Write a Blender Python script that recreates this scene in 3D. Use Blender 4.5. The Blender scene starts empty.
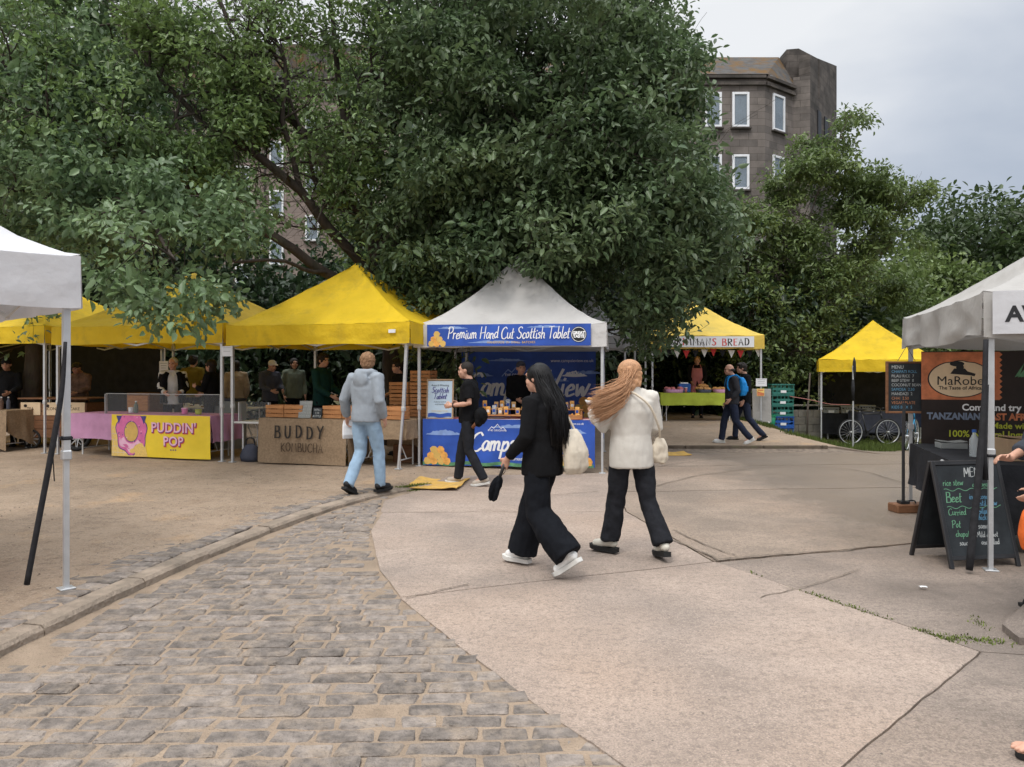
import bpy, bmesh, math, random
import numpy as np
from mathutils import Vector, Matrix, noise as mnoise
random.seed(7); RNG = np.random.default_rng(11)
R = math.radians
scene = bpy.context.scene
COL = scene.collection
# ------------------------------------------------------------------ camera, world, sun, exposure
F_PX, HOR, CAMZ = 765.0, 372.0, 1.6
cd = bpy.data.cameras.new('camera'); cam = bpy.data.objects.new('camera', cd); COL.objects.link(cam)
cd.sensor_width = 36.0; cd.lens = F_PX / 1024 * 36.0; cd.clip_start = 0.05; cd.clip_end = 900
cd.shift_y = -11.5 / 1024
cam.location = (0, 0, CAMZ); cam.rotation_euler = (R(90), 0, 0)
scene.camera = cam
scene.view_settings.view_transform = 'Standard'; scene.view_settings.look = 'None'
scene.view_settings.gamma = 1; scene.view_settings.use_curve_mapping = False
scene.view_settings.exposure = 0.02
scene.render.engine = 'CYCLES'
scene.cycles.max_bounces = 6; scene.cycles.transparent_max_bounces = 8
SUN_EL, SUN_AZ = 58, 205
w = bpy.data.worlds.new('World'); scene.world = w; w.use_nodes = True
nt = w.node_tree; nt.nodes.clear()
def wn(t, **k):
    n = nt.nodes.new(t)
    for a, b in k.items(): setattr(n, a, b)
    return n
out = wn('ShaderNodeOutputWorld'); bg = wn('ShaderNodeBackground'); bg.inputs['Strength'].default_value = 0.1
sky = wn('ShaderNodeTexSky', sky_type='NISHITA'); sky.sun_disc = False
sky.sun_elevation = R(SUN_EL); sky.sun_rotation = R(SUN_AZ); sky.air_density = 1.0; sky.dust_density = 2.0
tc = wn('ShaderNodeTexCoord'); sep = wn('ShaderNodeSeparateXYZ'); nt.links.new(tc.outputs['Generated'], sep.inputs[0])
mp = wn('ShaderNodeMapping'); mp.inputs['Scale'].default_value = (1.0, 1.0, 2.2); nt.links.new(tc.outputs['Generated'], mp.inputs[0])
nz = wn('ShaderNodeTexNoise'); nz.inputs['Scale'].default_value = 2.6; nz.inputs['Detail'].default_value = 5; nz.inputs['Roughness'].default_value = 0.5
nz.inputs['Distortion'].default_value = 0.3
nt.links.new(mp.outputs[0], nz.inputs['Vector'])
# cloud thins towards the right-hand horizon
def wm(op, a, b=None, clamp=False):
    n = wn('ShaderNodeMath', operation=op, use_clamp=clamp)
    for i, v in enumerate((a, b)):
        if v is None: continue
        if isinstance(v, (int, float)): n.inputs[i].default_value = v
        else: nt.links.new(v, n.inputs[i])
    return n.outputs[0]
t = wm('ADD', wm('MULTIPLY', nz.outputs['Fac'], 0.95), wm('MULTIPLY', sep.outputs['X'], -0.95))
t = wm('ADD', t, wm('MULTIPLY', sep.outputs['Z'], 0.85))
cr = wn('ShaderNodeValToRGB'); nt.links.new(t, cr.inputs[0])
e = cr.color_ramp.elements
e[0].position = 0.02; e[0].color = (4.7, 5.3, 6.3, 1)
e[1].position = 0.52; e[1].color = (8.9, 9.1, 9.35, 1)
m_ = cr.color_ramp.elements.new(0.25); m_.color = (6.5, 6.95, 7.7, 1)
zf = wn('ShaderNodeMapRange'); nt.links.new(sep.outputs['Z'], zf.inputs['Value'])
zf.inputs['From Min'].default_value = 0.42; zf.inputs['From Max'].default_value = 0.85
zf.inputs['To Min'].default_value = 1.0; zf.inputs['To Max'].default_value = 3.1
vs = wn('ShaderNodeVectorMath', operation='SCALE'); nt.links.new(cr.outputs[0], vs.inputs[0]); nt.links.new(zf.outputs[0], vs.inputs['Scale'])
mx = wn('ShaderNodeMix', data_type='RGBA'); mx.inputs['Factor'].default_value = 0.93
nt.links.new(sky.outputs[0], mx.inputs['A']); nt.links.new(vs.outputs[0], mx.inputs['B'])
nt.links.new(mx.outputs['Result'], bg.inputs['Color']); nt.links.new(bg.outputs[0], out.inputs[0])
sl = bpy.data.lights.new('sun', 'SUN'); sun = bpy.data.objects.new('sun', sl); COL.objects.link(sun)
sl.energy = 1.5; sl.angle = R(14); sl.color = (1.0, 0.95, 0.88)
el, az = R(SUN_EL), R(SUN_AZ)
sdir = Vector((math.sin(az) * math.cos(el), math.cos(az) * math.cos(el), math.sin(el)))
sun.rotation_euler = sdir.to_track_quat('Z', 'Y').to_euler()

# ------------------------------------------------------------------ helpers
def px(x, y, d): return Vector(((x - 512) / F_PX * d, d, CAMZ - (y - HOR) / F_PX * d))
def pxx(x, d): return (x - 512) / F_PX * d
def ss(a, b, x):
    t = min(1, max(0, (x - a) / (b - a))); return t * t * (3 - 2 * t)
def ip(tab, q): return float(np.interp(q, [a for a, _ in tab], [b for _, b in tab]))
def fbm(x, y, z=0.0): return mnoise.noise(Vector((x, y, z)))
def frame_of(d):
    d = d.normalized(); a = Vector((0, 0, 1)) if abs(d.z) < 0.9 else Vector((1, 0, 0))
    s = d.cross(a).normalized(); return s, d.cross(s)

class MB:
    def __init__(s): s.v = []; s.f = []; s.m = []
    def add(s, vs, fs, m=0):
        o = len(s.v); s.v.extend(tuple(p) for p in vs)
        for f in fs: s.f.append(tuple(i + o for i in f)); s.m.append(m)
        return s
    def box(s, c, size, m=0, rot=None, b=0.0):
        hx, hy, hz = (q / 2 for q in size); c = Vector(c)
        if b > 0:
            b = min(b, hx * .9, hy * .9, hz * .9); vs = []; idx = {}
            for sx in (-1, 1):
                for sy in (-1, 1):
                    for sz in (-1, 1):
                        for k, p in enumerate(((sx * hx, sy * (hy - b), sz * (hz - b)), (sx * (hx - b), sy * hy, sz * (hz - b)), (sx * (hx - b), sy * (hy - b), sz * hz))):
                            idx[(sx, sy, sz, k)] = len(vs); vs.append(Vector(p))
            fs = []
            I = idx
            for q in (-1, 1):
                fs.append([I[(q, -1, -1, 0)], I[(q, 1, -1, 0)], I[(q, 1, 1, 0)], I[(q, -1, 1, 0)]][::q])
                fs.append([I[(-1, q, -1, 1)], I[(-1, q, 1, 1)], I[(1, q, 1, 1)], I[(1, q, -1, 1)]][::q])
                fs.append([I[(-1, -1, q, 2)], I[(1, -1, q, 2)], I[(1, 1, q, 2)], I[(-1, 1, q, 2)]][::q])
            for a in (-1, 1):
                for c2 in (-1, 1):
                    fs.append([I[(a, c2, -1, 0)], I[(a, c2, 1, 0)], I[(a, c2, 1, 1)], I[(a, c2, -1, 1)]])
                    fs.append([I[(a, -1, c2, 0)], I[(a, 1, c2, 0)], I[(a, 1, c2, 2)], I[(a, -1, c2, 2)]])
                    fs.append([I[(-1, a, c2, 1)], I[(1, a, c2, 1)], I[(1, a, c2, 2)], I[(-1, a, c2, 2)]])
                    for d in (-1, 1): fs.append([I[(a, c2, d, k)] for k in range(3)])
        else:
            vs = [Vector((sx * hx, sy * hy, sz * hz)) for sx in (-1, 1) for sy in (-1, 1) for sz in (-1, 1)]
            fs = [(0, 1, 3, 2), (4, 6, 7, 5), (0, 4, 5, 1), (2, 3, 7, 6), (0, 2, 6, 4), (1, 5, 7, 3)]
        if rot is not None: vs = [rot @ p for p in vs]
        return s.add([c + p for p in vs], fs, m)
    def bar(s, a, b, t, m=0):
        a = Vector(a); b = Vector(b); d = b - a; L = d.length
        x, y = frame_of(d); z = d.normalized(); M = Matrix((x, y, z)).transposed()
        tx, ty = t if isinstance(t, tuple) else (t, t)
        return s.box((a + b) / 2, (tx, ty, L), m, M)
    def tube(s, pts, rad, n=8, m=0, cap=True, sq=None, round_=False):
        pts = [Vector(p) for p in pts]; k = len(pts)
        if not hasattr(rad, '__len__'): rad = [rad] * k
        rad = list(rad)
        if round_:
            d0 = (pts[0] - pts[1]).normalized(); d1 = (pts[-1] - pts[-2]).normalized()
            P = []; Q = []
            for a in (0.15, 0.6, 0.9): P.append(pts[0] + d0 * rad[0] * (1 - a)); Q.append(rad[0] * math.sin(a * math.pi / 2))
            P2 = []; Q2 = []
            for a in (0.9, 0.6, 0.15): P2.append(pts[-1] + d1 * rad[-1] * (1 - a)); Q2.append(rad[-1] * math.sin(a * math.pi / 2))
            pts = P + pts + P2; rad = Q + rad + Q2; k = len(pts)
        vs = []; fs = []; x = None
        for i in range(k):
            d = (pts[min(i + 1, k - 1)] - pts[max(i - 1, 0)])
            d = d.normalized() if d.length > 1e-9 else Vector((0, 0, 1))
            if x is None: x, y = frame_of(d)
            else:
                x = (x - d * x.dot(d)); x = x.normalized() if x.length > 1e-6 else frame_of(d)[0]
                y = d.cross(x)
            for j in range(n):
                a = 2 * math.pi * j / n; o = (x * math.cos(a) + y * math.sin(a)) * rad[i]
                if sq: o = Vector((o.x * sq[0], o.y * sq[1], o.z * sq[2]))
                vs.append(pts[i] + o)
        for i in range(k - 1):
            for j in range(n):
                q = (j + 1) % n; fs.append((i * n + j, i * n + q, (i + 1) * n + q, (i + 1) * n + j))
        if cap: fs.append(tuple(range(n - 1, -1, -1))); fs.append(tuple((k - 1) * n + j for j in range(n)))
        return s.add(vs, fs, m)
    def rings(s, rs, n=20, m=0, cap=True, p=2.0):
        """rs: list of (centre, rx, ry, yaw): horizontal superellipse rings"""
        vs = []; fs = []; k = len(rs)
        for r in rs:
            c, rx, ry = Vector(r[0]), r[1], r[2]; yw = r[3] if len(r) > 3 else 0
            for j in range(n):
                a = 2 * math.pi * j / n; ca, sa = math.cos(a), math.sin(a)
                X = rx * math.copysign(abs(ca) ** (2 / p), ca); Y = ry * math.copysign(abs(sa) ** (2 / p), sa)
                vs.append((c.x + X * math.cos(yw) - Y * math.sin(yw), c.y + X * math.sin(yw) + Y * math.cos(yw), c.z))
        for i in range(k - 1):
            for j in range(n):
                q = (j + 1) % n; fs.append((i * n + j, i * n + q, (i + 1) * n + q, (i + 1) * n + j))
        if cap: fs.append(tuple(range(n - 1, -1, -1))); fs.append(tuple((k - 1) * n + j for j in range(n)))
        if cap and rs[-1][0][2] < rs[0][0][2]: fs = [f[::-1] for f in fs]
        return s.add(vs, fs, m)
    def ell(s, c, r, n=14, m=0, rot=None):
        c = Vector(c); r = r if hasattr(r, '__len__') else (r, r, r); h = max(6, n // 2 + 1); vs = []; fs = []
        for i in range(1, h):
            t = math.pi * i / h
            for j in range(n):
                a = 2 * math.pi * j / n; p = Vector((r[0] * math.sin(t) * math.cos(a), r[1] * math.sin(t) * math.sin(a), r[2] * math.cos(t)))
                vs.append(c + (rot @ p if rot is not None else p))
        tp = Vector((0, 0, r[2])); o = len(vs)
        vs += [c + (rot @ tp if rot is not None else tp), c - (rot @ tp if rot is not None else tp)]
        for i in range(h - 2):
            for j in range(n): q = (j + 1) % n; fs.append((i * n + j, (i + 1) * n + j, (i + 1) * n + q, i * n + q))
        for j in range(n):
            q = (j + 1) % n; fs.append((o, j, q)); fs.append((o + 1, (h - 2) * n + q, (h - 2) * n + j))
        return s.add(vs, fs, m)
    def lathe(s, c, prof, n=14, m=0):
        return s.rings([((c[0], c[1], c[2] + z), r, r) for r, z in prof], n, m)
    def grid(s, fn, nu, nv, m=0):
        vs = [fn(i / nu, j / nv) for j in range(nv + 1) for i in range(nu + 1)]
        fs = [(j * (nu + 1) + i, j * (nu + 1) + i + 1, (j + 1) * (nu + 1) + i + 1, (j + 1) * (nu + 1) + i) for j in range(nv) for i in range(nu)]
        return s.add(vs, fs, m)
    def poly(s, pts, m=0): return s.add(pts, [tuple(range(len(pts)))], m)
    def text(s, body, M, size, m=0, align='CENTER', shear=0.0, offset=0.0, wide=1.0, space=1.0):
        cu = bpy.data.curves.new('t', 'FONT'); cu.body = body; cu.size = size; cu.align_x = align; cu.align_y = 'CENTER'
        cu.shear = shear; cu.offset = offset; cu.space_character = space; cu.resolution_u = 3
        ob = bpy.data.objects.new('t', cu); COL.objects.link(ob)
        dg = bpy.context.evaluated_depsgraph_get(); me = ob.evaluated_get(dg).to_mesh()
        vs = [M @ Vector((v.co.x * wide, v.co.y, 0)) for v in me.vertices]; fs = [tuple(p.vertices) for p in me.polygons]
        ob.evaluated_get(dg).to_mesh_clear(); bpy.data.objects.remove(ob); bpy.data.curves.remove(cu)
        return s.add(vs, fs, m)
    def build(s, name, mats, parent=None, smooth=False):
        me = bpy.data.meshes.new(name); me.from_pydata(s.v, [], s.f)
        for mt in (mats if isinstance(mats, (list, tuple)) else [mats]): me.materials.append(mt)
        if len(me.polygons) == len(s.m): me.polygons.foreach_set('material_index', s.m)
        if smooth: me.polygons.foreach_set('use_smooth', [True] * len(me.polygons))
        me.update()
        return link(name, me, parent)
def link(name, me, parent=None):
    o = bpy.data.objects.new(name, me); COL.objects.link(o)
    if parent is not None: o.parent = parent
    return o
def tag(o, label=None, cat=None, group=None, kind=None):
    if label: o['label'] = label
    if cat: o['category'] = cat
    if group: o['group'] = group
    if kind: o['kind'] = kind
    return o
def thing(name, label, cat, loc=(0, 0, 0), rz=0.0, group=None):
    o = bpy.data.objects.new(name, None); COL.objects.link(o); o.empty_display_size = 0.2
    o.location = loc; o.rotation_euler = (0, 0, rz); return tag(o, label, cat, group)
def kids(o): return [c for c in COL.objects if c.parent == o]
def copy_tree(o, loc, rz, label, group=None):
    def cp(q, par):
        c = q.copy(); COL.objects.link(c)
        if par is not None: c.parent = par
        for ch in [x for x in list(q.children)]: cp(ch, c)
        return c
    c = cp(o, None); c.location = loc; c.rotation_euler = (0, 0, rz); c['label'] = label
    if group: c['group'] = group
    return c
def smooth_path(pts, n=5):
    pts = [Vector(p) for p in pts]; P = [pts[0] * 2 - pts[1]] + pts + [pts[-1] * 2 - pts[-2]]; o = []
    for i in range(1, len(P) - 2):
        for k in range(n):
            t = k / n; a, b, c, d = P[i - 1:i + 3]
            o.append(.5 * ((2 * b) + (c - a) * t + (2 * a - 5 * b + 4 * c - d) * t * t + (3 * b - a - 3 * c + d) * t ** 3))
    o.append(pts[-1]); return o
ORD = ['first', 'second', 'third', 'fourth', 'fifth', 'sixth', 'seventh', 'eighth', 'ninth', 'tenth', 'eleventh', 'twelfth']

# ------------------------------------------------------------------ materials
def mat(name, col, rough=0.8, var=0.15, scale=6.0, bump=0.0, bscale=60.0, spec=0.3, trans=0.0, metal=0.0, col2=None, stretch=None, alpha=None, island=0.0, dirt=None, sheen=0.0, detail=6, bdist=0.02):
    m = bpy.data.materials.new(name); m.use_nodes = True; t = m.node_tree; t.nodes.clear(); N = t.nodes.new; L = t.links.new
    o = N('ShaderNodeOutputMaterial'); b = N('ShaderNodeBsdfPrincipled')
    b.inputs['Roughness'].default_value = rough; b.inputs['Metallic'].default_value = metal; b.inputs['Specular IOR Level'].default_value = spec
    if sheen: b.inputs['Sheen Weight'].default_value = sheen
    tc = N('ShaderNodeTexCoord'); vec = tc.outputs['Object']
    if stretch:
        mp = N('ShaderNodeMapping'); mp.inputs['Scale'].default_value = stretch; L(vec, mp.inputs[0]); vec = mp.outputs[0]
    nz = N('ShaderNodeTexNoise'); nz.inputs['Scale'].default_value = scale; nz.inputs['Detail'].default_value = detail; nz.inputs['Roughness'].default_value = 0.6; L(vec, nz.inputs['Vector'])
    rp = N('ShaderNodeMapRange'); L(nz.outputs['Fac'], rp.inputs['Value']); rp.inputs['From Min'].default_value = 0.3; rp.inputs['From Max'].default_value = 0.7
    mx = N('ShaderNodeMix'); mx.data_type = 'RGBA'; L(rp.outputs[0], mx.inputs['Factor'])
    c = col[:3]
    if col2 is None: a_, b_ = [q * (1 - var) for q in c], [min(1, q * (1 + var)) for q in c]
    else: a_, b_ = c, col2[:3]
    mx.inputs['A'].default_value = (*a_, 1); mx.inputs['B'].default_value = (*b_, 1); cout = mx.outputs['Result']
    if island:
        g = N('ShaderNodeNewGeometry'); r2 = N('ShaderNodeMapRange'); L(g.outputs['Random Per Island'], r2.inputs['Value'])
        r2.inputs['To Min'].default_value = 1 - island; r2.inputs['To Max'].default_value = 1 + island
        h = N('ShaderNodeVectorMath'); h.operation = 'SCALE'; L(cout, h.inputs[0]); L(r2.outputs[0], h.inputs['Scale']); cout = h.outputs[0]
    if dirt:
        n2 = N('ShaderNodeTexNoise'); n2.inputs['Scale'].default_value = dirt[1]; n2.inputs['Detail'].default_value = 7; n2.inputs['Roughness'].default_value = .65; L(tc.outputs['Object'], n2.inputs['Vector'])
        r3 = N('ShaderNodeMapRange'); L(n2.outputs['Fac'], r3.inputs['Value']); r3.inputs['From Min'].default_value = dirt[2]; r3.inputs['From Max'].default_value = dirt[2] + .2; r3.inputs['To Max'].default_value = dirt[3]
        m2 = N('ShaderNodeMix'); m2.data_type = 'RGBA'; L(r3.outputs[0], m2.inputs['Factor']); L(cout, m2.inputs['A']); m2.inputs['B'].default_value = (*dirt[0], 1); cout = m2.outputs['Result']
    L(cout, b.inputs['Base Color'])
    if bump:
        n3 = N('ShaderNodeTexNoise'); n3.inputs['Scale'].default_value = bscale; n3.inputs['Detail'].default_value = 4; L(vec, n3.inputs['Vector'])
        bp = N('ShaderNodeBump'); bp.inputs['Strength'].default_value = bump; bp.inputs['Distance'].default_value = bdist; L(n3.outputs['Fac'], bp.inputs['Height']); L(bp.outputs[0], b.inputs['Normal'])
    sh = b.outputs[0]
    if trans:
        tr = N('ShaderNodeBsdfTranslucent'); L(cout, tr.inputs['Color']); ms = N('ShaderNodeMixShader'); ms.inputs[0].default_value = trans; L(sh, ms.inputs[1]); L(tr.outputs[0], ms.inputs[2]); sh = ms.outputs[0]
    if alpha is not None:
        tp = N('ShaderNodeBsdfTransparent'); ms = N('ShaderNodeMixShader'); ms.inputs[0].default_value = alpha; L(tp.outputs[0], ms.inputs[1]); L(sh, ms.inputs[2]); sh = ms.outputs[0]
    L(sh, o.inputs[0]); return m
M = {}
M['yellow'] = mat('yellow_canvas', (0.78, 0.54, 0.025), .65, .12, 1.2, .55, 5, .25, trans=.3, dirt=((.42, .29, .04), 2.6, .53, .5), bdist=.06)
M['yellow_pale'] = mat('pale_yellow_canvas', (0.80, 0.58, 0.12), .7, .10, 1.5, .25, 7, .25, trans=.3, dirt=((.5, .42, .16), 2.0, .5, .5), bdist=.05)
M['white_canvas'] = mat('white_canvas', (0.42, 0.405, 0.385), .7, .10, 1.6, .4, 5, .25, trans=.2, dirt=((.38, .36, .34), 2.6, .52, .6), bdist=.05)
M['white_stall'] = mat('weathered_white_canvas', (0.66, 0.645, 0.63), .7, .08, 1.6, .5, 5, .25, trans=.25, dirt=((.45, .43, .41), 2.2, .55, .45), bdist=.05)
M['white_clean'] = mat('clean_white_canvas', (0.60, 0.60, 0.62), .6, .06, 2, .3, 5, .3, trans=.2, dirt=((.5, .49, .47), 3, .58, .4), bdist=.05)
M['grey_canvas'] = mat('grey_canvas', (0.30, 0.31, 0.30), .7, .12, 2, .2, 6, .25, trans=.15)
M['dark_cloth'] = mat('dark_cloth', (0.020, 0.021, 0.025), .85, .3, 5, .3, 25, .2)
M['alu'] = mat('pale_aluminium', (0.52, 0.53, 0.54), .4, .08, 9, .05, 40, .5, metal=.55)
M['white_metal'] = mat('white_painted_steel', (0.66, 0.66, 0.65), .45, .08, 9, 0, 40, .5, dirt=((.35, .32, .3), 6, .55, .5))
M['black_metal'] = mat('black_steel', (0.02, 0.02, 0.022), .4, .2, 9, 0, 40, .5)
M['black_strap'] = mat('black_webbing', (0.022, 0.022, 0.025), .75, .3, 20, .3, 120, .25)
M['wood'] = mat('pine_boards', (0.40, 0.185, 0.075), .75, .22, 5, .2, 50, .25, stretch=(1, 6, 6), island=.22)
M['wood_dark'] = mat('stained_boards', (0.17, 0.08, 0.04), .7, .25, 5, .2, 50, .3, stretch=(1, 6, 6), island=.2)
M['burlap'] = mat('burlap', (0.30, 0.215, 0.14), .95, .2, 30, .5, 220, .1, dirt=((.2, .14, .09), 3, .5, .5))
M['black_paint'] = mat('black_brush_paint', (0.03, 0.025, 0.022), .8, .2, 20)
M['brown_paint'] = mat('brown_brush_paint', (0.085, 0.055, 0.035), .85, .3, 20)
M['blue'] = mat('printed_blue_vinyl', (0.03, 0.085, 0.38), .5, .35, 1.6, .1, 5, .3, bdist=.04)
M['blue_light'] = mat('printed_pale_blue', (0.22, 0.33, 0.62), .5, .2, 6, spec=.3)
M['white_print'] = mat('white_print', (0.82, 0.82, 0.83), .55, .03, 8, spec=.3)
M['tan_print'] = mat('printed_tablet_tan', (0.72, 0.36, 0.09), .55, .28, 14, spec=.3)
M['green_print'] = mat('printed_green', (0.10, 0.25, 0.13), .6, .4, 9, spec=.3)
M['black_print'] = mat('black_print', (0.018, 0.018, 0.02), .5, .1, 8, spec=.3)
M['gold_print'] = mat('gold_print', (0.65, 0.42, 0.12), .5, .1, 8)
M['pink_cloth'] = mat('pink_cloth', (0.52, 0.27, 0.42), .9, .10, 6, .3, 30, .15)
M['ban_yellow'] = mat('printed_yellow_vinyl', (0.82, 0.60, 0.04), .5, .06, 4, spec=.3)
M['ban_cream'] = mat('printed_waffle', (0.80, 0.55, 0.16), .55, .15, 40, spec=.3)
M['pink_print'] = mat('printed_pink', (0.68, 0.16, 0.36), .55, .15, 8)
M['pink_pale'] = mat('printed_pale_pink', (0.85, 0.5, 0.65), .55, .1, 8)
M['purple_print'] = mat('printed_indigo', (0.06, 0.05, 0.22), .55, .1, 8)
M['red_print'] = mat('printed_red', (0.60, 0.07, 0.06), .6, .15, 8)
M['lime_cloth'] = mat('lime_cloth', (0.40, 0.47, 0.06), .9, .1, 6, .3, 30, .15)
M['white_paper'] = mat('white_paper', (0.72, 0.73, 0.75), .8, .05, 5)
M['slate'] = mat('chalkboard_black', (0.022, 0.026, 0.03), .6, .35, 7, spec=.3)
M['chalk'] = mat('chalk_white', (0.42, 0.44, 0.44), .95, .2, 60)
M['chalk_blue'] = mat('chalk_blue', (0.12, 0.28, 0.42), .95, .2, 60)
M['chalk_green'] = mat('chalk_green', (0.14, 0.32, 0.20), .95, .2, 60)
M['chalk_orange'] = mat('chalk_orange', (0.42, 0.19, 0.10), .95, .2, 60)
M['orange_print'] = mat('printed_terracotta', (0.55, 0.18, 0.08), .55, .3, 9)
M['cream_print'] = mat('printed_cream', (0.72, 0.55, 0.36), .55, .1, 5)
M['brown_print'] = mat('printed_dark_brown', (0.022, 0.014, 0.012), .5, .3, 5)
M['lime_print'] = mat('printed_lime', (0.42, 0.45, 0.04), .5, .1, 5)
M['slateblue_print'] = mat('printed_slate_blue', (0.18, 0.22, 0.30), .5, .1, 5)
M['green_plastic'] = mat('green_plastic', (0.03, 0.17, 0.14), .5, .1, 5, spec=.4, dirt=((.06, .12, .1), 8, .55, .4))
M['blue_plastic'] = mat('blue_plastic', (0.015, 0.09, 0.36), .45, .1, 5, spec=.4)
M['bin_green'] = mat('bright_green_plastic', (0.01, 0.22, 0.10), .4, .1, 5, spec=.4)
M['mat_yellow'] = mat('trodden_yellow_mat', (0.60, 0.37, 0.10), .9, .15, 7, .5, 90, .15, dirt=((.36, .26, .15), 5, .5, .6))
M['cardboard'] = mat('cardboard', (0.34, 0.23, 0.14), .85, .12, 6)
M['glass'] = mat('clear_plastic', (0.75, 0.8, 0.82), .1, .02, 5, spec=.6, alpha=.32)
M['acrylic'] = mat('acrylic_screen', (0.6, 0.62, 0.65), .12, .05, 5, spec=.5, alpha=.05)
M['rubber'] = mat('black_rubber', (0.018, 0.018, 0.018), .8, .2, 12)
M['blueframe'] = mat('blue_bicycle_paint', (0.02, 0.2, 0.36), .35, .1, 8, spec=.5)
M['bread'] = mat('bread_crust', (0.42, 0.22, 0.08), .8, .35, 14, .3, 60)
M['packet'] = mat('kraft_packet', (0.55, 0.33, 0.14), .7, .3, 10)
M['rope'] = mat('faded_pink_rope', (0.45, 0.20, 0.18), .9, .1, 20)
M['concrete_block'] = mat('concrete_blocks', (0.22, 0.21, 0.19), .9, .25, 3, .4, 40, dirt=((.07, .08, .05), 2, .5, .6))
M['red_cloth'] = mat('red_cloth', (0.55, 0.05, 0.05), .9, .1, 8)
M['white_cloth'] = mat('white_cloth', (0.72, 0.71, 0.69), .9, .06, 8)
# people
M['skin'] = mat('skin', (0.52, 0.29, 0.205), .55, .10, 20, .1, 120, .35)
M['skin_dark'] = mat('tanned_skin', (0.30, 0.155, 0.10), .55, .10, 20, .1, 120, .35)
M['lip'] = mat('lips', (0.42, 0.16, 0.14), .45, .1, 20)
M['eye'] = mat('dark_iris', (0.02, 0.015, 0.012), .2, .1, 20, spec=.6)
def cloth(n, c, var=.12, bump=.22, bs=40, rough=.9): M[n] = mat(n, c, rough, var, 9, bump, bs, .12)
cloth('black_knit', (0.008, 0.008, 0.009)); cloth('black_twill', (0.008, 0.009, 0.012)); cloth('charcoal_denim', (0.018, 0.019, 0.023), .3)
cloth('cream_jacket', (0.56, 0.53, 0.48), .05, .1, 60); cloth('cream_canvas', (0.58, 0.51, 0.41), .08); cloth('grey_hoodie', (0.27, 0.30, 0.335), .08, .2, 90)
cloth('light_denim', (0.27, 0.38, 0.50), .12); cloth('navy_denim', (0.022, 0.028, 0.05), .25); cloth('charcoal_jersey', (0.035, 0.036, 0.042))
cloth('blue_nylon', (0.02, 0.24, 0.62), .1, .1, 10, .5); cloth('forest_jumper', (0.012, 0.045, 0.04)); cloth('pink_apron', (0.52, 0.19, 0.20))
cloth('sage_top', (0.16, 0.19, 0.15)); cloth('slate_jumper', (0.07, 0.075, 0.10)); cloth('olive_tee', (0.16, 0.12, 0.02)); cloth('white_tee', (0.6, 0.6, 0.6))
cloth('beige_shirt', (0.36, 0.28, 0.20), .2); cloth('brown_check', (0.13, 0.08, 0.06), .5); cloth('grey_coat', (0.05, 0.055, 0.068)); cloth('orange_bag', (0.62, 0.13, 0.03))
cloth('brown_leather', (0.17, 0.07, 0.035), .2, .1, 20, .5)
M['white_shoe'] = mat('white_leather', (0.74, 0.73, 0.71), .5, .06, 9); M['cream_shoe'] = mat('pale_leather', (0.55, 0.52, 0.45), .5, .08, 9)
M['black_sole'] = mat('black_sole', (0.014, 0.014, 0.014), .7, .2, 12); M['black_shoe'] = mat('black_shoe', (0.013, 0.013, 0.015), .6, .2, 12); M['beige_shoe'] = mat('beige_shoe', (0.42, 0.36, 0.30), .7, .1, 9)
M['white_sole'] = mat('white_sole', (0.62, 0.61, 0.58), .6, .08, 12)
M['hair_black'] = mat('black_hair', (0.005, 0.0045, 0.005), .42, .3, 30, island=.5, spec=.25)
M['hair_blonde'] = mat('copper_blonde_hair', (0.43, 0.235, 0.125), .5, .15, 30, island=.25, spec=.3)
M['hair_ginger'] = mat('sandy_hair', (0.25, 0.14, 0.075), .7, .3, 60, .6, 90, island=.2)
M['hair_dark'] = mat('dark_brown_hair', (0.018, 0.013, 0.010), .6, .3, 60, .6, 90)
M['hair_grey'] = mat('grey_hair', (0.45, 0.44, 0.42), .7, .2, 60, .6, 90)
# ------------------------------------------------------------------ ground heights
KERB = [(1.2, -3.10), (2.5, -3.02), (4.295, -2.874), (5.3, -2.78), (6.44, -2.627), (7.6, -2.40), (8.87, -2.08), (9.6, -1.80), (10.2, -1.47), (10.64, -1.10)]
SLAB = [(1.2, 1.6), (2.2, 1.1), (3.1, .458), (3.5, .219), (4.325, -.237), (5.416, -.793), (6.18, -1.066), (7.0, -1.29), (7.75, -1.418), (8.7, -1.50), (9.5, -1.6), (10.0, -1.52), (10.64, -1.1)]
def xk(y): return ip(KERB, y)
def xs(y): return ip(SLAB, y)
def zg(x, y):
    if y < 10.64 and x < xk(y): return 0.062 - .012 * ss(9.2, 10.64, y)
    lw = 0.07 * (1 - ss(-1.6, 1.6, x)) * ss(10.2, 11.5, y)
    if x < 1.9: bk = .2 * ss(13, 20, y)
    else: bk = (.10 if y > 15.42 else 0) + .17 * ss(15.4, 20.5, y)
    bk *= 1 - ss(6.3, 7.6, x)
    far = 1 - ss(30, 45, y)
    return (lw + bk) - .37 * ss(13, 21, y) * ss(6.2, 8.4, x) * far
def gp(x, y, dz=0): return Vector((x, y, zg(x, y) + dz))
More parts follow.
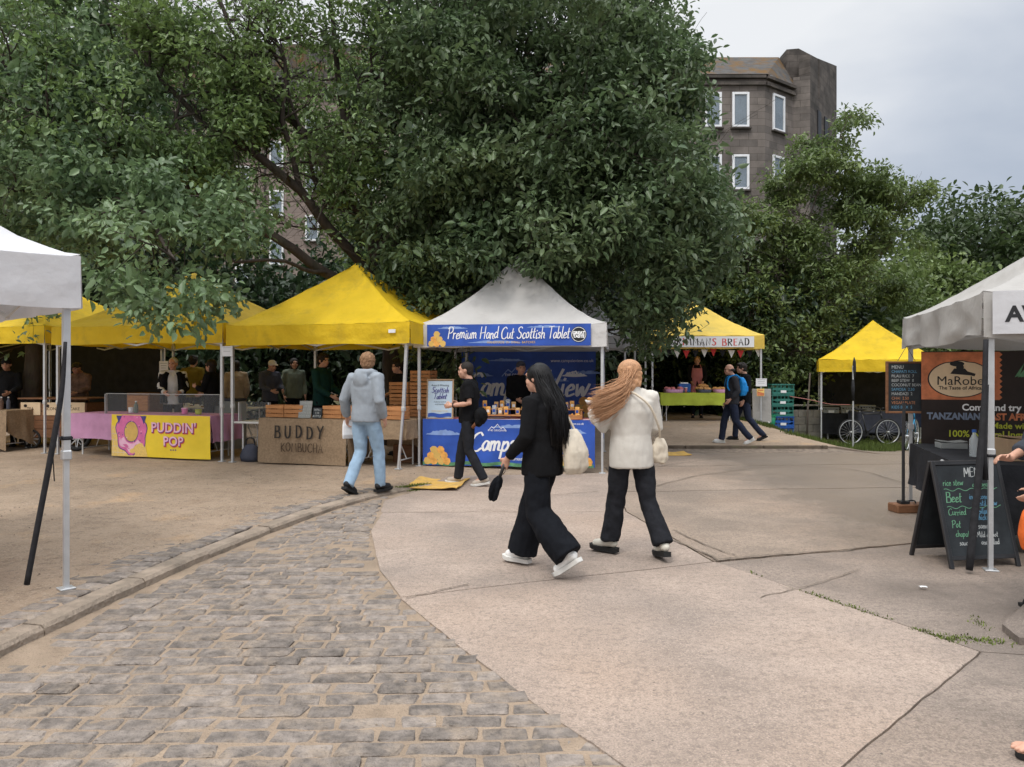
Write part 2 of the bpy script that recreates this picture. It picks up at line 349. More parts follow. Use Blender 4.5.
SLABS = [
 ([(-.793, 5.416), (-.237, 4.325), (.219, 3.497), (.458, 3.1), (.85, 2.65), (1.329, 3.10), (2.674, 4.37), (1.709, 6.44)], .007, 'a'),
 ([(.88, 2.62), (1.2, 1.5), (5, 1.5), (5.2, 3.78), (2.684, 4.363), (1.337, 3.093)], .006, 'b'),
 ([(1.728, 6.435), (2.692, 4.385), (5.2, 3.805), (9, 4), (9, 8.93)], .002, 'b'),
 ([(-.79, 5.436), (1.69, 6.455), (1.30, 8.745), (-1.47, 8.705), (-1.418, 7.7), (-1.066, 6.18)], .006, 'a'),
 ([(-1.50, 8.73), (1.30, 8.77), (1.55, 12.2), (-.95, 11.3), (-1.25, 10.5), (-1.58, 9.5)], .004, 'a'),
 ([(1.712, 6.472), (9, 8.955), (9.5, 11), (1.42, 10.2), (1.32, 8.78)], .004, 'c'),
 ([(1.435, 10.24), (9.5, 11.05), (9.5, 13.5), (1.6, 12.9)], .003, 'c'),
 ([(1.62, 12.94), (9.5, 13.54), (9.5, 15.38), (2.2, 15.38)], .003, 'c'),
 ([(6.35, 15.43), (9.5, 15.43), (12.5, 18.5), (8.0, 17.6)], .003, 'c')]
def inpoly(x, y, P, g=0.0):
    n = len(P)
    for i in range(n):
        ax, ay = P[i]; bx, by = P[(i + 1) % n]
        L = math.hypot(bx - ax, by - ay)
        if ((bx - ax) * (y - ay) - (by - ay) * (x - ax)) / L < g: return False
    return True
def hard(x, y):
    if 1.0 < y < 10.5 and xk(y) - .12 < x < xs(y) + .05: return True
    return any(inpoly(x, y, P, -.05) for P, _, _ in SLABS)

# dirt ground with damp, sawdust and grass patches placed in plan
def ground_mat():
    m = bpy.data.materials.new('trodden_dirt'); m.use_nodes = True; t = m.node_tree; N = t.nodes.new; L = t.links.new
    b = t.nodes['Principled BSDF']; b.inputs['Roughness'].default_value = .95; b.inputs['Specular IOR Level'].default_value = .15
    tc = N('ShaderNodeTexCoord')
    def nz(s, d=6, r=.6):
        n = N('ShaderNodeTexNoise'); n.inputs['Scale'].default_value = s; n.inputs['Detail'].default_value = d; n.inputs['Roughness'].default_value = r; L(tc.outputs['Object'], n.inputs['Vector']); return n.outputs['Fac']
    def rg(v, a, b_, lo=0, hi=1):
        n = N('ShaderNodeMapRange'); L(v, n.inputs['Value']); n.inputs['From Min'].default_value = a; n.inputs['From Max'].default_value = b_; n.inputs['To Min'].default_value = lo; n.inputs['To Max'].default_value = hi; return n.outputs[0]
    def mx(f, A, B):
        n = N('ShaderNodeMix'); n.data_type = 'RGBA'; L(f, n.inputs['Factor'])
        for k, v in (('A', A), ('B', B)):
            if isinstance(v, tuple): n.inputs[k].default_value = (*v, 1)
            else: L(v, n.inputs[k])
        return n.outputs['Result']
    c = mx(rg(nz(.55, 5), .35, .65), (.285, .213, .153), (.395, .298, .217))
    c = mx(rg(nz(2.3, 8, .7), .52, .72, 0, .55), c, (.24, .165, .11))
    c = mx(rg(nz(.9, 6, .65), .58, .74, 0, .6), c, (.58, .36, .18))
    c = mx(rg(nz(7, 8, .75), .50, .68, 0, .65), c, (.16, .12, .088))
    c = mx(rg(nz(25, 6, .75), .52, .66, 0, .6), c, (.15, .115, .085))
    c = mx(rg(nz(70, 3), .54, .68, 0, .6), c, (.52, .44, .36))
    sp = N('ShaderNodeSeparateXYZ'); L(tc.outputs['Object'], sp.inputs[0])
    def mth(op, a, bb):
        n = N('ShaderNodeMath'); n.operation = op
        for i, v in enumerate((a, bb)):
            if isinstance(v, (int, float)): n.inputs[i].default_value = v
            else: L(v, n.inputs[i])
        return n.outputs[0]
    gx = mth('ADD', sp.outputs['X'], mth('MULTIPLY', nz(.8, 6), 3.0))
    g1 = rg(gx, 8.2, 9.0); g2 = rg(sp.outputs['Y'], 15.5, 17.2)
    g3 = rg(mth('ADD', sp.outputs['Y'], mth('MULTIPLY', nz(.7, 6), 3)), 25.0, 27)
    g = mth('MAXIMUM', mth('MULTIPLY', g1, g2), g3)
    c = mx(mth('MULTIPLY', g, rg(nz(3, 7, .7), .3, .55, .3, 1)), c, (.075, .085, .035))
    L(c, b.inputs['Base Color'])
    bp = N('ShaderNodeBump'); bp.inputs['Strength'].default_value = .8; bp.inputs['Distance'].default_value = .03
    L(mth('ADD', nz(30, 8, .75), mth('MULTIPLY', nz(3.5, 5), 1.5)), bp.inputs['Height']); L(bp.outputs[0], b.inputs['Normal']); return m
M['dirt'] = ground_mat()
def concrete_mat(name, base, dark, wet=0.0):
    m = bpy.data.materials.new(name); m.use_nodes = True; t = m.node_tree; N = t.nodes.new; L = t.links.new
    b = t.nodes['Principled BSDF']; b.inputs['Specular IOR Level'].default_value = .4
    tc = N('ShaderNodeTexCoord')
    def nz(s, d=6, r=.6, st=None):
        n = N('ShaderNodeTexNoise'); n.inputs['Scale'].default_value = s; n.inputs['Detail'].default_value = d; n.inputs['Roughness'].default_value = r
        v = tc.outputs['Object']
        if st: q = N('ShaderNodeMapping'); q.inputs['Scale'].default_value = st; q.inputs['Rotation'].default_value = (0, 0, .35); L(v, q.inputs[0]); v = q.outputs[0]
        L(v, n.inputs['Vector']); return n.outputs['Fac']
    def rg(v, a, b_, lo=0, hi=1):
        n = N('ShaderNodeMapRange'); L(v, n.inputs['Value']); n.inputs['From Min'].default_value = a; n.inputs['From Max'].default_value = b_; n.inputs['To Min'].default_value = lo; n.inputs['To Max'].default_value = hi; return n.outputs[0]
    def mx(f, A, B):
        n = N('ShaderNodeMix'); n.data_type = 'RGBA'; L(f, n.inputs['Factor'])
        for k, v in (('A', A), ('B', B)):
            if isinstance(v, tuple): n.inputs[k].default_value = (*v, 1)
            else: L(v, n.inputs[k])
        return n.outputs['Result']
    patch = nz(.75, 6, .62)
    c = mx(rg(patch, .38, .60), tuple(q * .88 for q in dark), base)
    c = mx(rg(nz(2.2, 7, .7, (1, 2.4, 1)), .5, .75, 0, .55), c, tuple(q * .62 for q in dark))
    c = mx(rg(nz(.35, 3), .45, .65, 0, .5), c, tuple(q * f for q, f in zip(base, (.94, .84, .74))))
    c = mx(rg(nz(95, 3, .6), .46, .62, 0, .58), c, tuple(q * .42 for q in base))
    c = mx(rg(nz(120, 2, .5), .56, .70, 0, .55), c, tuple(min(.8, q * 1.4) for q in base))
    c = mx(rg(nz(16, 4, .7), .5, .7, 0, .3), c, tuple(q * .6 for q in base))
    vo = N('ShaderNodeTexVoronoi'); vo.inputs['Scale'].default_value = 7; L(tc.outputs['Object'], vo.inputs['Vector'])
    c = mx(rg(vo.outputs['Distance'], .035, .055, .75, 0), c, (.05, .045, .04))   # gum spots and grit
    c = mx(rg(nz(26, 5, .75), .5, .62, 0, .5), c, tuple(q * .52 for q in dark))
    rough = rg(patch, .35, .6, .8, .95)
    if wet:
        sp = N('ShaderNodeSeparateXYZ'); L(tc.outputs['Object'], sp.inputs[0]); ad = N('ShaderNodeMath'); ad.operation = 'MULTIPLY_ADD'; L(nz(.55, 6, .65), ad.inputs[0]); ad.inputs[1].default_value = 7.0; L(sp.outputs['X'], ad.inputs[2])
        wm_ = rg(ad.outputs[0], 6.2, 7.6, 0, 1); c = mx(rg(wm_, 0, 1, 0, .55), c, tuple(q * .48 for q in dark))
        L(rg(wm_, 0, 1, .9, .42), b.inputs['Roughness'])
    else: L(rough, b.inputs['Roughness'])
    L(c, b.inputs['Base Color'])
    bp = N('ShaderNodeBump'); bp.inputs['Strength'].default_value = .8; bp.inputs['Distance'].default_value = .015
    L(nz(48, 6, .7), bp.inputs['Height']); L(bp.outputs[0], b.inputs['Normal']); return m
M['conc_a'] = concrete_mat('pinkish_aggregate_concrete', (.43, .34, .28), (.315, .255, .215))
M['conc_b'] = concrete_mat('grey_concrete', (.335, .27, .225), (.23, .188, .158), 1)
M['conc_c'] = concrete_mat('worn_path_concrete', (.37, .288, .225), (.25, .20, .16), 1)
M['joint'] = mat('dirty_joint', (.17, .135, .105), .95, .4, 12, .5, 60)
M['sand'] = mat('sandy_joint_fill', (.32, .245, .18), .95, .25, 6, .8, 70, .15, dirt=((.2, .16, .12), 3, .5, .7), bdist=.03)
M['sett'] = mat('granite_setts', (.195, .166, .145), .82, .42, 13, 1.0, 38, .35, island=.26, dirt=((.36, .285, .215), 5.5, .48, .62), bdist=.03)
M['kerb'] = mat('kerb_stone', (.29, .232, .18), .9, .3, 5, .9, 40, .3, dirt=((.17, .14, .11), 3, .48, .8))
def axis(a, b, fa, fb, s1, s2):
    v = list(np.arange(a, fa, s2)) + list(np.arange(fa, fb, s1)) + list(np.arange(fb, b + s2, s2)); return v
gxs = axis(-120, 120, -14, 14, .25, 4); gys = axis(-12, 160, 1, 27, .25, 4)
vs = []; 
for y in gys:
    for x in gxs:
        z = zg(x, y) + .012 * fbm(x * .9, y * .9) + .006 * fbm(x * 3, y * 3)
        if hard(x, y): z -= .07
        vs.append((x, y, z))
n = len(gxs); mb = MB(); mb.add(vs, [(j * n + i, j * n + i + 1, (j + 1) * n + i + 1, (j + 1) * n + i) for j in range(len(gys) - 1) for i in range(n - 1)])
tag(mb.build('ground', M['dirt'], smooth=True), 'trodden tan dirt around the market stalls', kind='structure')
def slab(poly, dz, mt, name='concrete_slab', thick=.09, step=.22):
    xs_ = [p[0] for p in poly]; ys_ = [p[1] for p in poly]; bm = bmesh.new()
    nx = max(2, int((max(xs_) - min(xs_)) / step)); ny = max(2, int((max(ys_) - min(ys_)) / step))
    g = [[bm.verts.new((min(xs_) - .05 + (max(xs_) - min(xs_) + .1) * i / nx, min(ys_) - .05 + (max(ys_) - min(ys_) + .1) * j / ny, 0)) for i in range(nx + 1)] for j in range(ny + 1)]
    for j in range(ny):
        for i in range(nx): bm.faces.new((g[j][i], g[j][i + 1], g[j + 1][i + 1], g[j + 1][i]))
    for i in range(len(poly)):
        a = Vector((*poly[i], 0)); b = Vector((*poly[(i + 1) % len(poly)], 0)); d = b - a
        bmesh.ops.bisect_plane(bm, geom=bm.verts[:] + bm.edges[:] + bm.faces[:], plane_co=a, plane_no=(d.y, -d.x, 0), clear_outer=True)
    be = [e for e in bm.edges if len(e.link_faces) == 1]
    bmesh.ops.subdivide_edges(bm, edges=[e for e in be if e.calc_length() > .12], cuts=2)
    for v in bm.verts:
        bd = any(len(e.link_faces) == 1 for e in v.link_edges)
        if bd: v.co.x += .008 * fbm(v.co.x * 5, v.co.y * 5, 3); v.co.y += .008 * fbm(v.co.x * 5, v.co.y * 5, 9)
        v.co.z = zg(v.co.x, v.co.y) + dz + .006 * fbm(v.co.x * 1.3, v.co.y * 1.3, 5) - (.004 if bd else 0)
    ex = bmesh.ops.extrude_edge_only(bm, edges=[e for e in bm.edges if len(e.link_faces) == 1])
    for q in ex['geom']:
        if isinstance(q, bmesh.types.BMVert): q.co.z -= thick
    bmesh.ops.recalc_face_normals(bm, faces=bm.faces[:])
    me = bpy.data.meshes.new(name); bm.to_mesh(me); bm.free(); me.materials.append(mt)
    return tag(link(name, me), kind='structure')
for P, dz, k in SLABS: slab(P, dz, M['conc_' + k])
slab([(2.97, 4.47), (3.6, 4.35), (4.2, 4.9), (3.45, 5.15), (3.02, 4.72)], .05, M['conc_b'], 'paving_slab')
# dark bed that shows in the joints between the slabs
mb = MB()
bedp = [((x, y), (x + .5, y + .5)) for x in np.arange(-1.5, 9.5, .5) for y in np.arange(2.0, 15.5, .5)]
for (x0, y0), (x1, y1) in bedp:
    if all(any(inpoly(x, y, P, -.12) for P, _, _ in SLABS) for x in (x0, x1) for y in (y0, y1)):
        mb.add([(x0, y0, zg(x0, y0) - .018), (x1, y0, zg(x1, y0) - .018), (x1, y1, zg(x1, y1) - .018), (x0, y1, zg(x0, y1) - .018)], [(0, 1, 2, 3)])
tag(mb.build('path_bed', M['joint']), kind='structure')
# sand bed under the setts
mb = MB(); ys_ = np.arange(1.2, 10.62, .12)
def sandf(u, v):
    y = 1.2 + v * 9.4; a = xk(y) - .08; b = xs(y) + .10; x = a + (b - a) * u
    return (x, y, -.0055 + .007 * fbm(x * 2.2, y * 2.2, 1) + .006 * fbm(x * 9, y * 9) + (.006 if u > .985 else 0))
mb.grid(sandf, 40, 90); tag(mb.build('road_bed', M['sand'], smooth=True), kind='structure')
# granite setts
def stone(mb, cx, cy, cz, L, W, ang, h=.05, nu=5, nv=3, rnd=random):
    tx, ty = rnd.gauss(0, .007), rnd.gauss(0, .012); ca, sa = math.cos(ang), math.sin(ang); dz = rnd.gauss(0, .0022); sd = rnd.random() * 90
    us = [-.5, -.455, -.15, .15, .455, .5]; vv = [-.5, -.40, .40, .5]
    skew = rnd.gauss(0, .012)
    vs = []
    for j, b in enumerate(vv):
        for i, a in enumerate(us):
            e = (i in (0, 5)) + (j in (0, 3)); drop = .008 if e == 1 else (.016 if e == 2 else 0)
            k = .965 if e == 2 else 1
            x = a * L * k + b * skew; y = b * W * k + .006 * fbm(a * 3, sd)
            z = dz - drop + a * L * tx + b * W * ty + .0055 * fbm(a * 4 + sd, b * 4)
            vs.append((cx + x * ca - y * sa, cy + x * sa + y * ca, cz + z))
    n = 6; fs = [(j * n + i, j * n + i + 1, (j + 1) * n + i + 1, (j + 1) * n + i) for j in range(3) for i in range(5)]
    ring = [0, 1, 2, 3, 4, 5, 11, 17, 23, 22, 21, 20, 19, 18, 12, 6]; o = len(vs)
    vs += [(vs[i][0], vs[i][1], cz - h) for i in ring]
    for q in range(16): r = (q + 1) % 16; fs.append((ring[q], o + q, o + r, ring[r]))
    mb.add(vs, fs)
mb = MB(); y = 2.2; rs = random.Random(3)
while y < 10.35:
    W = rs.uniform(.112, .136); x = xk(y) + .04 + rs.random() * .1
    while x < xs(y) - .12:
        L = rs.uniform(.17, .31)
        if x + L > xs(y) - .015: L = xs(y) - .015 - x
        if L > .09 and rs.random() > .015:
            cx = x + L / 2; sl_ = .05 * math.sin(cx * 1.3 + .4)
            stone(mb, cx, y + W / 2 + sl_ * .6 + .010 * fbm(cx, y), .002 + .006 * fbm(cx * .8, y * .8, 4), L - .013, W - .017, rs.gauss(0, .014) + .03, rnd=rs)
        x += L + .006
    y += W
tag(mb.build('sett_road', M['sett'], smooth=False), 'grey granite setts of the road', kind='structure')
# kerb stones and the border of setts behind them
kl = [(xk(y), y) for y in np.arange(1.3, 10.63, .08)]
mbk = MB(); mbs = MB(); i = 0
while i < len(kl) - 3:
    step = min(rs.choice([9, 11, 13]), len(kl) - 1 - i); seg = kl[i:i + step + 1]
    A = []; dzr = rs.gauss(0, .005)
    for j, (x, y) in enumerate(seg):
        a = kl[max(0, i + j - 1)]; b = kl[min(len(kl) - 1, i + j + 1)]; d = Vector((b[0] - a[0], b[1] - a[1], 0)).normalized(); nrm = Vector((-d.y, d.x, 0))
        ends = .005 if j in (0, len(seg) - 1) else 0; p = Vector((x, y, 0)) + d * (ends if j == 0 else -ends)
        H = zg(x - .4, y) - .004 + dzr; wob = .012 * fbm(x * 4, y * 4); w_ = .17
        A.append([p + nrm * (.0 + wob) + Vector((0, 0, -.1)), p + nrm * (.006 + wob) + Vector((0, 0, H - .025)), p + nrm * (.028 + wob) + Vector((0, 0, H - .002)), p + nrm * (w_ - .02) + Vector((0, 0, H + .004)), p + nrm * w_ + Vector((0, 0, H - .012)), p + nrm * w_ + Vector((0, 0, -.1))])
    vs = [q for r in A for q in r]; fs = []
    for j in range(len(A) - 1):
        for k in range(5): fs.append((j * 6 + k, j * 6 + k + 1, (j + 1) * 6 + k + 1, (j + 1) * 6 + k))
    fs += [tuple(range(5, -1, -1)), tuple((len(A) - 1) * 6 + k for k in range(6))]; mbk.add(vs, fs); i += step
s_ = 0
for i in range(2, len(kl) - 6):
    x, y = kl[i]; a = kl[i - 1]; b = kl[i + 1]; d = Vector((b[0] - a[0], b[1] - a[1], 0)).normalized(); nrm = Vector((-d.y, d.x, 0)); s_ += .08
    if i % 2 == 0:
        for off, L in ((.275, .20), (.485, .20), (.69, .19)):
            p = Vector((x, y, 0)) + nrm * (off + rs.gauss(0, .006)) + d * (.05 if .4 < off < .6 else 0)
            stone(mbs, p.x, p.y, zg(p.x, p.y) + .004 - (.008 if off > .4 else 0) - (.006 if off > .6 else 0), L + rs.gauss(0, .015), .145, math.atan2(nrm.y, nrm.x), rnd=rs)
tag(mbk.build('kerb', M['kerb']), kind='structure'); tag(mbs.build('sett_border', M['sett']), kind='structure')
# terrace edging: a low timber kerb at the step in front of the bread stall
mb = MB(); x = 2.25
while x < 6.3:
    L = min(rs.uniform(1.1, 1.6), 6.36 - x); mb.box((x + L / 2, 15.42 + .02 * fbm(x, 1), .045), (L - .012, .09, .15), 0, Matrix.Rotation(rs.gauss(0, .006), 3, 'Z'), .012); x += L
tag(mb.build('terrace_kerb', mat('weathered_sleeper', (.115, .090, .068), .95, .35, 6, .6, 40, .15, dirt=((.07, .085, .03), 3, .52, .7))), kind='structure')
# hairline cracks and dirt-filled seams across the paving
mb = MB()
def crack(pts, wd, sd):
    P = smooth_path([(*((px(x, y, CAMZ * F_PX / (y - HOR))).to_2d()), 0) for x, y in pts], 14); n = len(P); L_, R_ = [], []
    for i, p in enumerate(P):
        d = (P[min(i + 1, n - 1)] - P[max(i - 1, 0)]).normalized(); nr = Vector((-d.y, d.x, 0)); p = p + nr * (.035 * fbm(i * .21, sd) + .012 * fbm(i * .9, sd)); h = wd * (.35 + .9 * abs(fbm(i * .45, sd, 3))) * (1 if 0 < i < n - 1 else .1)
        for l, s in ((L_, 1), (R_, -1)): q = p + nr * h * s; l.append((q.x, q.y, zg(q.x, q.y) + .0145))
    mb.add(L_ + R_, [(n + i, n + i + 1, i + 1, i) for i in range(n - 1)])
for k, (p, wd_) in enumerate((([(395, 512), (440, 513), (490, 511), (530, 514)], .010), ([(655, 487), (700, 476), (770, 468), (850, 470), (905, 484)], .014), ([(640, 470), (720, 459), (800, 456)], .012), ([(716, 561), (770, 556), (830, 552), (890, 546)], .022), ([(660, 537), (690, 548), (720, 562)], .020), ([(672, 530), (705, 545), (735, 557)], .012), ([(405, 600), (440, 592), (470, 585)], .010), ([(760, 600), (815, 585), (860, 570)], .008), ([(470, 484), (540, 495), (600, 492)], .010))): crack(p, wd_, k * 3.7)
tag(mb.build('paving_cracks', M['joint']), kind='structure')
# loose grit, moss and grass
def scatter_pebbles(name, pts, smin, smax, mt):
    mb = MB()
    for x, y in pts:
        r = smin + (smax - smin) * random.random() ** 3; z = zg(x, y)
        vs = [(x + r * random.uniform(.6, 1.2) * dx, y + r * random.uniform(.6, 1.2) * dy, z + r * dz * .7) for dx, dy, dz in ((1, 0, 0), (0, 1, 0), (-1, 0, 0), (0, -1, 0), (.1, 0, .9), (0, 0, -.6))]
        mb.add(vs, [(0, 1, 4), (1, 2, 4), (2, 3, 4), (3, 0, 4), (1, 0, 5), (2, 1, 5), (3, 2, 5), (0, 3, 5)])
    return tag(mb.build(name, mt), kind='stuff')
pts = []
while len(pts) < 3800:
    y = 3 + 9 * random.random() ** 1.2; x = random.uniform(-8.5, -1.2)
    if x < xk(min(y, 10.6)) - .3 and fbm(x * .8, y * .8, 2) > -.25: pts.append((x, y))
scatter_pebbles('gravel', pts, .003, .014, mat('grit', (.26, .20, .15), .9, .3, 3, island=.5))
pts = []
while len(pts) < 1500:
    x = random.uniform(-3, 4.5); y = random.uniform(2.8, 12)
    if y > 10.5 or x > xk(y): pts.append((x, y))
scatter_pebbles('road_grit', pts, .002, .009, mat('road_grit', (.2, .16, .12), .9, .3, 3, island=.6))
def grass(name, pts, h, wd, mt, lean=.5):
    mb = MB()
    for x, y, z in pts:
        a = random.random() * 6.28; hh = h * random.uniform(.4, 1.2); l = lean * hh * random.random(); dx, dy = math.cos(a), math.sin(a)
        mb.add([(x - dy * wd, y + dx * wd, z), (x + dy * wd, y - dx * wd, z), (x + dx * l * .4 + dy * wd * .7, y + dy * l * .4 - dx * wd * .7, z + hh * .6), (x + dx * l, y + dy * l, z + hh), (x + dx * l * .4 - dy * wd * .7, y + dy * l * .4 + dx * wd * .7, z + hh * .6)], [(0, 1, 2, 4), (4, 2, 3)])
    return tag(mb.build(name, mt), kind='stuff')
M['grass'] = mat('grass', (.075, .105, .022), .8, .3, 4, trans=.25, island=.45)
M['moss'] = mat('moss', (.10, .13, .025), .95, .3, 8, island=.4)
pts = []
while len(pts) < 15000:
    x = random.uniform(5.9, 10.5); y = random.uniform(16.0, 23.5)
    if x > 6.3 + .55 * (17.6 - y) * (y < 17.6) and fbm(x * .7, y * .7, 8) > -.18 - .12 * (x > 7) and not (y < 17.4 and x > 7): pts.append((x, y, zg(x, y)))
grass('grass', pts, .11, .006, M['grass'])
pts = []
for (ax, ay, bx, by, n, sp) in ((-1.5, 10.25, -1.12, 10.6, 700, .07), (-1.75, 10.0, -1.5, 10.2, 120, .05), (1.95, 5.92, 2.62, 4.52, 520, .025), (2.58, 4.62, 2.95, 4.50, 260, .035), (2.9, 4.75, 3.1, 5.1, 70, .03), (3.0, 4.36, 3.4, 4.28, 200, .05), (2.5, 15.33, 6.3, 15.33, 900, .03), (1.9, 6.1, 2.1, 5.6, 90, .015)):
    for _ in range(n):
        t = random.random(); x = ax + (bx - ax) * t + random.gauss(0, sp); y = ay + (by - ay) * t + random.gauss(0, sp)
        if fbm(x * 3, y * 3, 3) > -.2: pts.append((x, y, zg(x, y) - .004))
grass('joint_weeds', pts, .022, .005, M['moss'], 1.2)

# ------------------------------------------------------------------ tenements
M['stone'] = mat('sooty_render', (.175, .155, .143), .92, .18, 1.2, .3, 20, .2, stretch=(1, 1, .5), dirt=((.082, .074, .068), .55, .45, .75))
M['stone_dark'] = mat('dark_stone', (.10, .088, .080), .92, .3, 2, .3, 20, .2, dirt=((.045, .042, .038), .8, .45, .7))
M['stone_pink'] = mat('pinkish_render', (.235, .19, .17), .92, .12, 1.5, .25, 20, .2, dirt=((.13, .105, .095), .5, .5, .7), stretch=(1, 1, .5))
M['win_frame'] = mat('white_window_frame', (.72, .73, .75), .5, .05, 4)
M['pane'] = mat('window_pane', (.22, .27, .32), .08, .2, 1.2, spec=.9, alpha=.55)
M['curtain'] = mat('net_curtain', (.50, .54, .58), .8, .2, 2, stretch=(6, 6, .5))
M['roof_slate'] = mat('mossy_slate', (.085, .082, .08), .95, .25, 3, .4, 30, spec=.1, dirt=((.13, .075, .028), 1.6, .45, .95))
def coursed(m, bw, bh, k):
    t = m.node_tree; N = t.nodes.new; L = t.links.new; b = [n for n in t.nodes if n.type == 'BSDF_PRINCIPLED'][0]; src = b.inputs['Base Color'].links[0].from_socket
    tc = N('ShaderNodeTexCoord'); sp = N('ShaderNodeSeparateXYZ'); L(tc.outputs['Object'], sp.inputs[0]); ad = N('ShaderNodeMath'); L(sp.outputs['X'], ad.inputs[0]); L(sp.outputs['Y'], ad.inputs[1]); cb = N('ShaderNodeCombineXYZ'); L(ad.outputs[0], cb.inputs['X']); L(sp.outputs['Z'], cb.inputs['Y'])
    br = N('ShaderNodeTexBrick'); br.inputs['Scale'].default_value = 1; br.inputs['Brick Width'].default_value = bw; br.inputs['Row Height'].default_value = bh; br.inputs['Mortar Size'].default_value = .012; br.inputs['Mortar Smooth'].default_value = .5
    br.inputs['Color1'].default_value = (1 - k, 1 - k, 1 - k, 1); br.inputs['Color2'].default_value = (1 + k * .6, 1 + k * .5, 1 + k * .4, 1); br.inputs['Mortar'].default_value = (.55, .53, .5, 1); L(cb.outputs[0], br.inputs['Vector'])
    mu = N('ShaderNodeMix'); mu.data_type = 'RGBA'; mu.blend_type = 'MULTIPLY'; mu.inputs['Factor'].default_value = 1; L(src, mu.inputs['A']); L(br.outputs['Color'], mu.inputs['B']); L(mu.outputs['Result'], b.inputs['Base Color'])
coursed(M['stone'], .85, .33, .3); coursed(M['stone_dark'], .8, .33, .3); coursed(M['stone_pink'], .9, .35, .14)
def window(parent, c, ax, wd, h, sill=True):
    """c = centre of opening on the wall plane, ax = unit vector along wall, outward normal to the right of ax"""
    ax = Vector(ax).normalized(); nr = Vector((ax.y, -ax.x, 0)); up = Vector((0, 0, 1)); Rm = Matrix((ax, -nr, up)).transposed(); c = Vector(c)
    mb = MB(); t = .11
    for s in (-1, 1): mb.box(c + ax * s * (wd / 2 - t / 2) + nr * .03, (t, .10, h), 0, Rm, .008)
    for z in (-1, 1): mb.box(c + up * z * (h / 2 - t / 2) + nr * .03, (wd - 2 * t, .098, t), 0, Rm, .008)
    fr = mb.build('window', M['win_frame'], parent)
    MB().box(c + nr * .028, (wd - 2 * t + .01, .012, h - 2 * t + .01), 0, Rm).build('pane', M['pane'], fr)
    m2 = MB(); m2.grid(lambda u, v: c + ax * (u - .5) * (wd - 2 * t) + nr * (.011 + .004 * math.sin(u * 40)) + up * (v - .5) * (h - 2 * t), 30, 1); m2.build('curtain', M['curtain'], fr)
    if sill: MB().box(c + nr * .07 - up * (h / 2 + .05), (wd + .16, .22, .09), 0, Rm, .01).build('sill', M['stone_dark'], fr)
def wallquad(mb, a, b, z0, z1, m=0):
    mb.add([(a[0], a[1], z0), (b[0], b[1], z0), (b[0], b[1], z1), (a[0], a[1], z1)], [(0, 1, 2, 3)], m)
b1 = thing('tenement', 'dark sooty tenement block with mossy slate roof beside the birch-like tree', 'building', (9, 36, 0))
P = [(0.5, 36), (11.9, 36), (13.75, 37.4), (14.5, 37.2), (17.4, 41.0), (17.4, 50), (0.5, 50)]
HT = 15.5; o = Vector((9, 36, 0)); mb = MB()
for i in range(len(P)):
    a, b = P[i], P[(i + 1) % len(P)]; h = HT if i < 2 else HT + .5
    if i == 3: mb.add([(a[0] - 9, a[1] - 36, -.5), (b[0] - 9, b[1] - 36, -.5), (b[0] - 9, b[1] - 36, 18.0), (a[0] - 9, a[1] - 36, 17.0), (a[0] - 9.4, a[1] - 35.6, 17.0), (b[0] - 9.6, b[1] - 35.7, 18.0), (a[0] - 9.4, a[1] - 35.6, -.5), (b[0] - 9.6, b[1] - 35.7, -.5)], [(0, 1, 2, 3), (3, 2, 5, 4), (4, 5, 7, 6), (0, 3, 4, 6), (1, 7, 5, 2)], 1)
    else: wallquad(mb, (a[0] - 9, a[1] - 36), (b[0] - 9, b[1] - 36), -.5, h, 0 if i < 3 else 1)  # side and rear walls use the darker stone
mb.build('wall', [M['stone'], M['stone_dark']], b1)
mb = MB()
for z in (HT - .35,):
    for i in range(2):
        a, b = Vector((*P[i], z)) - o, Vector((*P[i + 1], z)) - o; d = (b - a).normalized(); n_ = Vector((d.y, -d.x, 0))
        mb.bar(a + n_ * .05, b + n_ * .05, (.22, .16), 0)
        mb.bar(a + n_ * .09 + Vector((0, 0, .3)), b + n_ * .09 + Vector((0, 0, .3)), (.25, .14), 0)
mb.build('cornice', M['stone_dark'], b1)
mb = MB(); 
mb.add([Vector(p) - o for p in ((0.3, 35.8, HT + .05), (11.95, 35.8, HT + .05), (13.9, 37.4, HT + .05), (13.6, 39, HT + 2.15), (11.7, 39, HT + 2.15), (0.3, 39, HT + 2.15))], [(0, 1, 4, 5), (1, 2, 3, 4)])
mb.add([Vector(p) - o for p in ((0.3, 39, HT + 2.15), (13.6, 39, HT + 2.15), (14, 49, HT), (.3, 49, HT))], [(0, 1, 2, 3)])
mb.build('roof', M['roof_slate'], b1)
mb = MB()   # skew parapet and chimney stack at the gable
def prism(mb, pts, y0, y1, m=0):
    k = len(pts); vs = [(x, y0, z) for x, z in pts] + [(x, y1, z) for x, z in pts]
    mb.add(vs, [tuple(range(k)), tuple(range(2 * k - 1, k - 1, -1))] + [(i, i + k, (i + 1) % k + k, (i + 1) % k) for i in range(k)], m)
prism(mb, [(4.75, HT - .2), (6.4, HT - .2), (6.4, HT + 1.75), (5.35, HT + 2.3), (4.75, HT + 2.25)], 2.3, 4.2)
mb.build('parapet', M['stone_dark'], b1)
for f in range(5):
    zc = CAMZ + (HOR - 110) / F_PX * 36 - f * 2.93
    for x_ in (713, 740.5):
        window(b1, Vector((pxx(x_, 36), 36, zc)) - o, (1, 0, 0), .80, 1.65)
    for x_ in (686, 650, 622): window(b1, Vector((pxx(x_, 36), 36, zc)) - o, (1, 0, 0), .80, 1.65)
    d = Vector((1.85, 1.4, 0)).normalized()
    window(b1, Vector((12.75, 36.645, zc + .05)) - o, d, .95, 1.75)
mb = MB()
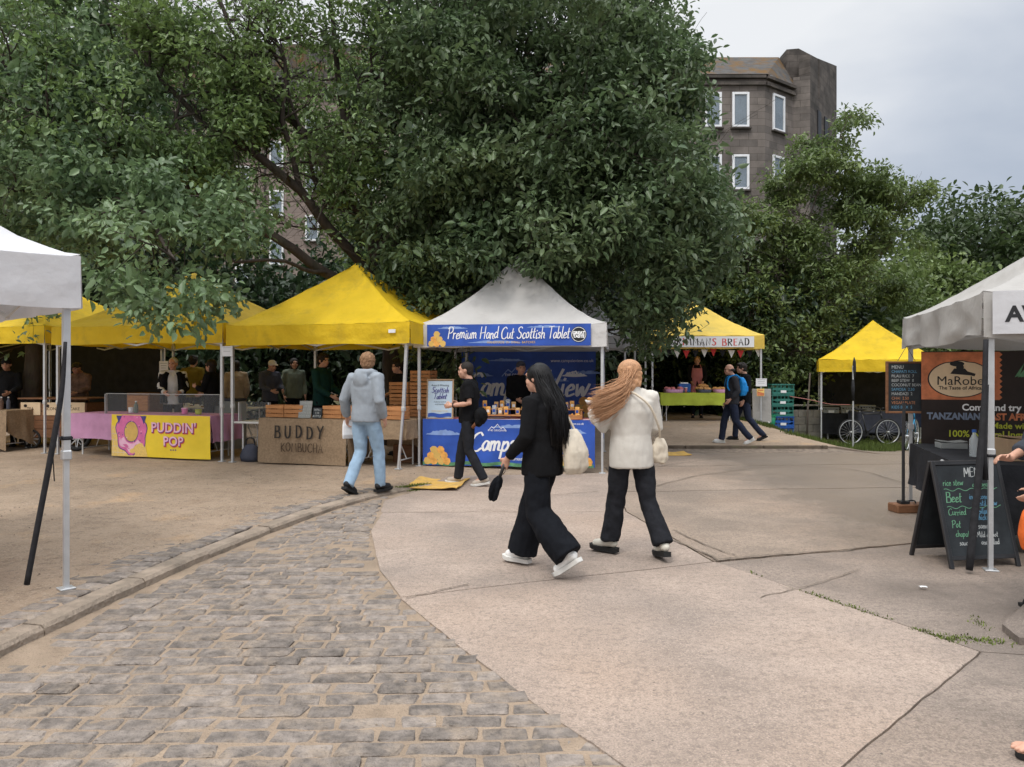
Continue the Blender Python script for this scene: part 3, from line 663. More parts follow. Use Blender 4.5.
for k, q in enumerate((.30, .55)):
    d = Vector((2.9, 3.8, 0)); c = Vector((14.5, 37.2, 13.6)) + d * q - o; dn = d.normalized(); nr = Vector((dn.y, -dn.x, 0))
    s = MB(); s.box(c + nr * .0, (.55, .12, 2.1), 0, Matrix((dn, -nr, Vector((0, 0, 1)))).transposed()); s.build('stair_slit', M['black_print'], b1)
b2 = thing('tenement', 'long pinkish grey tenement seen through the branches over the yellow stalls', 'building', (-14, 46, 0))
mb = MB(); HB = 18.6
mb.box((-6, 4, HB / 2 - .3), (38, 8, HB), 0); mb.build('wall', M['stone_pink'], b2)
mb = MB(); mb.box((-6, -.12, HB - .3), (38.2, .3, .3), 0, None, .03); mb.build('cornice', M['stone_dark'], b2)
mb = MB(); prism(mb, [(-25.4, HB - .1), (13.4, HB - .1), (13.4, HB + .1), (8, HB + 2.6), (-20, HB + 2.6), (-25.4, HB + .1)], -.3, 8.3); mb.build('roof', M['roof_slate'], b2)
for f in range(6):
    zc = 16.2 - f * 2.95 - .05
    for x_ in (-10.5, -6.6, -2.2, -.15, 2.0, 5.4, 8.2): window(b2, (x_, 0, zc - (1.45 if x_ == -.15 else 0)), (1, 0, 0), .85, 1.55)
mb = MB(); mb.tube([(-.85, -.08, 0), (-.85, -.08, HB - .4)], .055, 8); mb.build('downpipe', M['stone_dark'], b2)
# ------------------------------------------------------------------ trees
M['bark'] = mat('dark_bark', (.055, .045, .038), .95, .35, 8, .6, 30, .15, stretch=(1, 1, .3), dirt=((.07, .08, .04), 2, .55, .5))
M['bark_pale'] = mat('greyish_bark', (.12, .10, .085), .95, .35, 8, .6, 30, .15, stretch=(1, 1, .3))
def leafmat(n, c, c2, isl=.35): M[n] = mat(n, c, .42, .2, .8, spec=.5, trans=.36, island=isl, col2=c2)
leafmat('leaf_deep', (.067, .114, .052), (.138, .192, .084))
leafmat('leaf_open', (.100, .165, .056), (.185, .265, .082))
leafmat('leaf_grey', (.100, .165, .080), (.18, .260, .115))
leafmat('leaf_fresh', (.095, .145, .050), (.165, .22, .065))
leafmat('leaf_dark', (.020, .042, .020), (.040, .068, .028))
leafmat('leaf_far', (.045, .078, .030), (.075, .110, .038))
M['leaf_yellow'] = mat('yellowing_leaf', (.45, .33, .02), .6, .2, 4, trans=.3, island=.2)
def leaves(name, C, A, size, mt, parent, rng, up=.55, droop=.25, aspect=.5):
    """C: N x 3 leaf bases, A: N x 3 outward hints"""
    N = len(C)
    d = A * .7 + rng.normal(0, .75, (N, 3)); d[:, 2] -= droop; d /= np.linalg.norm(d, axis=1)[:, None] + 1e-9
    n = rng.normal(0, .55, (N, 3)); n[:, 2] += up * 1.6; n += A * .35
    n -= d * (n * d).sum(1)[:, None]; n /= np.linalg.norm(n, axis=1)[:, None] + 1e-9
    s = np.cross(d, n); L = size * np.clip(rng.lognormal(0, .32, (N, 1)), .45, 1.8); W = L * aspect * rng.uniform(.8, 1.1, (N, 1))
    V = np.empty((N, 6, 3)); fold = n * W * .22
    V[:, 0] = C; V[:, 1] = C + d * L * .3 + s * W * .46 + fold; V[:, 2] = C + d * L * .68 + s * W * .42 + fold * .8
    V[:, 3] = C + d * L - n * L * .08; V[:, 4] = C + d * L * .68 - s * W * .42 + fold * .8; V[:, 5] = C + d * L * .3 - s * W * .46 + fold
    me = bpy.data.meshes.new(name); me.vertices.add(N * 6); me.vertices.foreach_set('co', V.astype(np.float32).ravel())
    me.loops.add(N * 8); me.polygons.add(N * 2); b = (np.arange(N) * 6)[:, None]
    idx = np.concatenate([b + np.array([[0, 1, 2, 3]]), b + np.array([[0, 3, 4, 5]])], 1).astype(np.int32)
    me.loops.foreach_set('vertex_index', idx.ravel()); me.polygons.foreach_set('loop_start', (np.arange(N * 2) * 4).astype(np.int32))
    me.update(calc_edges=True); me.materials.append(mt); me.validate()
    return link(name, me, parent)
def wob(pts, amp, n=6, sd=0.0):
    pts = [Vector(p) for p in pts]; outp = []
    for i in range(len(pts) - 1):
        a, b = pts[i], pts[i + 1]
        for k in range(n):
            t = k / n; p = a.lerp(b, t); L = (b - a).length
            p += Vector((fbm(i + t, sd, 1), fbm(i + t, sd, 4), fbm(i + t, sd, 7))) * amp * L * math.sin(math.pi * t)
            outp.append(p)
    outp.append(pts[-1]); return outp
def grow(mb, p, d, L, r, depth, tips, rd, sag=.0, spread=.75, minr=.006):
    """a wandering branch with side shoots; collects points along the thin shoots"""
    n = 6; pts = [p]; dd = d.normalized(); 
    for i in range(n):
        dd = (dd + Vector((rd.gauss(0, .16), rd.gauss(0, .16), rd.gauss(0, .13) - sag + .03)) ).normalized(); pts.append(pts[-1] + dd * L / n)
    rad = [max(minr * .6, r * (1 - .8 * i / n)) for i in range(n + 1)]; mb.tube(pts, rad, 6 if r > .03 else 4, cap=False)
    if depth == 0 or r < minr:
        for i in range(2, n + 1): tips.append((pts[i].copy(), dd.copy()))
        return
    for i in range(1, n + 1):
        for _ in range(1 if i < n else 2):
            if rd.random() < .85:
                dv = (pts[min(i + 1, n)] - pts[i - 1]).normalized(); q = Vector((rd.gauss(0, 1), rd.gauss(0, 1), rd.gauss(0, .8)));
                q = (q - dv * q.dot(dv)).normalized(); nd = (dv * (1 - spread * .45) + q * spread).normalized()
                grow(mb, pts[i], nd, L * rd.uniform(.42, .68), rad[i] * rd.uniform(.5, .7), depth - 1, tips, rd, sag, spread, minr)
def clusters_to_leaves(cl, dirs, per, spread, rng):
    C = np.array(cl); D = np.array(dirs); N = len(C)
    off = rng.normal(0, 1, (N, per, 3)) * np.array([spread, spread, spread * .55]); C2 = C[:, None, :] + off
    A = off / (np.linalg.norm(off, axis=2)[:, :, None] + 1e-6) * .55 + D[:, None, :] * .6
    return C2.reshape(-1, 3), A.reshape(-1, 3)
def lobe_clusters(lobes, n, rng, fill=.25, gapscale=.9, gap=-.15, keep=None):
    W = np.array([(a * b + b * c + a * c) for _, _, _, a, b, c in lobes]); W = W / W.sum(); cl = []; di = []
    LB = np.array(lobes)
    while len(cl) < n:
        k = rng.choice(len(lobes), p=W); cx, cy, cz, a, b, c = lobes[k]
        u = rng.normal(0, 1, 3); u /= np.linalg.norm(u); r = rng.uniform(.82, 1.08) if rng.random() > fill else rng.uniform(.3, .85)
        p = np.array([cx + u[0] * a * r, cy + u[1] * b * r, cz + u[2] * c * r])
        q = (((p - LB[:, :3]) / LB[:, 3:]) ** 2).sum(1); q[k] = 9
        if q.min() < .55: continue
        if fbm(p[0] * gapscale, p[1] * gapscale, p[2] * gapscale) < gap: continue
        if keep and not keep(p): continue
        cl.append(p); di.append(u)
    return cl, di
def sublobes(lobes, k, f, rng):
    o = []
    for cx, cy, cz, a, b, c in lobes:
        for _ in range(max(3, int(k * a * a))):
            u = rng.normal(0, 1, 3); u[2] += .25; u /= np.linalg.norm(u); r = rng.uniform(.6, 1.0); s = rng.uniform(.65, 1.3) * f
            o.append((cx + u[0] * a * r, cy + u[1] * b * r, cz + u[2] * c * r, s, s, s * .62))
    return o
def tree_thing(label, base, group=None): return thing('tree', label, 'tree', base, 0, group)

EDGE = [(-60, 672), (0, 690), (60, 700), (130, 708), (200, 735), (255, 745), (288, 735), (305, 708), (322, 686), (340, 664)]
def edgeA(p):   # right-hand limit of the broad crown
    X, Y = 512 + p[0] / p[1] * F_PX, HOR - (p[2] - CAMZ) / p[1] * F_PX
    return X < ip(EDGE, Y) + 14 * fbm(Y * .03, p[1]) and not (Y > 262 and p[1] < 12.6)
# the broad dense whitebeam-like tree over the middle stalls
T = tree_thing('broad dense dark green tree spreading over the white and blue stall', gp(.3, 16.2)); B0 = Vector(T.location); rd = random.Random(5); rng = np.random.default_rng(5)
mb = MB(); tips = []
trunk = smooth_path([(0, 0, -.2), (.05, 0, 1.4), (-.05, -.1, 2.9), (.1, -.2, 4.5), (.2, -.3, 6.6), (.3, -.3, 9.0)]); mb.tube(trunk, [.27 * (1 - .85 * i / len(trunk)) + .02 for i in range(len(trunk))], 10)
for i in range(26):
    a = rd.random() * 6.28; z = rd.uniform(2.0, 8.0); L = rd.uniform(2.2, 3.8) * (1 - .05 * abs(z - 4.5))
    p = Vector((.05, -.15, z)); d = Vector((math.cos(a), math.sin(a), rd.uniform(.0, .6)))
    grow(mb, p, d, L, .075, 2, tips, rd, .03)
mb.build('trunk', M['bark'], T, True)
lobes = []
for (x, y, z, r) in ((.4, 14.2, 4.3, 1.6), (1.9, 13.8, 4.5, 1.6), (3.0, 14.2, 4.2, 1.35), (3.25, 14.1, 5.4, 1.35), (3.1, 14.6, 6.6, 1.2), (2.2, 14.0, 6.2, 1.6), (.5, 13.7, 6.0, 1.9), (-.9, 14.2, 5.2, 1.5), (-1.5, 14.6, 4.0, 1.35), (-1.1, 14.5, 6.9, 1.5), (.6, 14.2, 7.9, 1.9), (2.2, 14.5, 7.8, 1.5), (-.9, 15.5, 8.6, 1.5), (.8, 16, 9.6, 1.8), (2.2, 16, 9.0, 1.5), (.3, 17.5, 6, 2.5), (2.8, 17, 5.5, 2.0), (-1.6, 17, 5, 1.8),
                     (2.75, 13.7, 3.2, .75), (2.4, 13.3, 3.6, .8), (-.45, 13.6, 3.75, .75), (-1.5, 13.9, 3.3, .75), (1.1, 13.5, 4.2, .9), (3.6, 14.3, 4.5, .85), (2.9, 14.0, 2.55, .38), (2.55, 13.6, 2.75, .45), (3.15, 14.2, 3.2, .6), (-.7, 13.4, 3.35, .42)):
    lobes.append((x, y, z, r, r * .95, r * .82))
cl, di = lobe_clusters(sublobes(lobes, 9, .46, rng), 7600, rng, .3, .75, -.36, edgeA)
t2 = [(np.array(p + B0), np.array(d)) for p, d in tips if rd.random() < .35 and edgeA(p + B0)]
C, A = clusters_to_leaves(cl + [t[0] for t in t2], di + [t[1] for t in t2], 15, .15, rng)
leaves('crown', C - np.array(B0), A, .118, M['leaf_deep'], T, rng, droop=.35, aspect=.5)

# the open tree whose long bare limbs lean left over the yellow stalls
T = tree_thing('open tree with long bare dark limbs leaning left over the yellow stalls', gp(-2.35, 15.6)); B0 = Vector(T.location); rd = random.Random(9); rng = np.random.default_rng(9)
mb = MB(); tips = []; O = B0
limbs = [([(392, 446, 15.6), (397, 395, 15.6), (392, 345, 15.5), (388, 300, 15.3)], .24, .17),
 ([(390, 318, 15.4), (345, 284, 14.6), (292, 248, 14.0), (240, 219, 13.6), (195, 190, 13.2), (140, 165, 12.9), (60, 105, 12.6), (10, 80, 12.6)], .12, .02),
 ([(388, 305, 15.3), (350, 250, 14.7), (300, 190, 14.1), (250, 150, 13.7), (205, 125, 13.4), (150, 70, 13.2), (110, 10, 13.2)], .12, .02),
 ([(388, 300, 15.3), (362, 215, 15.0), (320, 150, 14.6), (272, 92, 14.3), (232, 30, 14.1), (205, -40, 14.1)], .11, .025),
 ([(388, 300, 15.3), (372, 210, 15.1), (345, 125, 15.0), (335, 45, 15.0), (328, -50, 15.0)], .11, .03),
 ([(389, 300, 15.3), (402, 210, 15.5), (393, 120, 15.5), (385, 20, 15.5), (395, -60, 15.5)], .11, .03),
 ([(330, 273, 14.4), (285, 261, 13.6), (235, 262, 13.2), (205, 240, 12.9)], .045, .012),
 ([(300, 190, 14.1), (282, 120, 13.9), (285, 60, 13.8), (262, 0, 13.8)], .06, .015),
 ([(250, 150, 13.7), (262, 80, 13.5), (240, 20, 13.4)], .045, .012),
 ([(362, 215, 15.0), (315, 182, 14.4), (290, 100, 14.0), (280, 40, 14.0)], .05, .012),
 ([(345, 125, 15.0), (372, 70, 14.8), (360, 10, 14.8)], .05, .012),
 ([(195, 190, 13.2), (175, 120, 13.0), (190, 60, 13.0)], .04, .01)]
for pts, r0, r1 in limbs:
    P = wob([px(*q) - O for q in pts], .10, 5, pts[0][0] + len(pts)); k = len(P)
    mb.tube(P, [r0 + (r1 - r0) * i / (k - 1) for i in range(k)], 8, cap=False)
    if r0 > .2: continue
    for i in range(max(3, k // 5), k, 1):
        w_ = P[i] + O
        if HOR - (w_.z - CAMZ) / w_.y * F_PX > 228 and 512 + w_.x / w_.y * F_PX > 205 and r0 < .13 and i > 3: continue
        if rd.random() < .62:
            dv = (P[min(i + 1, k - 1)] - P[i - 1]).normalized(); q = Vector((rd.gauss(0, 1), rd.gauss(0, .9), rd.gauss(.35, .8))); q = (q - dv * q.dot(dv)).normalized()
            grow(mb, P[i], dv * .5 + q, rd.uniform(.8, 1.9), .028, 2, tips, rd, .01, .8, .005)
mb.build('trunk', M['bark'], T, True)
keepers = []
for p, d in tips:
    wpt = p + B0; X = 512 + wpt.x / wpt.y * F_PX; Y = HOR - (wpt.z - CAMZ) / wpt.y * F_PX
    if 232 < X < 325 and 150 < Y < 335: continue
    if Y > 268 and X > 225: continue
    if Y < 75 and 190 < X < 390 and rd.random() < .55: continue         # the open window in the crown where the tenement shows
    if fbm(wpt.x * .9, wpt.y * .9, wpt.z * .9) < -.16: continue
    if rd.random() < .62: keepers.append((np.array(p), np.array(d)))
if len(keepers) > 4200: keepers = rd.sample(keepers, 4200)
C, A = clusters_to_leaves([k[0] for k in keepers], [k[1] for k in keepers], 8, .13, rng)
leaves('crown', C, A, .095, M['leaf_open'], T, rng, droop=.3, aspect=.48)

# the nearer left tree hanging down in front of the yellow stall
T = tree_thing('leafy grey green tree at far left drooping in front of the yellow awning', gp(-8.6, 15.6)); B0 = Vector(T.location); rd = random.Random(21); rng = np.random.default_rng(21)
mb = MB(); tips = []
for pts, r0, r1 in [([(30, 446, 15.6), (34, 360, 15.5), (30, 260, 15.2), (45, 160, 15), (30, 60, 15)], .2, .05), ([(30, 270, 15.2), (70, 215, 13.8), (100, 200, 12.3), (150, 215, 11.0), (175, 260, 10.4)], .09, .015), ([(34, 300, 15.2), (10, 230, 14.2), (-20, 150, 13.6)], .1, .03),
                    ([(40, 240, 15.2), (120, 190, 13.6), (175, 200, 12.0), (210, 240, 11.2)], .07, .012), ([(40, 180, 15), (90, 110, 14), (120, 40, 13.6)], .08, .02), ([(60, 222, 14), (30, 190, 12.6), (-10, 190, 11.6)], .05, .012)]:
    P = wob([px(*q) - B0 for q in pts], .1, 5, pts[0][1]); k = len(P); mb.tube(P, [r0 + (r1 - r0) * i / (k - 1) for i in range(k)], 8, cap=False)
    for i in range(6, k):
        if rd.random() < .5: grow(mb, P[i], Vector((rd.gauss(0, 1), rd.gauss(-.2, 1), rd.gauss(.1, .7))), rd.uniform(.7, 1.5), .022, 1, tips, rd, .06, .8, .005)
mb.build('trunk', M['bark'], T, True)
lobes = []
for x, y, d, r in ((150, 255, 10.6, .62), (185, 285, 10.0, .38), (205, 250, 10.8, .5), (120, 235, 11.0, .7), (95, 200, 11.6, .8), (160, 205, 11.4, .75), (205, 205, 11.8, .6), (60, 180, 12, .9), (20, 200, 12, .9), (110, 160, 12.2, .9), (40, 120, 12.6, 1.0), (-20, 130, 12.6, 1.1), (0, 60, 13, 1.2), (70, 60, 13.4, 1.1), (120, 100, 13.2, .9), (30, 0, 13.8, 1.3), (100, 5, 14, 1.0), (165, 310, 9.9, .26), (140, 290, 10.2, .38), (215, 290, 10.8, .34), (20, 250, 13, .9), (70, 245, 12.6, .7), (180, 245, 10.6, .5), (235, 225, 11.4, .32), (172, 322, 9.9, .13), (105, 270, 11.0, .42)):
    p = px(x, y, d); lobes.append((p.x, p.y, p.z, r, r, r * .85))
cl, di = lobe_clusters(sublobes(lobes, 16, .30, rng), 2100, rng, .3, 1.1, -.12)
t2 = [(np.array(p + B0), np.array(d)) for p, d in tips if rd.random() < .25]
C, A = clusters_to_leaves(cl + [t[0] for t in t2], di + [t[1] for t in t2], 10, .13, rng)
leaves('crown', C - np.array(B0), A, .112, M['leaf_grey'], T, rng, droop=.4, aspect=.55)
yl = [px(185, 300, 10.2), px(200, 308, 10.4), px(176, 292, 10.2), px(205, 300, 10.5), px(192, 315, 10.3)]
C, A = clusters_to_leaves([np.array(p) for p in yl], [np.array((0, 0, -1.0))] * 5, 7, .10, rng)
leaves('yellow_leaves', C - np.array(B0), A, .11, M['leaf_yellow'], T, rng, droop=.4)

# taller trees behind the stalls, closing the view
def blob_tree(label, base, cz, H, Rr, ncl, per, size, mt, seed, group=None, gap=-.2, spread=.3, bark='bark', nl=14, gs=.6, low=0.0):
    T = tree_thing(label, base, group); B0 = Vector(base); rd = random.Random(seed); rng = np.random.default_rng(seed); mb = MB(); tips = []
    tr = wob([(0, 0, -.3), (rd.gauss(0, .2), rd.gauss(0, .2), H * .4), (rd.gauss(0, .3), rd.gauss(0, .3), H * .85)], .12, 6, seed); k = len(tr)
    mb.tube(tr, [max(.02, H * .022 * (1 - .9 * i / k)) for i in range(k)], 8)
    for i in range(16):
        a = rd.random() * 6.28; j = rd.randrange(k // 3, k); grow(mb, tr[j], Vector((math.cos(a), math.sin(a), rd.uniform(.1, .9))), Rr * rd.uniform(.5, .95), H * .008, 1, tips, rd, .0)
    mb.build('trunk', M[bark], T, True)
    lobes = []
    for i in range(nl):
        z = low + (H - low) * (i + .5) / nl; f = math.sin(math.pi * min(1, .12 + .88 * ((H - z) / (H - low)) ** .75)) if False else (1 - abs((z - cz) / (max(H - cz, cz - low) * 1.08)) ** 2.2)
        r = max(.18 * Rr, Rr * .62 * f); a = i * 2.4 + rd.random(); e = Rr * .55 * f
        lobes.append((B0.x + e * math.cos(a), B0.y + e * math.sin(a), B0.z + z, r, r, r * .75))
        if f > .5: lobes.append((B0.x + e * math.cos(a + 3), B0.y + e * math.sin(a + 3), B0.z + z + rd.gauss(0, .3), r * .85, r * .85, r * .65))
    cl, di = lobe_clusters(sublobes(lobes, 5, .24 * Rr, rng), ncl, rng, .25, gs, gap); t2 = [(np.array(p + B0), np.array(d)) for p, d in tips]
    C, A = clusters_to_leaves(cl + [t[0] for t in t2], di + [t[1] for t in t2], per, spread, rng)
    leaves('crown', C - np.array(B0), A, size, M[mt], T, rng, droop=.25, aspect=.5); return T
BG = 'trees behind the market stalls'
blob_tree('dark bushy tree behind the wooden crates and the sandy haired man', gp(-2.0, 20.5), 2.6, 5.0, 2.3, 1500, 9, .20, 'leaf_dark', 31, BG, low=.3)
blob_tree('dark bushy tree behind the bald vendor and the pink table', gp(-6.6, 21.5), 2.0, 3.5, 2.7, 1500, 9, .20, 'leaf_dark', 32, BG, low=.3)
blob_tree('dark bushy tree behind the wooden cart at far left', gp(-11.3, 21.5), 4.0, 9.0, 3.2, 1700, 9, .20, 'leaf_dark', 33, BG, low=.3)
blob_tree('dark bushy tree behind the white and blue stall', gp(1.0, 21.8), 3.0, 5.4, 2.6, 1400, 9, .20, 'leaf_dark', 34, BG, low=.3)
blob_tree('tall thin-crowned tree rising behind the left yellow stalls', gp(-11.5, 26), 8.0, 13.0, 3.4, 1000, 9, .19, 'leaf_open', 35, BG, gap=.08, low=3)
blob_tree('tall loose tree before the long pinkish tenement', gp(-5.6, 29), 9.5, 14.0, 2.6, 480, 9, .19, 'leaf_open', 36, BG, gap=.05, low=8)
blob_tree('tall tree at the far left edge behind the dark cart', gp(-15.5, 25), 7.0, 14.0, 3.8, 1700, 9, .20, 'leaf_grey', 37, BG, gap=.02, low=1)
# the feathery pale tree in front of the tenement
T = tree_thing('feathery slender many-stemmed tree standing before the dark tenement corner', gp(7.6, 24.0)); B0 = Vector(T.location); rd = random.Random(41); rng = np.random.default_rng(41)
mb = MB(); tips = []
for tx, ty, r in ((848, 118, .06), (825, 165, .055), (790, 180, .05), (868, 190, .05), (768, 235, .045), (912, 195, .045), (755, 275, .04), (810, 145, .05), (895, 240, .04), (742, 215, .035)):
    top = px(tx, ty, 24 + rd.uniform(-1, 1)) - B0; P = wob([(rd.gauss(0, .2), rd.gauss(0, .2), -.2), Vector((top.x * .35, top.y * .5, top.z * .45)), top], .1, 8, tx); k = len(P)
    mb.tube(P, [max(.008, r * (1 - i / k)) for i in range(k)], 6, cap=False)
    for i in range(4, k):
        for _ in range(3):
            a = rd.random() * 6.28; grow(mb, P[i], Vector((math.cos(a), math.sin(a), rd.uniform(.1, .9))), rd.uniform(.7, 1.5) * (1.15 - .75 * i / k), .016, 1, tips, rd, .035, .7, .004)
mb.build('trunk', M['bark_pale'], T, True)
kp = [(np.array(p), np.array(d)) for p, d in tips if fbm(p.x * .8, p.y * .8, p.z * .8) > -.22]
if len(kp) > 4600: kp = rd.sample(kp, 4600)
sp_l = []
for x, y, r in ((905, 196, .6), (915, 190, .5), (890, 186, .6), (872, 176, .6), (880, 200, .7), (850, 190, .8), (835, 170, .7), (895, 215, .5), (862, 215, .7), (918, 192, .28), (905, 245, .6), (870, 255, .8), (760, 225, .6), (748, 262, .6), (785, 190, .6), (812, 165, .6), (845, 150, .45), (848, 122, .22), (800, 240, .9), (835, 210, .7), (840, 270, .9), (780, 285, .9), (890, 290, .8), (730, 300, .6)):
    p = px(x, y, 24 + rd.uniform(-1, 1)); sp_l.append((p.x, p.y, p.z, r, r, r * .45))
cl, di = lobe_clusters(sublobes(sp_l, 16, .26, rng), 3000, rng, .3, 1.2, -.2)
kp += [(np.array(a) - np.array(B0), b) for a, b in zip(cl, di)]
C, A = clusters_to_leaves([k[0] for k in kp], [k[1] for k in kp], 7, .13, rng)
leaves('crown', C, A, .125, M['leaf_fresh'], T, rng, droop=.3, aspect=.45)
FG = 'trees beyond the right-hand stalls'
blob_tree('dense dark tree behind the dirty white awning at the right edge', gp(21.3, 35), 5.0, 9.0, 3.8, 1900, 9, .26, 'leaf_far', 51, FG, low=.2, spread=.36)
blob_tree('bushy yellowish green tree left of the dense dark one', gp(17.0, 33), 3.6, 6.5, 3.2, 1700, 9, .24, 'leaf_fresh', 52, FG, low=.2, spread=.34)
blob_tree('low round tree right behind the yellow tent with bicycles', gp(12.6, 28.0), 2.8, 6.0, 3.0, 1700, 9, .21, 'leaf_fresh', 53, FG, low=.0)
blob_tree('dark tree hanging over the green and blue crates', gp(7.2, 26.0), 2.6, 5.6, 3.0, 1800, 9, .20, 'leaf_dark', 54, FG, low=.0)
blob_tree('dark shrubby tree directly behind the bread stall', gp(4.2, 26.0), 2.4, 5.6, 2.6, 1500, 9, .20, 'leaf_dark', 55, FG, low=.0)
blob_tree('dark shrubby tree over the low block wall', gp(10.0, 26.5), 2.2, 4.6, 2.4, 1400, 9, .19, 'leaf_dark', 56, FG, low=-.3)
blob_tree('tall tree beyond the right edge of the market', gp(25.0, 33), 5.5, 10.0, 4.0, 1500, 9, .26, 'leaf_far', 57, FG, low=.2, spread=.36)
# ------------------------------------------------------------------ gazebos
class Frame:
    def __init__(s, root, ang): s.o = Vector(root); s.a = ang; s.u = Vector((math.cos(ang), math.sin(ang), 0)); s.v = Vector((-math.sin(ang), math.cos(ang), 0))
    def __call__(s, u, v, z=None):
        p = s.o + s.u * u + s.v * v; p.z = zg(p.x, p.y) if z is None else s.o.z + z
        return p
def gazebo(label, FL, ang, w, d, mroof, eave=1.98, val=.34, peak=1.13, legm='alu', group='pop-up market gazebos', back=None, seed=0, sag=.05, mval=None, legs=True, wavy=1.0, curve=1.2, leantab=None):
    base = gp(*FL); T = thing('gazebo', label, 'gazebo', base, ang, group); F = Frame(base, ang); zt = eave + val; o = .05
    def roof(i, j):
        a = i * 2 - 1; b = j * 2 - 1; r = max(abs(a), abs(b)); m = min(abs(a), abs(b))
        z = zt + peak * (1 - r) ** curve - sag * math.sin(math.pi * min(1, r)) * (1 - (m / max(r, 1e-4)) ** 3) * 1.4
        z += .022 * fbm(a * 3, b * 3, seed) + .012 * fbm(a * 9, b * 9, seed); fold = abs(abs(a) - abs(b)); z += .012 * max(0, 1 - fold * 14)
        if r > .97: z -= .018 * (1 - m ** 4)
        return (w / 2 + a * (w / 2 + o), d / 2 + b * (d / 2 + o), z)
    mb = MB(); mb.grid(roof, 40, 40); fs = []
    for j in range(40):
        for i in range(40):
            a, b, c, d_ = mb.f[j * 40 + i]
            if i == j: fs += [(a, b, c), (a, c, d_)]
            elif i + j == 39: fs += [(b, c, d_), (b, d_, a)]
            else: fs.append((a, b, c, d_))
    mb.f = fs; mb.m = [0] * len(fs); mb.build('canopy', mroof, T, True)
    mb = MB(); c = [(-o, -o), (w + o, -o), (w + o, d + o), (-o, d + o)]
    for k in range(4):
        a = Vector((*c[k], 0)); b = Vector((*c[(k + 1) % 4], 0)); n = (b - a).normalized(); nr = Vector((n.y, -n.x, 0))
        def vf(i, j):
            p = a.lerp(b, i); e = 4 * i * (1 - i)
            z = zt - .022 * e ** .5 - val * j + (.02 * math.sin(i * 3.1) + .012 * fbm(i * 7, seed + k)) * j
            z -= (wavy - 1) * (.03 * math.sin(i * 9 + k) + .03 * fbm(i * 5, k, 2)) * j
            return p + nr * (.003 + wavy * (.016 * math.sin(i * 24 + k + seed) * .6 + .03 * fbm(i * 9, j * 2, seed + k * 7)) * (j ** .7) * min(1, e * 3) + .012 * j) + Vector((0, 0, z))
        mb.grid(vf, 46, 6)
    mb.build('valance', mval or mroof, T, True)
    ins = .02
    for k, (x, y) in enumerate(((ins, ins), (w - ins, ins), (w - ins, d - ins), (ins, d - ins))):
        if not legs: break
        wp = F(x, y); g = wp.z - base.z; dx = (leantab or {}).get(k, 0)
        mb = MB(); mb.bar((x, y, zt - .03), (x + dx * .45, y, g + .95), .045); mb.bar((x + dx * .45, y, g + .98), (x + dx, y, g + .01), .034); mb.box((x + dx * .45, y, g + .95), (.062, .062, .07), 0, None, .008); mb.box((x, y, zt - .30), (.07, .07, .10), 0, None, .01)
        leg = mb.build('leg', M[legm], T); m2 = MB(); m2.box((x + dx, y, g + .008), (.10, .10, .012), 0, None, .003); m2.build('foot_plate', M[legm], leg)
    mb = MB(); zz = zt - .06
    for a, b in (((ins, ins), (w - ins, ins)), ((w - ins, ins), (w - ins, d - ins)), ((w - ins, d - ins), (ins, d - ins)), ((ins, d - ins), (ins, ins))):
        a = Vector((*a, 0)); b = Vector((*b, 0)); m = (a + b) / 2; up = Vector((0, 0, zz)); lo = Vector((0, 0, zz - .30))
        nn = (b - a).normalized(); q = Vector((-nn.y, nn.x, 0)) * .012
        for s, e in ((a, m), (m, b)): mb.bar(s + up + q, e + lo + q, (.014, .03)); mb.bar(s + lo - q, e + up - q, (.014, .03))
    cpt = Vector((w / 2, d / 2, 0)); mb.tube([cpt + Vector((0, 0, zt + peak * .45)), cpt + Vector((0, 0, zt + peak * .97))], .02, 8)
    for x, y in ((w / 2, ins), (w / 2, d - ins), (ins, d / 2), (w - ins, d / 2)): mb.bar((x, y, zz - .1), cpt + Vector((0, 0, zt + peak * .5)), (.014, .026))
    mb.build('roof_truss', M[legm], T)
    if back:  # dark sheets added to make the inside of the stall read as shade
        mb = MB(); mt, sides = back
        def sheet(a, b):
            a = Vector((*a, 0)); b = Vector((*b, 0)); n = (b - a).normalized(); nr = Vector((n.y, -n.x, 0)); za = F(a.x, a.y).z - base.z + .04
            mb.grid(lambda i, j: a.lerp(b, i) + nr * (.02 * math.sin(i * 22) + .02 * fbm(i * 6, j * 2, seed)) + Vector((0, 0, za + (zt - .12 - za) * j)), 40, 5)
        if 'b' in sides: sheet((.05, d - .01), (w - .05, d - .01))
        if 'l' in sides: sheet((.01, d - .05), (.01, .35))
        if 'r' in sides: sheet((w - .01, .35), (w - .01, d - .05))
        mb.build('shade_sheet', mt, T, True)
    return T, F
def ang_of(a, b): return math.atan2(b[1] - a[1], b[0] - a[0])
def fold_table(label, F, u, v, w, d, h=.74, group='folding tables under the stalls'):
    base = F(u, v); T = thing('folding_table', label, 'table', base, F.a, group)
    MB().box((w / 2, d / 2, h - .02), (w, d, .035), 0, None, .01).build('table_top', M['white_metal'], T)
    for s in (.14, w - .14):
        mb = MB(); fr = [(s, .07, 0), (s, .07, h - .04), (s, d - .07, h - .04), (s, d - .07, 0)]
        for a, b in ((0, 1), (3, 2)): mb.tube([fr[a], fr[b]], .014, 8)
        mb.tube([(s, .07, .12), (s, d - .07, .12)], .01, 6); mb.tube([(s, d / 2, .12), (s + (.25 if s < w / 2 else -.25), d / 2, h - .04)], .009, 6); mb.build('leg', M['white_metal'], T)
    return T
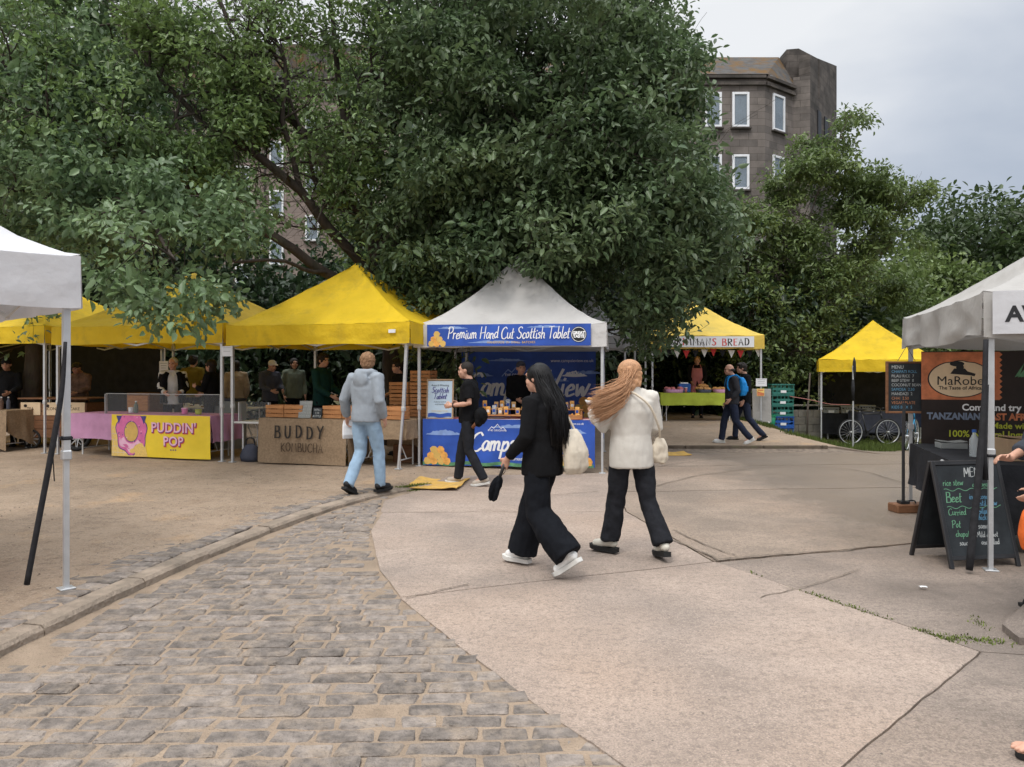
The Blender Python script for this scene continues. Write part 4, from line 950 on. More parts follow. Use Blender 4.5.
def table_cloth(label, F, u, v, w, d, h, drop, mt, name='tablecloth', sides=None, seed=0, group=None, front_extra=None, cat='tablecloth', mb=None):
    """cloth on a table: top + skirts with folds; one mesh standing at the table's place"""
    base = F(u, v); mb = MB(); sides = drop if sides is None else sides; e = .012; zt = h + .004
    mb.grid(lambda i, j: (-e + (w + 2 * e) * i, -e + (d + 2 * e) * j, zt + .003 * fbm(i * 8, j * 5, seed)), 24, 10)
    def skirt(a, b, dr):
        a = Vector(a); b = Vector(b); n = (b - a).normalized(); nr = Vector((n.y, -n.x, 0))
        def f(i, j):
            D = dr(i) if callable(dr) else dr
            return a.lerp(b, i) + nr * ((.018 * math.sin(i * (b - a).length * 13 + seed) + .03 * fbm(i * 6, j * 2, seed)) * j + .015 * j) + Vector((0, 0, zt - D * j * (1 + .02 * math.sin(i * 17 + seed))))
        mb.grid(f, 50, 8)
    if drop: skirt((-e, -e, 0), (w + e, -e, 0), drop)
    if sides: skirt((-e, d + e, 0), (-e, -e, 0), sides); skirt((w + e, -e, 0), (w + e, d + e, 0), sides)
    o = mb.build(name, mt, None, True); o.location = base; o.rotation_euler = (0, 0, F.a); return tag(o, label, cat, group)
def banner(name, label, F, u, v, z0, w, h, mats, fn, cat='banner', rz=0.0, base=None, thick=.004, wav=.0, parent=None, seed=0):
    """printed sheet in the F frame; fn(mb, P) draws on it with P(x, y, lift) -> point in sheet coordinates"""
    P = lambda x, y, l=0.0: Vector((x, -thick / 2 - l, y))
    mb = MB(); mb.grid(lambda i, j: P(i * w, j * h), max(2, int(w * 20)), max(2, int(h * 20)), 0)
    mb.grid(lambda i, j: P(w - i * w, j * h, -thick), max(2, int(w * 20)), max(2, int(h * 20)), 0)
    fn(mb, P); o = mb.build(name, mats, parent, False)
    if wav:
        bm = bmesh.new(); bm.from_mesh(o.data); bmesh.ops.triangulate(bm, faces=[f for f in bm.faces if len(f.verts) > 4])
        for _ in range(4):
            e = [q for q in bm.edges if q.calc_length() > .085]
            if not e: break
            bmesh.ops.subdivide_edges(bm, edges=e, cuts=1)
        for vt in bm.verts:
            x, y = vt.co.x, vt.co.z; vt.co.y -= wav * (math.sin(x * 5 + seed) * .5 + fbm(x * 2.2, y * 3, seed) * 1.6) * (.4 + .6 * (1 - y / h))
        bmesh.ops.triangulate(bm, faces=[f for f in bm.faces if len(f.verts) > 4]); bm.to_mesh(o.data); bm.free()
    if parent is None: o.location = F(u, v, z0) if base is None else base; o.rotation_euler = (0, 0, F.a + rz); tag(o, label, cat)
    else: o.location = (u, v, z0); o.rotation_euler = (0, 0, rz)
    return o
GL = {'C': (.62, [[(.58, .85), (.42, 1.0), (.15, .8), (.05, .45), (.15, .08), (.4, 0), (.6, .15)]]), 'P': (.58, [[(.15, .95), (.1, 0)], [(.02, .85), (.2, 1), (.5, .95), (.52, .65), (.3, .48), (.12, .5)]]),
 'H': (.66, [[(.1, 1), (.07, 0)], [(.55, 1.02), (.52, 0)], [(.02, .45), (.6, .53)]]), 'S': (.55, [[(.5, .88), (.35, 1), (.12, .85), (.2, .6), (.42, .42), (.42, .12), (.2, 0), (.02, .12)]]), 'T': (.52, [[(.0, .95), (.55, 1.02)], [(.3, 1), (.25, 0)]]), 'V': (.6, [[(.03, 1), (.22, 0), (.58, 1.05)]]),
 'B': (.56, [[(.08, 1), (.08, 0)], [(.08, .98), (.4, .95), (.42, .62), (.1, .53)], [(.1, .53), (.48, .45), (.5, .06), (.08, .02)]]), 'U': (.6, [[(.06, 1), (.08, .25), (.28, 0), (.48, .25), (.5, 1)]]), 'D': (.6, [[(.08, 1), (.08, 0)], [(.03, .99), (.4, .92), (.54, .5), (.4, .08), (.05, .0)]]), 'Y': (.6, [[(.03, 1), (.28, .5)], [(.55, 1.02), (.28, .5), (.2, 0)]]),
 'K': (.56, [[(.08, 1), (.08, 0)], [(.5, .98), (.1, .45), (.52, .0)]]), 'O': (.66, [[(.32, 1), (.08, .75), (.08, .25), (.32, 0), (.56, .25), (.56, .75), (.32, 1)]]), 'M': (.74, [[(.06, 0), (.12, 1), (.36, .3), (.6, 1), (.67, 0)]]), 'A': (.62, [[(.03, 0), (.3, 1), (.57, 0)], [(.14, .36), (.46, .36)]]), 'R': (.58, [[(.08, 1), (.08, 0)], [(.04, .98), (.45, .93), (.45, .58), (.1, .5)], [(.2, .5), (.53, 0)]]), 'N': (.64, [[(.07, 0), (.09, 1), (.52, .02), (.55, 1)]]), 'E': (.5, [[(.45, .98), (.08, .98), (.08, .02), (.46, .03)], [(.08, .52), (.38, .54)]]), 'I': (.24, [[(.11, 1), (.10, 0)]]),
 'a': (.42, [[(.36, .42), (.2, .5), (.05, .25), (.15, .0), (.3, .12), (.36, .45), (.36, .1), (.46, .05)]]), 'b': (.42, [[(.08, 1), (.06, .02)], [(.06, .3), (.25, .5), (.36, .25), (.2, 0), (.06, .08)]]), 'c': (.36, [[(.33, .42), (.2, .5), (.05, .25), (.16, 0), (.36, .1)]]), 'd': (.42, [[(.36, .42), (.2, .5), (.05, .25), (.15, 0), (.33, .15)], [(.4, 1.0), (.37, .1), (.46, .04)]]), 'e': (.38, [[(.05, .22), (.32, .33), (.22, .5), (.06, .3), (.12, .02), (.38, .1)]]),
 'h': (.42, [[(.08, 1), (.06, 0)], [(.06, .28), (.22, .5), (.33, .38), (.32, .08), (.42, .04)]]), 'i': (.2, [[(.08, .48), (.08, .08), (.18, .04)], [(.09, .68), (.115, .73)]]), 'l': (.2, [[(.1, 1), (.07, .1), (.18, .03)]]), 'm': (.6, [[(.05, .5), (.05, 0)], [(.05, .3), (.17, .5), (.25, .38), (.25, .02)], [(.25, .3), (.38, .5), (.48, .38), (.48, .08), (.58, .03)]]), 'n': (.42, [[(.05, .5), (.05, 0)], [(.05, .3), (.2, .5), (.31, .38), (.31, .08), (.42, .03)]]),
 'o': (.42, [[(.22, .5), (.05, .28), (.15, 0), (.33, .15), (.3, .42), (.2, .5)]]), 'p': (.42, [[(.08, .5), (.03, -.4)], [(.06, .28), (.25, .5), (.36, .25), (.2, 0), (.05, .1)]]), 'r': (.32, [[(.06, .5), (.05, 0)], [(.05, .28), (.17, .47), (.3, .45)]]), 's': (.34, [[(.3, .42), (.17, .5), (.08, .38), (.26, .2), (.2, .02), (.02, .05)]]), 't': (.3, [[(.15, .85), (.1, .08), (.25, .03)], [(.02, .52), (.28, .56)]]), 'u': (.44, [[(.06, .5), (.07, .1), (.2, .02), (.33, .2), (.35, .5), (.34, .1), (.44, .04)]]), 'k': (.42, [[(.08, 1), (.06, .0)], [(.34, .5), (.08, .22), (.38, .02)]]), 'w': (.6, [[(.05, .5), (.13, .02), (.28, .42), (.38, .02), (.56, .52)]])}
def swidth(s, sp): return sum((GL[c][0] + sp) if c in GL else .32 for c in s)
def brush(mb, P, s, x, y, size, m, l, wt=.09, slant=.0, sp=.03, wide=1.0, align='CENTER', seed=0, sharp=False, jit=.03):
    """brush lettering from pen strokes"""
    rr = random.Random(seed + len(s)); sz = size; cx = x - (swidth(s, sp) * sz * wide / 2 if align == 'CENTER' else 0); q = 0
    for c in s:
        if c not in GL: cx += .32 * sz * wide; continue
        wd, sts = GL[c]; dy = rr.gauss(0, jit) * sz
        for st in sts:
            pts = [Vector((a, b, 0)) for a, b in st]; pts = smooth_path(pts, 5) if len(pts) > 2 and not (sharp and c in 'MANYKVEI') else pts; n = len(pts); L_, R_ = [], []
            for i, p in enumerate(pts):
                d = (pts[min(i + 1, n - 1)] - pts[max(i - 1, 0)]).normalized(); nn = Vector((-d.y, d.x, 0)); h_ = wt * (.62 + .5 * abs(d.y)) * (.75 + .25 * math.sin(math.pi * (.15 + .85 * (1 - i / max(1, n - 1))))) / 2
                if i in (0, n - 1): p = p + d * wt * .25 * (-1 if i == 0 else 1)
                for lst, sg in ((L_, 1), (R_, -1)): v = p + nn * h_ * sg; lst.append(P(cx + (v.x + slant * v.y) * sz * wide, y + dy + v.y * sz, l + q * .00025))
            mb.add(L_ + R_, [(n + i, n + i + 1, i + 1, i) for i in range(n - 1)], m); q += 1
        cx += (wd + sp) * sz * wide
def TM(P, x, y, l): return Matrix.Translation(P(x, y, l)) @ Matrix.Rotation(R(90), 4, 'X')
def tx(mb, P, s, x, y, size, m, l=.003, rot=0.0, **k): mb.text(s, TM(P, x, y, l) @ Matrix.Rotation(rot, 4, 'Z'), size, m, **k)
def disc(mb, P, x, y, rx, ry, m, l, n=28, jag=0.0, sd=0): mb.poly([P(x + rx * math.cos(2 * math.pi * k / n) * (1 + jag * fbm(k * .9, sd)), y + ry * math.sin(2 * math.pi * k / n) * (1 + jag * fbm(k * .9, sd + 5)), l) for k in range(n)], m)
def cloud(mb, P, x, y, w, h, m, l, sd=0):
    n = 20; mb.poly([P(x + w * (k / n - .5), y + h * (.45 * math.sin(math.pi * k / n) * (1 + .9 * fbm(k * .6, sd))), l) for k in range(n + 1)] + [P(x + w * (.5 - k / n), y - .08 * h * math.sin(math.pi * k / n), l) for k in range(1, n)], m)
def tablet_pile(mb, P, x, y, s, m, l, rows=(4, 3, 2, 1), sd=0):
    rr = random.Random(sd); q = 0
    for j, n in enumerate(rows):
        for i in range(n):
            cx = x + (i - (n - 1) / 2) * s * .95 + rr.gauss(0, .06 * s); cy = y + j * s * .8; a0 = rr.random(); q += 1; k = 7
            mb.poly([P(cx + s * .58 * math.cos(a0 + 2 * math.pi * t / k) * rr.uniform(.85, 1.1), cy + s * .56 * math.sin(a0 + 2 * math.pi * t / k) * rr.uniform(.85, 1.1), l + q * .0004) for t in range(k)], m if (i + j) % 2 else m + 1)
def roundel(mb, P, x, y, r, mk, mw, l):
    disc(mb, P, x, y, r, r, mk, l, 32)
    n = 32
    for k in range(n):
        a, b = 2 * math.pi * k / n, 2 * math.pi * (k + 1) / n
        mb.poly([P(x + r * q * math.cos(t), y + r * q * math.sin(t), l + .001) for q, t in ((.86, a), (.92, a), (.92, b), (.86, b))], mw)
    tx(mb, P, 'GREAT', x, y + r * .18, r * .5, mw, l + .002, offset=.004); tx(mb, P, 'TASTE', x, y - r * .25, r * .5, mw, l + .002, offset=.004)
def mountains(mb, P, x, y, w, m, l):
    pk = [(-.5, 0), (-.3, .22), (-.18, .13), (.02, .36), (.2, .12), (.32, .2), (.5, 0)]
    for (a, b), (c, d) in zip(pk, pk[1:]): mb.poly([P(x + a * w, y + b * w, l), P(x + c * w, y + d * w, l), P(x + c * w, y + d * w + .04 * w, l), P(x + a * w, y + b * w + .04 * w, l)], m)

# --- the long row: three yellow stalls, then the white and blue one
A2 = (-8.40, 14.10); B2 = (-4.93, 13.02); a2 = ang_of(A2, B2)
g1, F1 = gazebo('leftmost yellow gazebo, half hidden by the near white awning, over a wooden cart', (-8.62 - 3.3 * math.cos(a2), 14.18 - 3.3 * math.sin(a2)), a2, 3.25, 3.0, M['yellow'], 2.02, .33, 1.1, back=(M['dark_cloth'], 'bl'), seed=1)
g2, F2 = gazebo('yellow gazebo with leaves hanging over its awning, behind the pudding banner', A2, a2, math.dist(A2, B2), 3.0, M['yellow'], 2.02, .33, 1.1, seed=2, wavy=1.3)
A3 = (-4.76, 12.95); B3 = (-1.62, 11.95); a3 = ang_of(A3, B3); W3 = math.dist(A3, B3)
g3, F3 = gazebo('yellow gazebo with a sharp peak over the kombucha table', A3, a3, W3, 2.6, M['yellow'], 1.98, .34, 1.14, seed=3, leantab={1: -.16})
MB().box((W3 - .24, -.085, 2.17), (.12, .004, .055)).build('maker_patch', M['white_paper'], g3)
A4 = (-1.53, 12.42); B4 = (1.44, 12.04); a4 = ang_of(A4, B4); W4 = math.dist(A4, B4)
g4, F4 = gazebo('off white peaked gazebo with a blue printed banner along its front', A4, a4, W4, 3.0, M['white_stall'], 1.93, .37, 1.34, seed=4, sag=.10, curve=1.45)
def d_front(mb, P):
    cloud(mb, P, .42, .28, .5, .08, 2, .001, 1); cloud(mb, P, 1.9, .29, .6, .07, 2, .001, 2); cloud(mb, P, 1.1, .05, .9, .08, 2, .001, 3)
    brush(mb, P, 'Premium Hand Cut Scottish Tablet', 1.31, .115, .185, 1, .003, .105, .16, .015, .80)
    tx(mb, P, 'HANDMADE  IN  SMALL  BATCHES', 1.36, .055, .05, 5, .003); tablet_pile(mb, P, .16, .035, .095, 3, .002, (3, 2, 1), 4); roundel(mb, P, 2.43, .175, .125, 6, 1, .002)
banner('front_banner', None, F4, .18, -.105, 1.945, 2.62, .345, [M['blue'], M['white_print'], M['blue_light'], M['tan_print'], M['gold_print'], M['gold_print'], M['black_print']], d_front, parent=g4, wav=.006)
def d_back(mb, P):
    cloud(mb, P, 2.25, 1.0, .5, .22, 1, .001, 1); cloud(mb, P, 1.9, .90, .5, .1, 2, .0016, 6); cloud(mb, P, 2.5, 1.05, .7, .12, 2, .001, 2); cloud(mb, P, .35, 1.0, .6, .16, 2, .001, 3); cloud(mb, P, .9, 1.3, .8, .1, 2, .001, 5)
    mountains(mb, P, 1.12, .98, .62, 2, .002); tx(mb, P, 'THE ORIGINAL', 1.1, 1.02, .07, 1, .003); brush(mb, P, 'Campsie View', 1.30, .62, .46, 1, .003, .13, .2, .02, 1.0)
    tx(mb, P, 'handmade tablet', 1.85, .42, .12, 1, .003, shear=.25); tx(mb, P, 'www.campsieview.co.uk', 2.2, 1.30, .085, 1, .003); tablet_pile(mb, P, 2.42, .10, .17, 4, .002, (3, 2, 2, 1), 8)
banner('back_banner', None, F4, .16, 2.88, .45, 2.66, 1.48, [M['blue'], M['white_print'], M['blue_light'], M['cream_print'], M['tan_print'], M['gold_print']], d_back, parent=g4, wav=.012)
def d_side(mb, P): cloud(mb, P, .8, 1.0, .8, .2, 2, .001, 1)
banner('side_banner', None, F4, W4 - .012, .3, .45, 2.5, 1.48, [M['blue'], M['white_print'], M['blue_light']], d_side, parent=g4, rz=R(90), wav=.01)
# the bread stall and its neighbours at the back
g6, F6 = gazebo('pale yellow gazebo with a painted bread sign and red bunting', (3.78, 20.7), 0.0, 2.98, 3.0, M['yellow_pale'], 1.96, .37, 1.05, seed=6)
def d_bread(mb, P):
    s = 'DRIMMANS BREAD'; rr = random.Random(2); x = .08
    for k, ch in enumerate(s):
        if ch != ' ': brush(mb, P, ch, x, .055 + rr.gauss(0, .006), .18, 2 if k in (2, 7, 9, 11) else 1, .003, .16, 0, 0, 1.15, 'LEFT', k, True)
        x += ((GL[ch][0] + .17) * .207) if ch in GL else .12
banner('painted_sign', None, F6, .42, -.10, 2.0, 2.32, .29, [M['white_paper'], M['brown_print'], M['red_print']], d_bread, parent=g6)
mb = MB(); 
for i in range(12):
    x = .12 + i * .245; m_ = (i % 3) if i % 3 < 2 else 2; zc = 1.965 - .05 * math.sin(math.pi * ((i * .245) % 1.47) / 1.47)
    mb.add([(x, .05, zc), (x + .19, .05, zc), (x + .095, .052, zc - .21), (x, .056, zc), (x + .19, .056, zc), (x + .095, .058, zc - .21)], [(0, 2, 1), (3, 4, 5), (0, 1, 4, 3), (1, 2, 5, 4), (2, 0, 3, 5)], m_)
mb.build('bunting', [M['red_cloth'], M['dark_cloth'], M['white_cloth']], g6)
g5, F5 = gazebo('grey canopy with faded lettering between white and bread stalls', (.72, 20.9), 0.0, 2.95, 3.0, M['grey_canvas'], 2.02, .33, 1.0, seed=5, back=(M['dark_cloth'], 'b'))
banner('lettered_valance', None, F5, .5, -.10, 2.06, 2.2, .26, [M['white_canvas'], M['lime_print']], lambda mb, P: tx(mb, P, 'STALL', 1.25, .13, .26, 1, .003, wide=1.2, offset=.004), parent=g5)
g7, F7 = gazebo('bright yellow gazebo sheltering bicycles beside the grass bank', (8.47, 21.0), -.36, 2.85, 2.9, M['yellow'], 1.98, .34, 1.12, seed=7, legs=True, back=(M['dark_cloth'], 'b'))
# near white gazebo on the right
A8 = (3.83, 6.15); a8 = ang_of(A8, (6.88, 5.22))
g8, F8 = gazebo('dirty white gazebo over the menu boards at the right edge', A8, a8, 3.1, 3.15, M['white_canvas'], 1.88, .36, 1.0, seed=8, sag=.10, wavy=2.0, mval=M['white_canvas'])
banner('lettered_valance', None, F8, .0, -.11, 1.90, 2.9, .34, [M['white_clean'], M['black_print']], lambda mb, P: tx(mb, P, 'AWARD WINNING', .09, .15, .17, 1, .003, align='LEFT', offset=.006), parent=g8, wav=.012)
mb = MB()   # folded strap tied beside the front post
mb.tube(smooth_path([(-.03, -.05, 1.86), (-.05, -.07, 1.3), (-.10, -.10, .7), (-.17, -.14, .03)]), [.02, .02, .021, .021, .022, .024, .026, .026, .028, .028, .028, .028, .03, .03, .03, .026], 7)
mb.tube([(-.03, -.05, 1.5), (-.05, -.06, .95), (-.035, -.06, .74)], [.022, .026, .022], 7); mb.box((.02, .02, .93), (.07, .07, .03), 0, None, .01); mb.build('tie_strap', M['black_strap'], g8, True)
# near white gazebo on the left
C9 = (-3.13, 5.42); a9 = R(47); w9 = 3.0
FL9 = (C9[0] - w9 * math.cos(a9), C9[1] - w9 * math.sin(a9))
g9, F9 = gazebo('clean white gazebo corner in the left foreground', FL9, a9, w9, 3.0, M['white_clean'], 1.99, .37, 1.05, seed=9, sag=.05)
mb = MB(); cx = w9 - .02; P_ = []
d_ = Matrix.Rotation(-a9, 3, 'Z')
p0 = Vector((cx, .02, 1.75)); offs = [(0.03, -.06, 0), (0.01, -.07, -.35), (-.06, -.08, -.8), (-.16, -.07, -1.3), (-.24, -.06, -1.70)]
mb.tube(smooth_path([p0 + d_ @ Vector((a, b, 0)) + Vector((0, 0, c)) for a, b, c in offs]), [.012 + .008 * min(1, i / 8) for i in range(21)], 7); q_ = Vector((cx, .02, 1.07))
mb.box(q_, (.075, .06, .028), 0, None, .008); mb.tube([q_ + d_ @ Vector((-.05, -.03, 0)), q_ + d_ @ Vector((-.07, -.04, -.12)), q_ + d_ @ Vector((-.06, -.04, -.3))], .004, 5); mb.build('tie_strap', M['black_strap'], g9, True)
# two white tents farther back, only their peaks show
gazebo('small white tent peak behind the kombucha gazebo', (-6.9, 20.8), -.1, 2.6, 2.6, M['white_clean'], 1.9, .3, 1.15, seed=10, curve=1.3)
gazebo('narrow white tent peak rising behind the blue stall', (.95, 17.6), .0, 1.9, 1.6, M['white_clean'], 2.0, .3, 1.05, seed=11, curve=1.9)
# --- kombucha stall
TBL = 'folding tables under the stalls'
fold_table('folding table under the burlap kombucha cloth', F3, .56, .10, 1.58, .7)
fold_table('folding table right of the burlap one, its white legs showing', F3, 2.22, .12, .98, .62)
fold_table('folding table carrying the stacked crates between yellow and white gazebos', F3, 2.50, .98, .9, .5)
table_cloth('burlap cloth under the stacked wooden crates', F3, 2.48, .95, .94, .55, .755, .5, M['burlap'], seed=8)
def burlap_front():
    base = F3(.52, .06); mb = MB(); w, h = 1.66, .76
    mb.grid(lambda i, j: (i * w, .72 * (1 - j), h + .004 * fbm(i * 6, j * 4)), 20, 8)
    fr = lambda i, j: Vector((i * w, -.015 - .02 * j - .02 * math.sin(i * 9) * j - .03 * fbm(i * 5, j * 2, 3) * j, h - (h - .02) * j))
    mb.grid(fr, 40, 14)
    mb.grid(lambda i, j: Vector((-.01 - .03 * j, .7 * (1 - i), h - (h - .03) * j)), 12, 8); mb.grid(lambda i, j: Vector((w + .01 + .02 * j, .7 * i, h - (h - .03) * j)), 12, 8)
    P = lambda x, y, l=0: fr(min(1, max(0, x / w)), 1 - y / h) + Vector((0, -.012 - l, 0))
    brush(mb, P, 'BUDDY', .84, .44, .20, 1, .014, .16, 0, .42, 1.0, sharp=True)
    brush(mb, P, 'KOMBUCHA', .86, .20, .145, 2, .014, .13, 0, .10, .95, sharp=True)
    o = mb.build('tablecloth', [M['burlap'], M['black_paint'], M['brown_paint']], None); o.location = base; o.rotation_euler = (0, 0, F3.a); return o
tag(burlap_front(), 'burlap cloth with hand painted kombucha lettering', 'tablecloth')
table_cloth('plain burlap cloth hanging short over the table at right', F3, 2.21, .10, 1.0, .64, .755, .30, M['burlap'], seed=4)
def slat_crate(label, loc, rz, w=.46, d=.3, h=.25, group=None, mt='wood'):
    T = thing('wooden_crate', label, 'crate', loc, rz, group); n = 3; sh = h / n * .80
    for nm, pts in (('front', [(0, 0), (w, 0)]), ('rear', [(0, d), (w, d)]), ('end', [(0, 0), (0, d)]), ('end', [(w, 0), (w, d)])):
        mb = MB(); a = Vector((*pts[0], 0)); b = Vector((*pts[1], 0)); dn = (b - a).normalized()
        for k in range(n):
            z = h * (k + .5) / n; sh_ = .006 if nm != 'end' else 0; mb.bar(a + Vector((0, 0, z)) + dn * (.0 if nm != 'end' else .012), b + Vector((0, 0, z)) - dn * (.0 if nm != 'end' else .012), (.012, sh) if abs(dn.x) > .5 else (.012, sh))
        mb.build(nm + '_slats', M[mt], T)
    MB().box((w / 2, d / 2, .012), (w - .02, d - .02, .012)).build('base_board', M[mt], T)
    mb = MB(); 
    for x in (.02, w - .02):
        for y in (.018, d - .018): mb.box((x, y, h / 2), (.022, .022, h - .01))
    mb.build('corner_posts', M[mt], T); return T
u = .62; G = 'wooden crates along the front of the kombucha table'
proto = None
for i in range(7):
    uu = .58 + i * .365; hz = .765
    if i in (2,): continue
    l = ['slatted pine crate at the left end of the burlap table', 'slatted pine crate just left of the small price boards', '', 'slatted pine crate just right of the price boards', 'slatted pine crate in front of the forest green jumper', 'slatted pine crate right beside the hooded man on the table', 'slatted pine crate at the right end of the kombucha tables'][i]
    p = F3(uu, .16); p.z += hz
    if proto is None: proto = slat_crate(l, p, F3.a, .345, .27, .215, G)
    else: copy_tree(proto, p, F3.a, l)
G = 'tall stack of wooden crates beside the kombucha stall'
for c, (uu, vv, n) in enumerate(((2.54, 1.05, 3), (2.93, 1.05, 4))):
    for k in range(n):
        p = F3(uu - .1 + .012 * math.sin(k * 3), vv); p.z += .765 + k * .20
        copy_tree(proto, p, F3.a + .04 * math.sin(k * 5 + c), '%s crate from the bottom in the %s wooden stack between the gazebos' % (ORD[k], ['shorter', 'taller'][c]), G).scale = (1.06, 1.1, .90)
p = F3(2.62, .85); tk = thing('plinth', 'dark low box under the shorter crate stack', 'box', p, F3.a); MB().box((.18, .14, .15), (.38, .30, .30), 0, None, .01).build('body', M['wood_dark'], tk); MB().box((.18, -.014, .15), (.08, .02, .03), 0, None, .004).build('handle', M['black_metal'], tk)
def price_board(label, loc, rz, w, h, lines, sd):
    T = thing('price_board', label, 'board', loc, rz); mb = MB(); rr = random.Random(sd); Rx = Matrix.Rotation(R(-12), 3, 'X')
    mb.box(Rx @ Vector((0, 0, h / 2)), (w, .012, h), 0, Rx, .003); P = lambda x, y, l=0: Rx @ Vector((x, -.007 - l, y))
    for k, s in enumerate(lines): mb.text(s, Matrix.Translation(P(0, h * (1 - (k + .7) / (len(lines) + .4)), .001)) @ Matrix.Rotation(R(78), 4, 'X'), h * .8 / len(lines), 1, wide=.9)
    mb.build('slate', [M['slate'] if sd % 2 else M['grey_canvas'], M['chalk']], T); return T
p = F3(1.34, .14); p.z += .765; price_board('grey chalk price board between the crates', p, F3.a, .24, .29, ['KOMBUCHA', 'GINGER  3.50', 'BERRY  3.50', 'LEMON  3.50', 'HOPS  4.00'], 2)
p = F3(1.60, .10); p.z += .765; price_board('smaller dark price board right of the grey one', p, F3.a, .17, .18, ['REFILL', '2.50', 'BOTTLE'], 3)
# the bag under the table
T = thing('bag', 'dark slumped bag on the ground left of the burlap cloth', 'bag', F3(.20, .25), F3.a); mb = MB(); mb.rings([((0, 0, .0), .16, .11), ((0, 0, .08), .19, .13), ((.01, 0, .19), .16, .11), ((.02, 0, .27), .10, .07), ((.02, 0, .30), .05, .04)], 18); mb.build('body', M['slate_jumper'], T, True)
mb = MB(); mb.tube(smooth_path([(-.08, 0, .25), (-.05, -.02, .38), (.08, -.02, .39), (.10, 0, .25)]), .012, 6); mb.build('handle', M['black_strap'], T, True)
# --- pudding stall
fold_table('folding table under the pink cloth', F2, .30, .10, 3.0, .75)
table_cloth('pink cloth hanging over the pudding stall table', F2, .28, .08, 3.06, .8, .755, .46, M['pink_cloth'], seed=2)
def d_pud(mb, P):
    w, h = 2.02, .74
    mb.poly([P(x, y, .002) for x, y in ((.0, .0), (.78, .0), (.70, .35), (.66, .60), (.2, .5), (.02, .55))], 1)
    for k in range(6): mb.poly([P(.03 + k * .12, .02 + .0 * k, .0026), P(.042 + k * .12, .02, .0026), P(.042 + k * .12, .46, .0026), P(.03 + k * .12, .46, .0026)], 6)
    for k in range(4): mb.poly([P(.01, .06 + k * .11, .003), P(.70, .06 + k * .11, .003), P(.70, .072 + k * .11, .003), P(.01, .072 + k * .11, .003)], 6)
    # iced doughnut ring, its top cut off by the sheet
    n = 40; cx, cy = .44, .44
    def ring(r0, r1, m, l, a0=0, a1=2 * math.pi, sc=1.25, jag=.05):
        for k in range(n):
            a, b = a0 + (a1 - a0) * k / n, a0 + (a1 - a0) * (k + 1) / n; q = []
            for r, t in ((r0, a), (r1, a), (r1, b), (r0, b)):
                rr = r * (1 + jag * math.sin(t * 7)) if r == r1 else r; q.append(P(min(1.9, cx + rr * math.cos(t)), min(h - .01, max(.02, cy + rr * sc * math.sin(t))), l))
            mb.poly(q, m)
    ring(.14, .33, 5, .0035, jag=.07); ring(.15, .315, 2, .004, jag=.07); ring(.17, .23, 3, .0046, 3.6, 5.6, jag=.12); ring(.25, .28, 3, .0046, 3.4, 4.6, jag=.1)
    disc(mb, P, cx, cy, .14, .17, 4, .0052)
    for k in range(16):
        a = k * 1.7; r = .2 + .07 * math.sin(k * 4); x, y = cx + r * math.cos(a), min(h - .05, cy + r * 1.2 * math.sin(a)); mb.poly([P(x, y, .006), P(x + .022, y + .008, .006), P(x + .02, y + .02, .006), P(x - .002, y + .012, .006)], 5 if k % 2 else 3)
    for sx in (-1, 1): mb.poly([P(cx + sx * .22, h - .02, .0055), P(cx + sx * .33, h - .02, .0055), P(cx + sx * .27, h - .17, .0055)], 5)
    for s, x, y, sz in (("PUDDIN'", 1.34, .52, .235), ('POP', 1.34, .285, .225)):
        for dx, dy, m, l, of in ((.016, -.016, 7, .004, .016), (.006, -.006, 5, .0048, .010), (0, 0, 3, .0056, .004)): tx(mb, P, s, x + dx, y + dy, sz, m, l, offset=of, wide=1.0, space=1.05)
    for q in (-.05, 0, .05): disc(mb, P, 1.34 + q, .14, .014, .014, 5, .004, 10)
banner('banner', 'bright yellow banner with a pink iced doughnut tied before the pink table', F2, 1.30, -.02, .02, 2.1, .74, [M['ban_yellow'], M['ban_cream'], M['pink_print'], M['pink_pale'], M['gold_print'], M['purple_print'], M['cream_print'], M['red_print']], d_pud, wav=.014)
T = thing('sneeze_screen', 'clear plastic screen along the front of the pink table', 'screen', F2(.95, .2, .765), F2.a)
MB().box((1.25, 0, .18), (2.5, .006, .34)).build('panel', M['acrylic'], T); mb = MB(); [mb.box((x, .0, .17), (.012, .06, .36), 0, None, .003) for x in (0.0, 2.5)]; mb.box((1.25, 0, .358), (2.5, .008, .008)); mb.build('support', M['alu'], T)
T = thing('sneeze_screen', 'clear plastic screen left of the wooden crates', 'screen', F3(-.05, .3, .70), F3.a); MB().box((.3, 0, .16), (.6, .006, .32)).build('panel', M['acrylic'], T); mb = MB(); [mb.box((x, 0, .15), (.02, .06, .32)) for x in (0, .6)]; mb.build('support', M['alu'], T)
fold_table('small folding table between pink cloth and burlap cloth', F3, -.10, .2, .62, .55, .68)
def small_bottle(label, p, mt, h=.2, r=.035, cap='white_print', group=None):
    T = thing('bottle', label, 'bottle', p, 0, group); mb = MB(); mb.lathe((0, 0, 0), [(r * .95, 0), (r, .01), (r, h * .6), (r * .85, h * .68), (r * .4, h * .82), (r * .4, h * .92)], 14); mb.build('body', M[mt], T, True)
    m2 = MB(); m2.lathe((0, 0, h * .9), [(r * .46, 0), (r * .46, h * .1)], 12); m2.build('cap', M[cap], T); return T
small_bottle('pale blue bottle standing on the pink table', F2(1.42, .42, .765), 'sage_top', .22, .04)
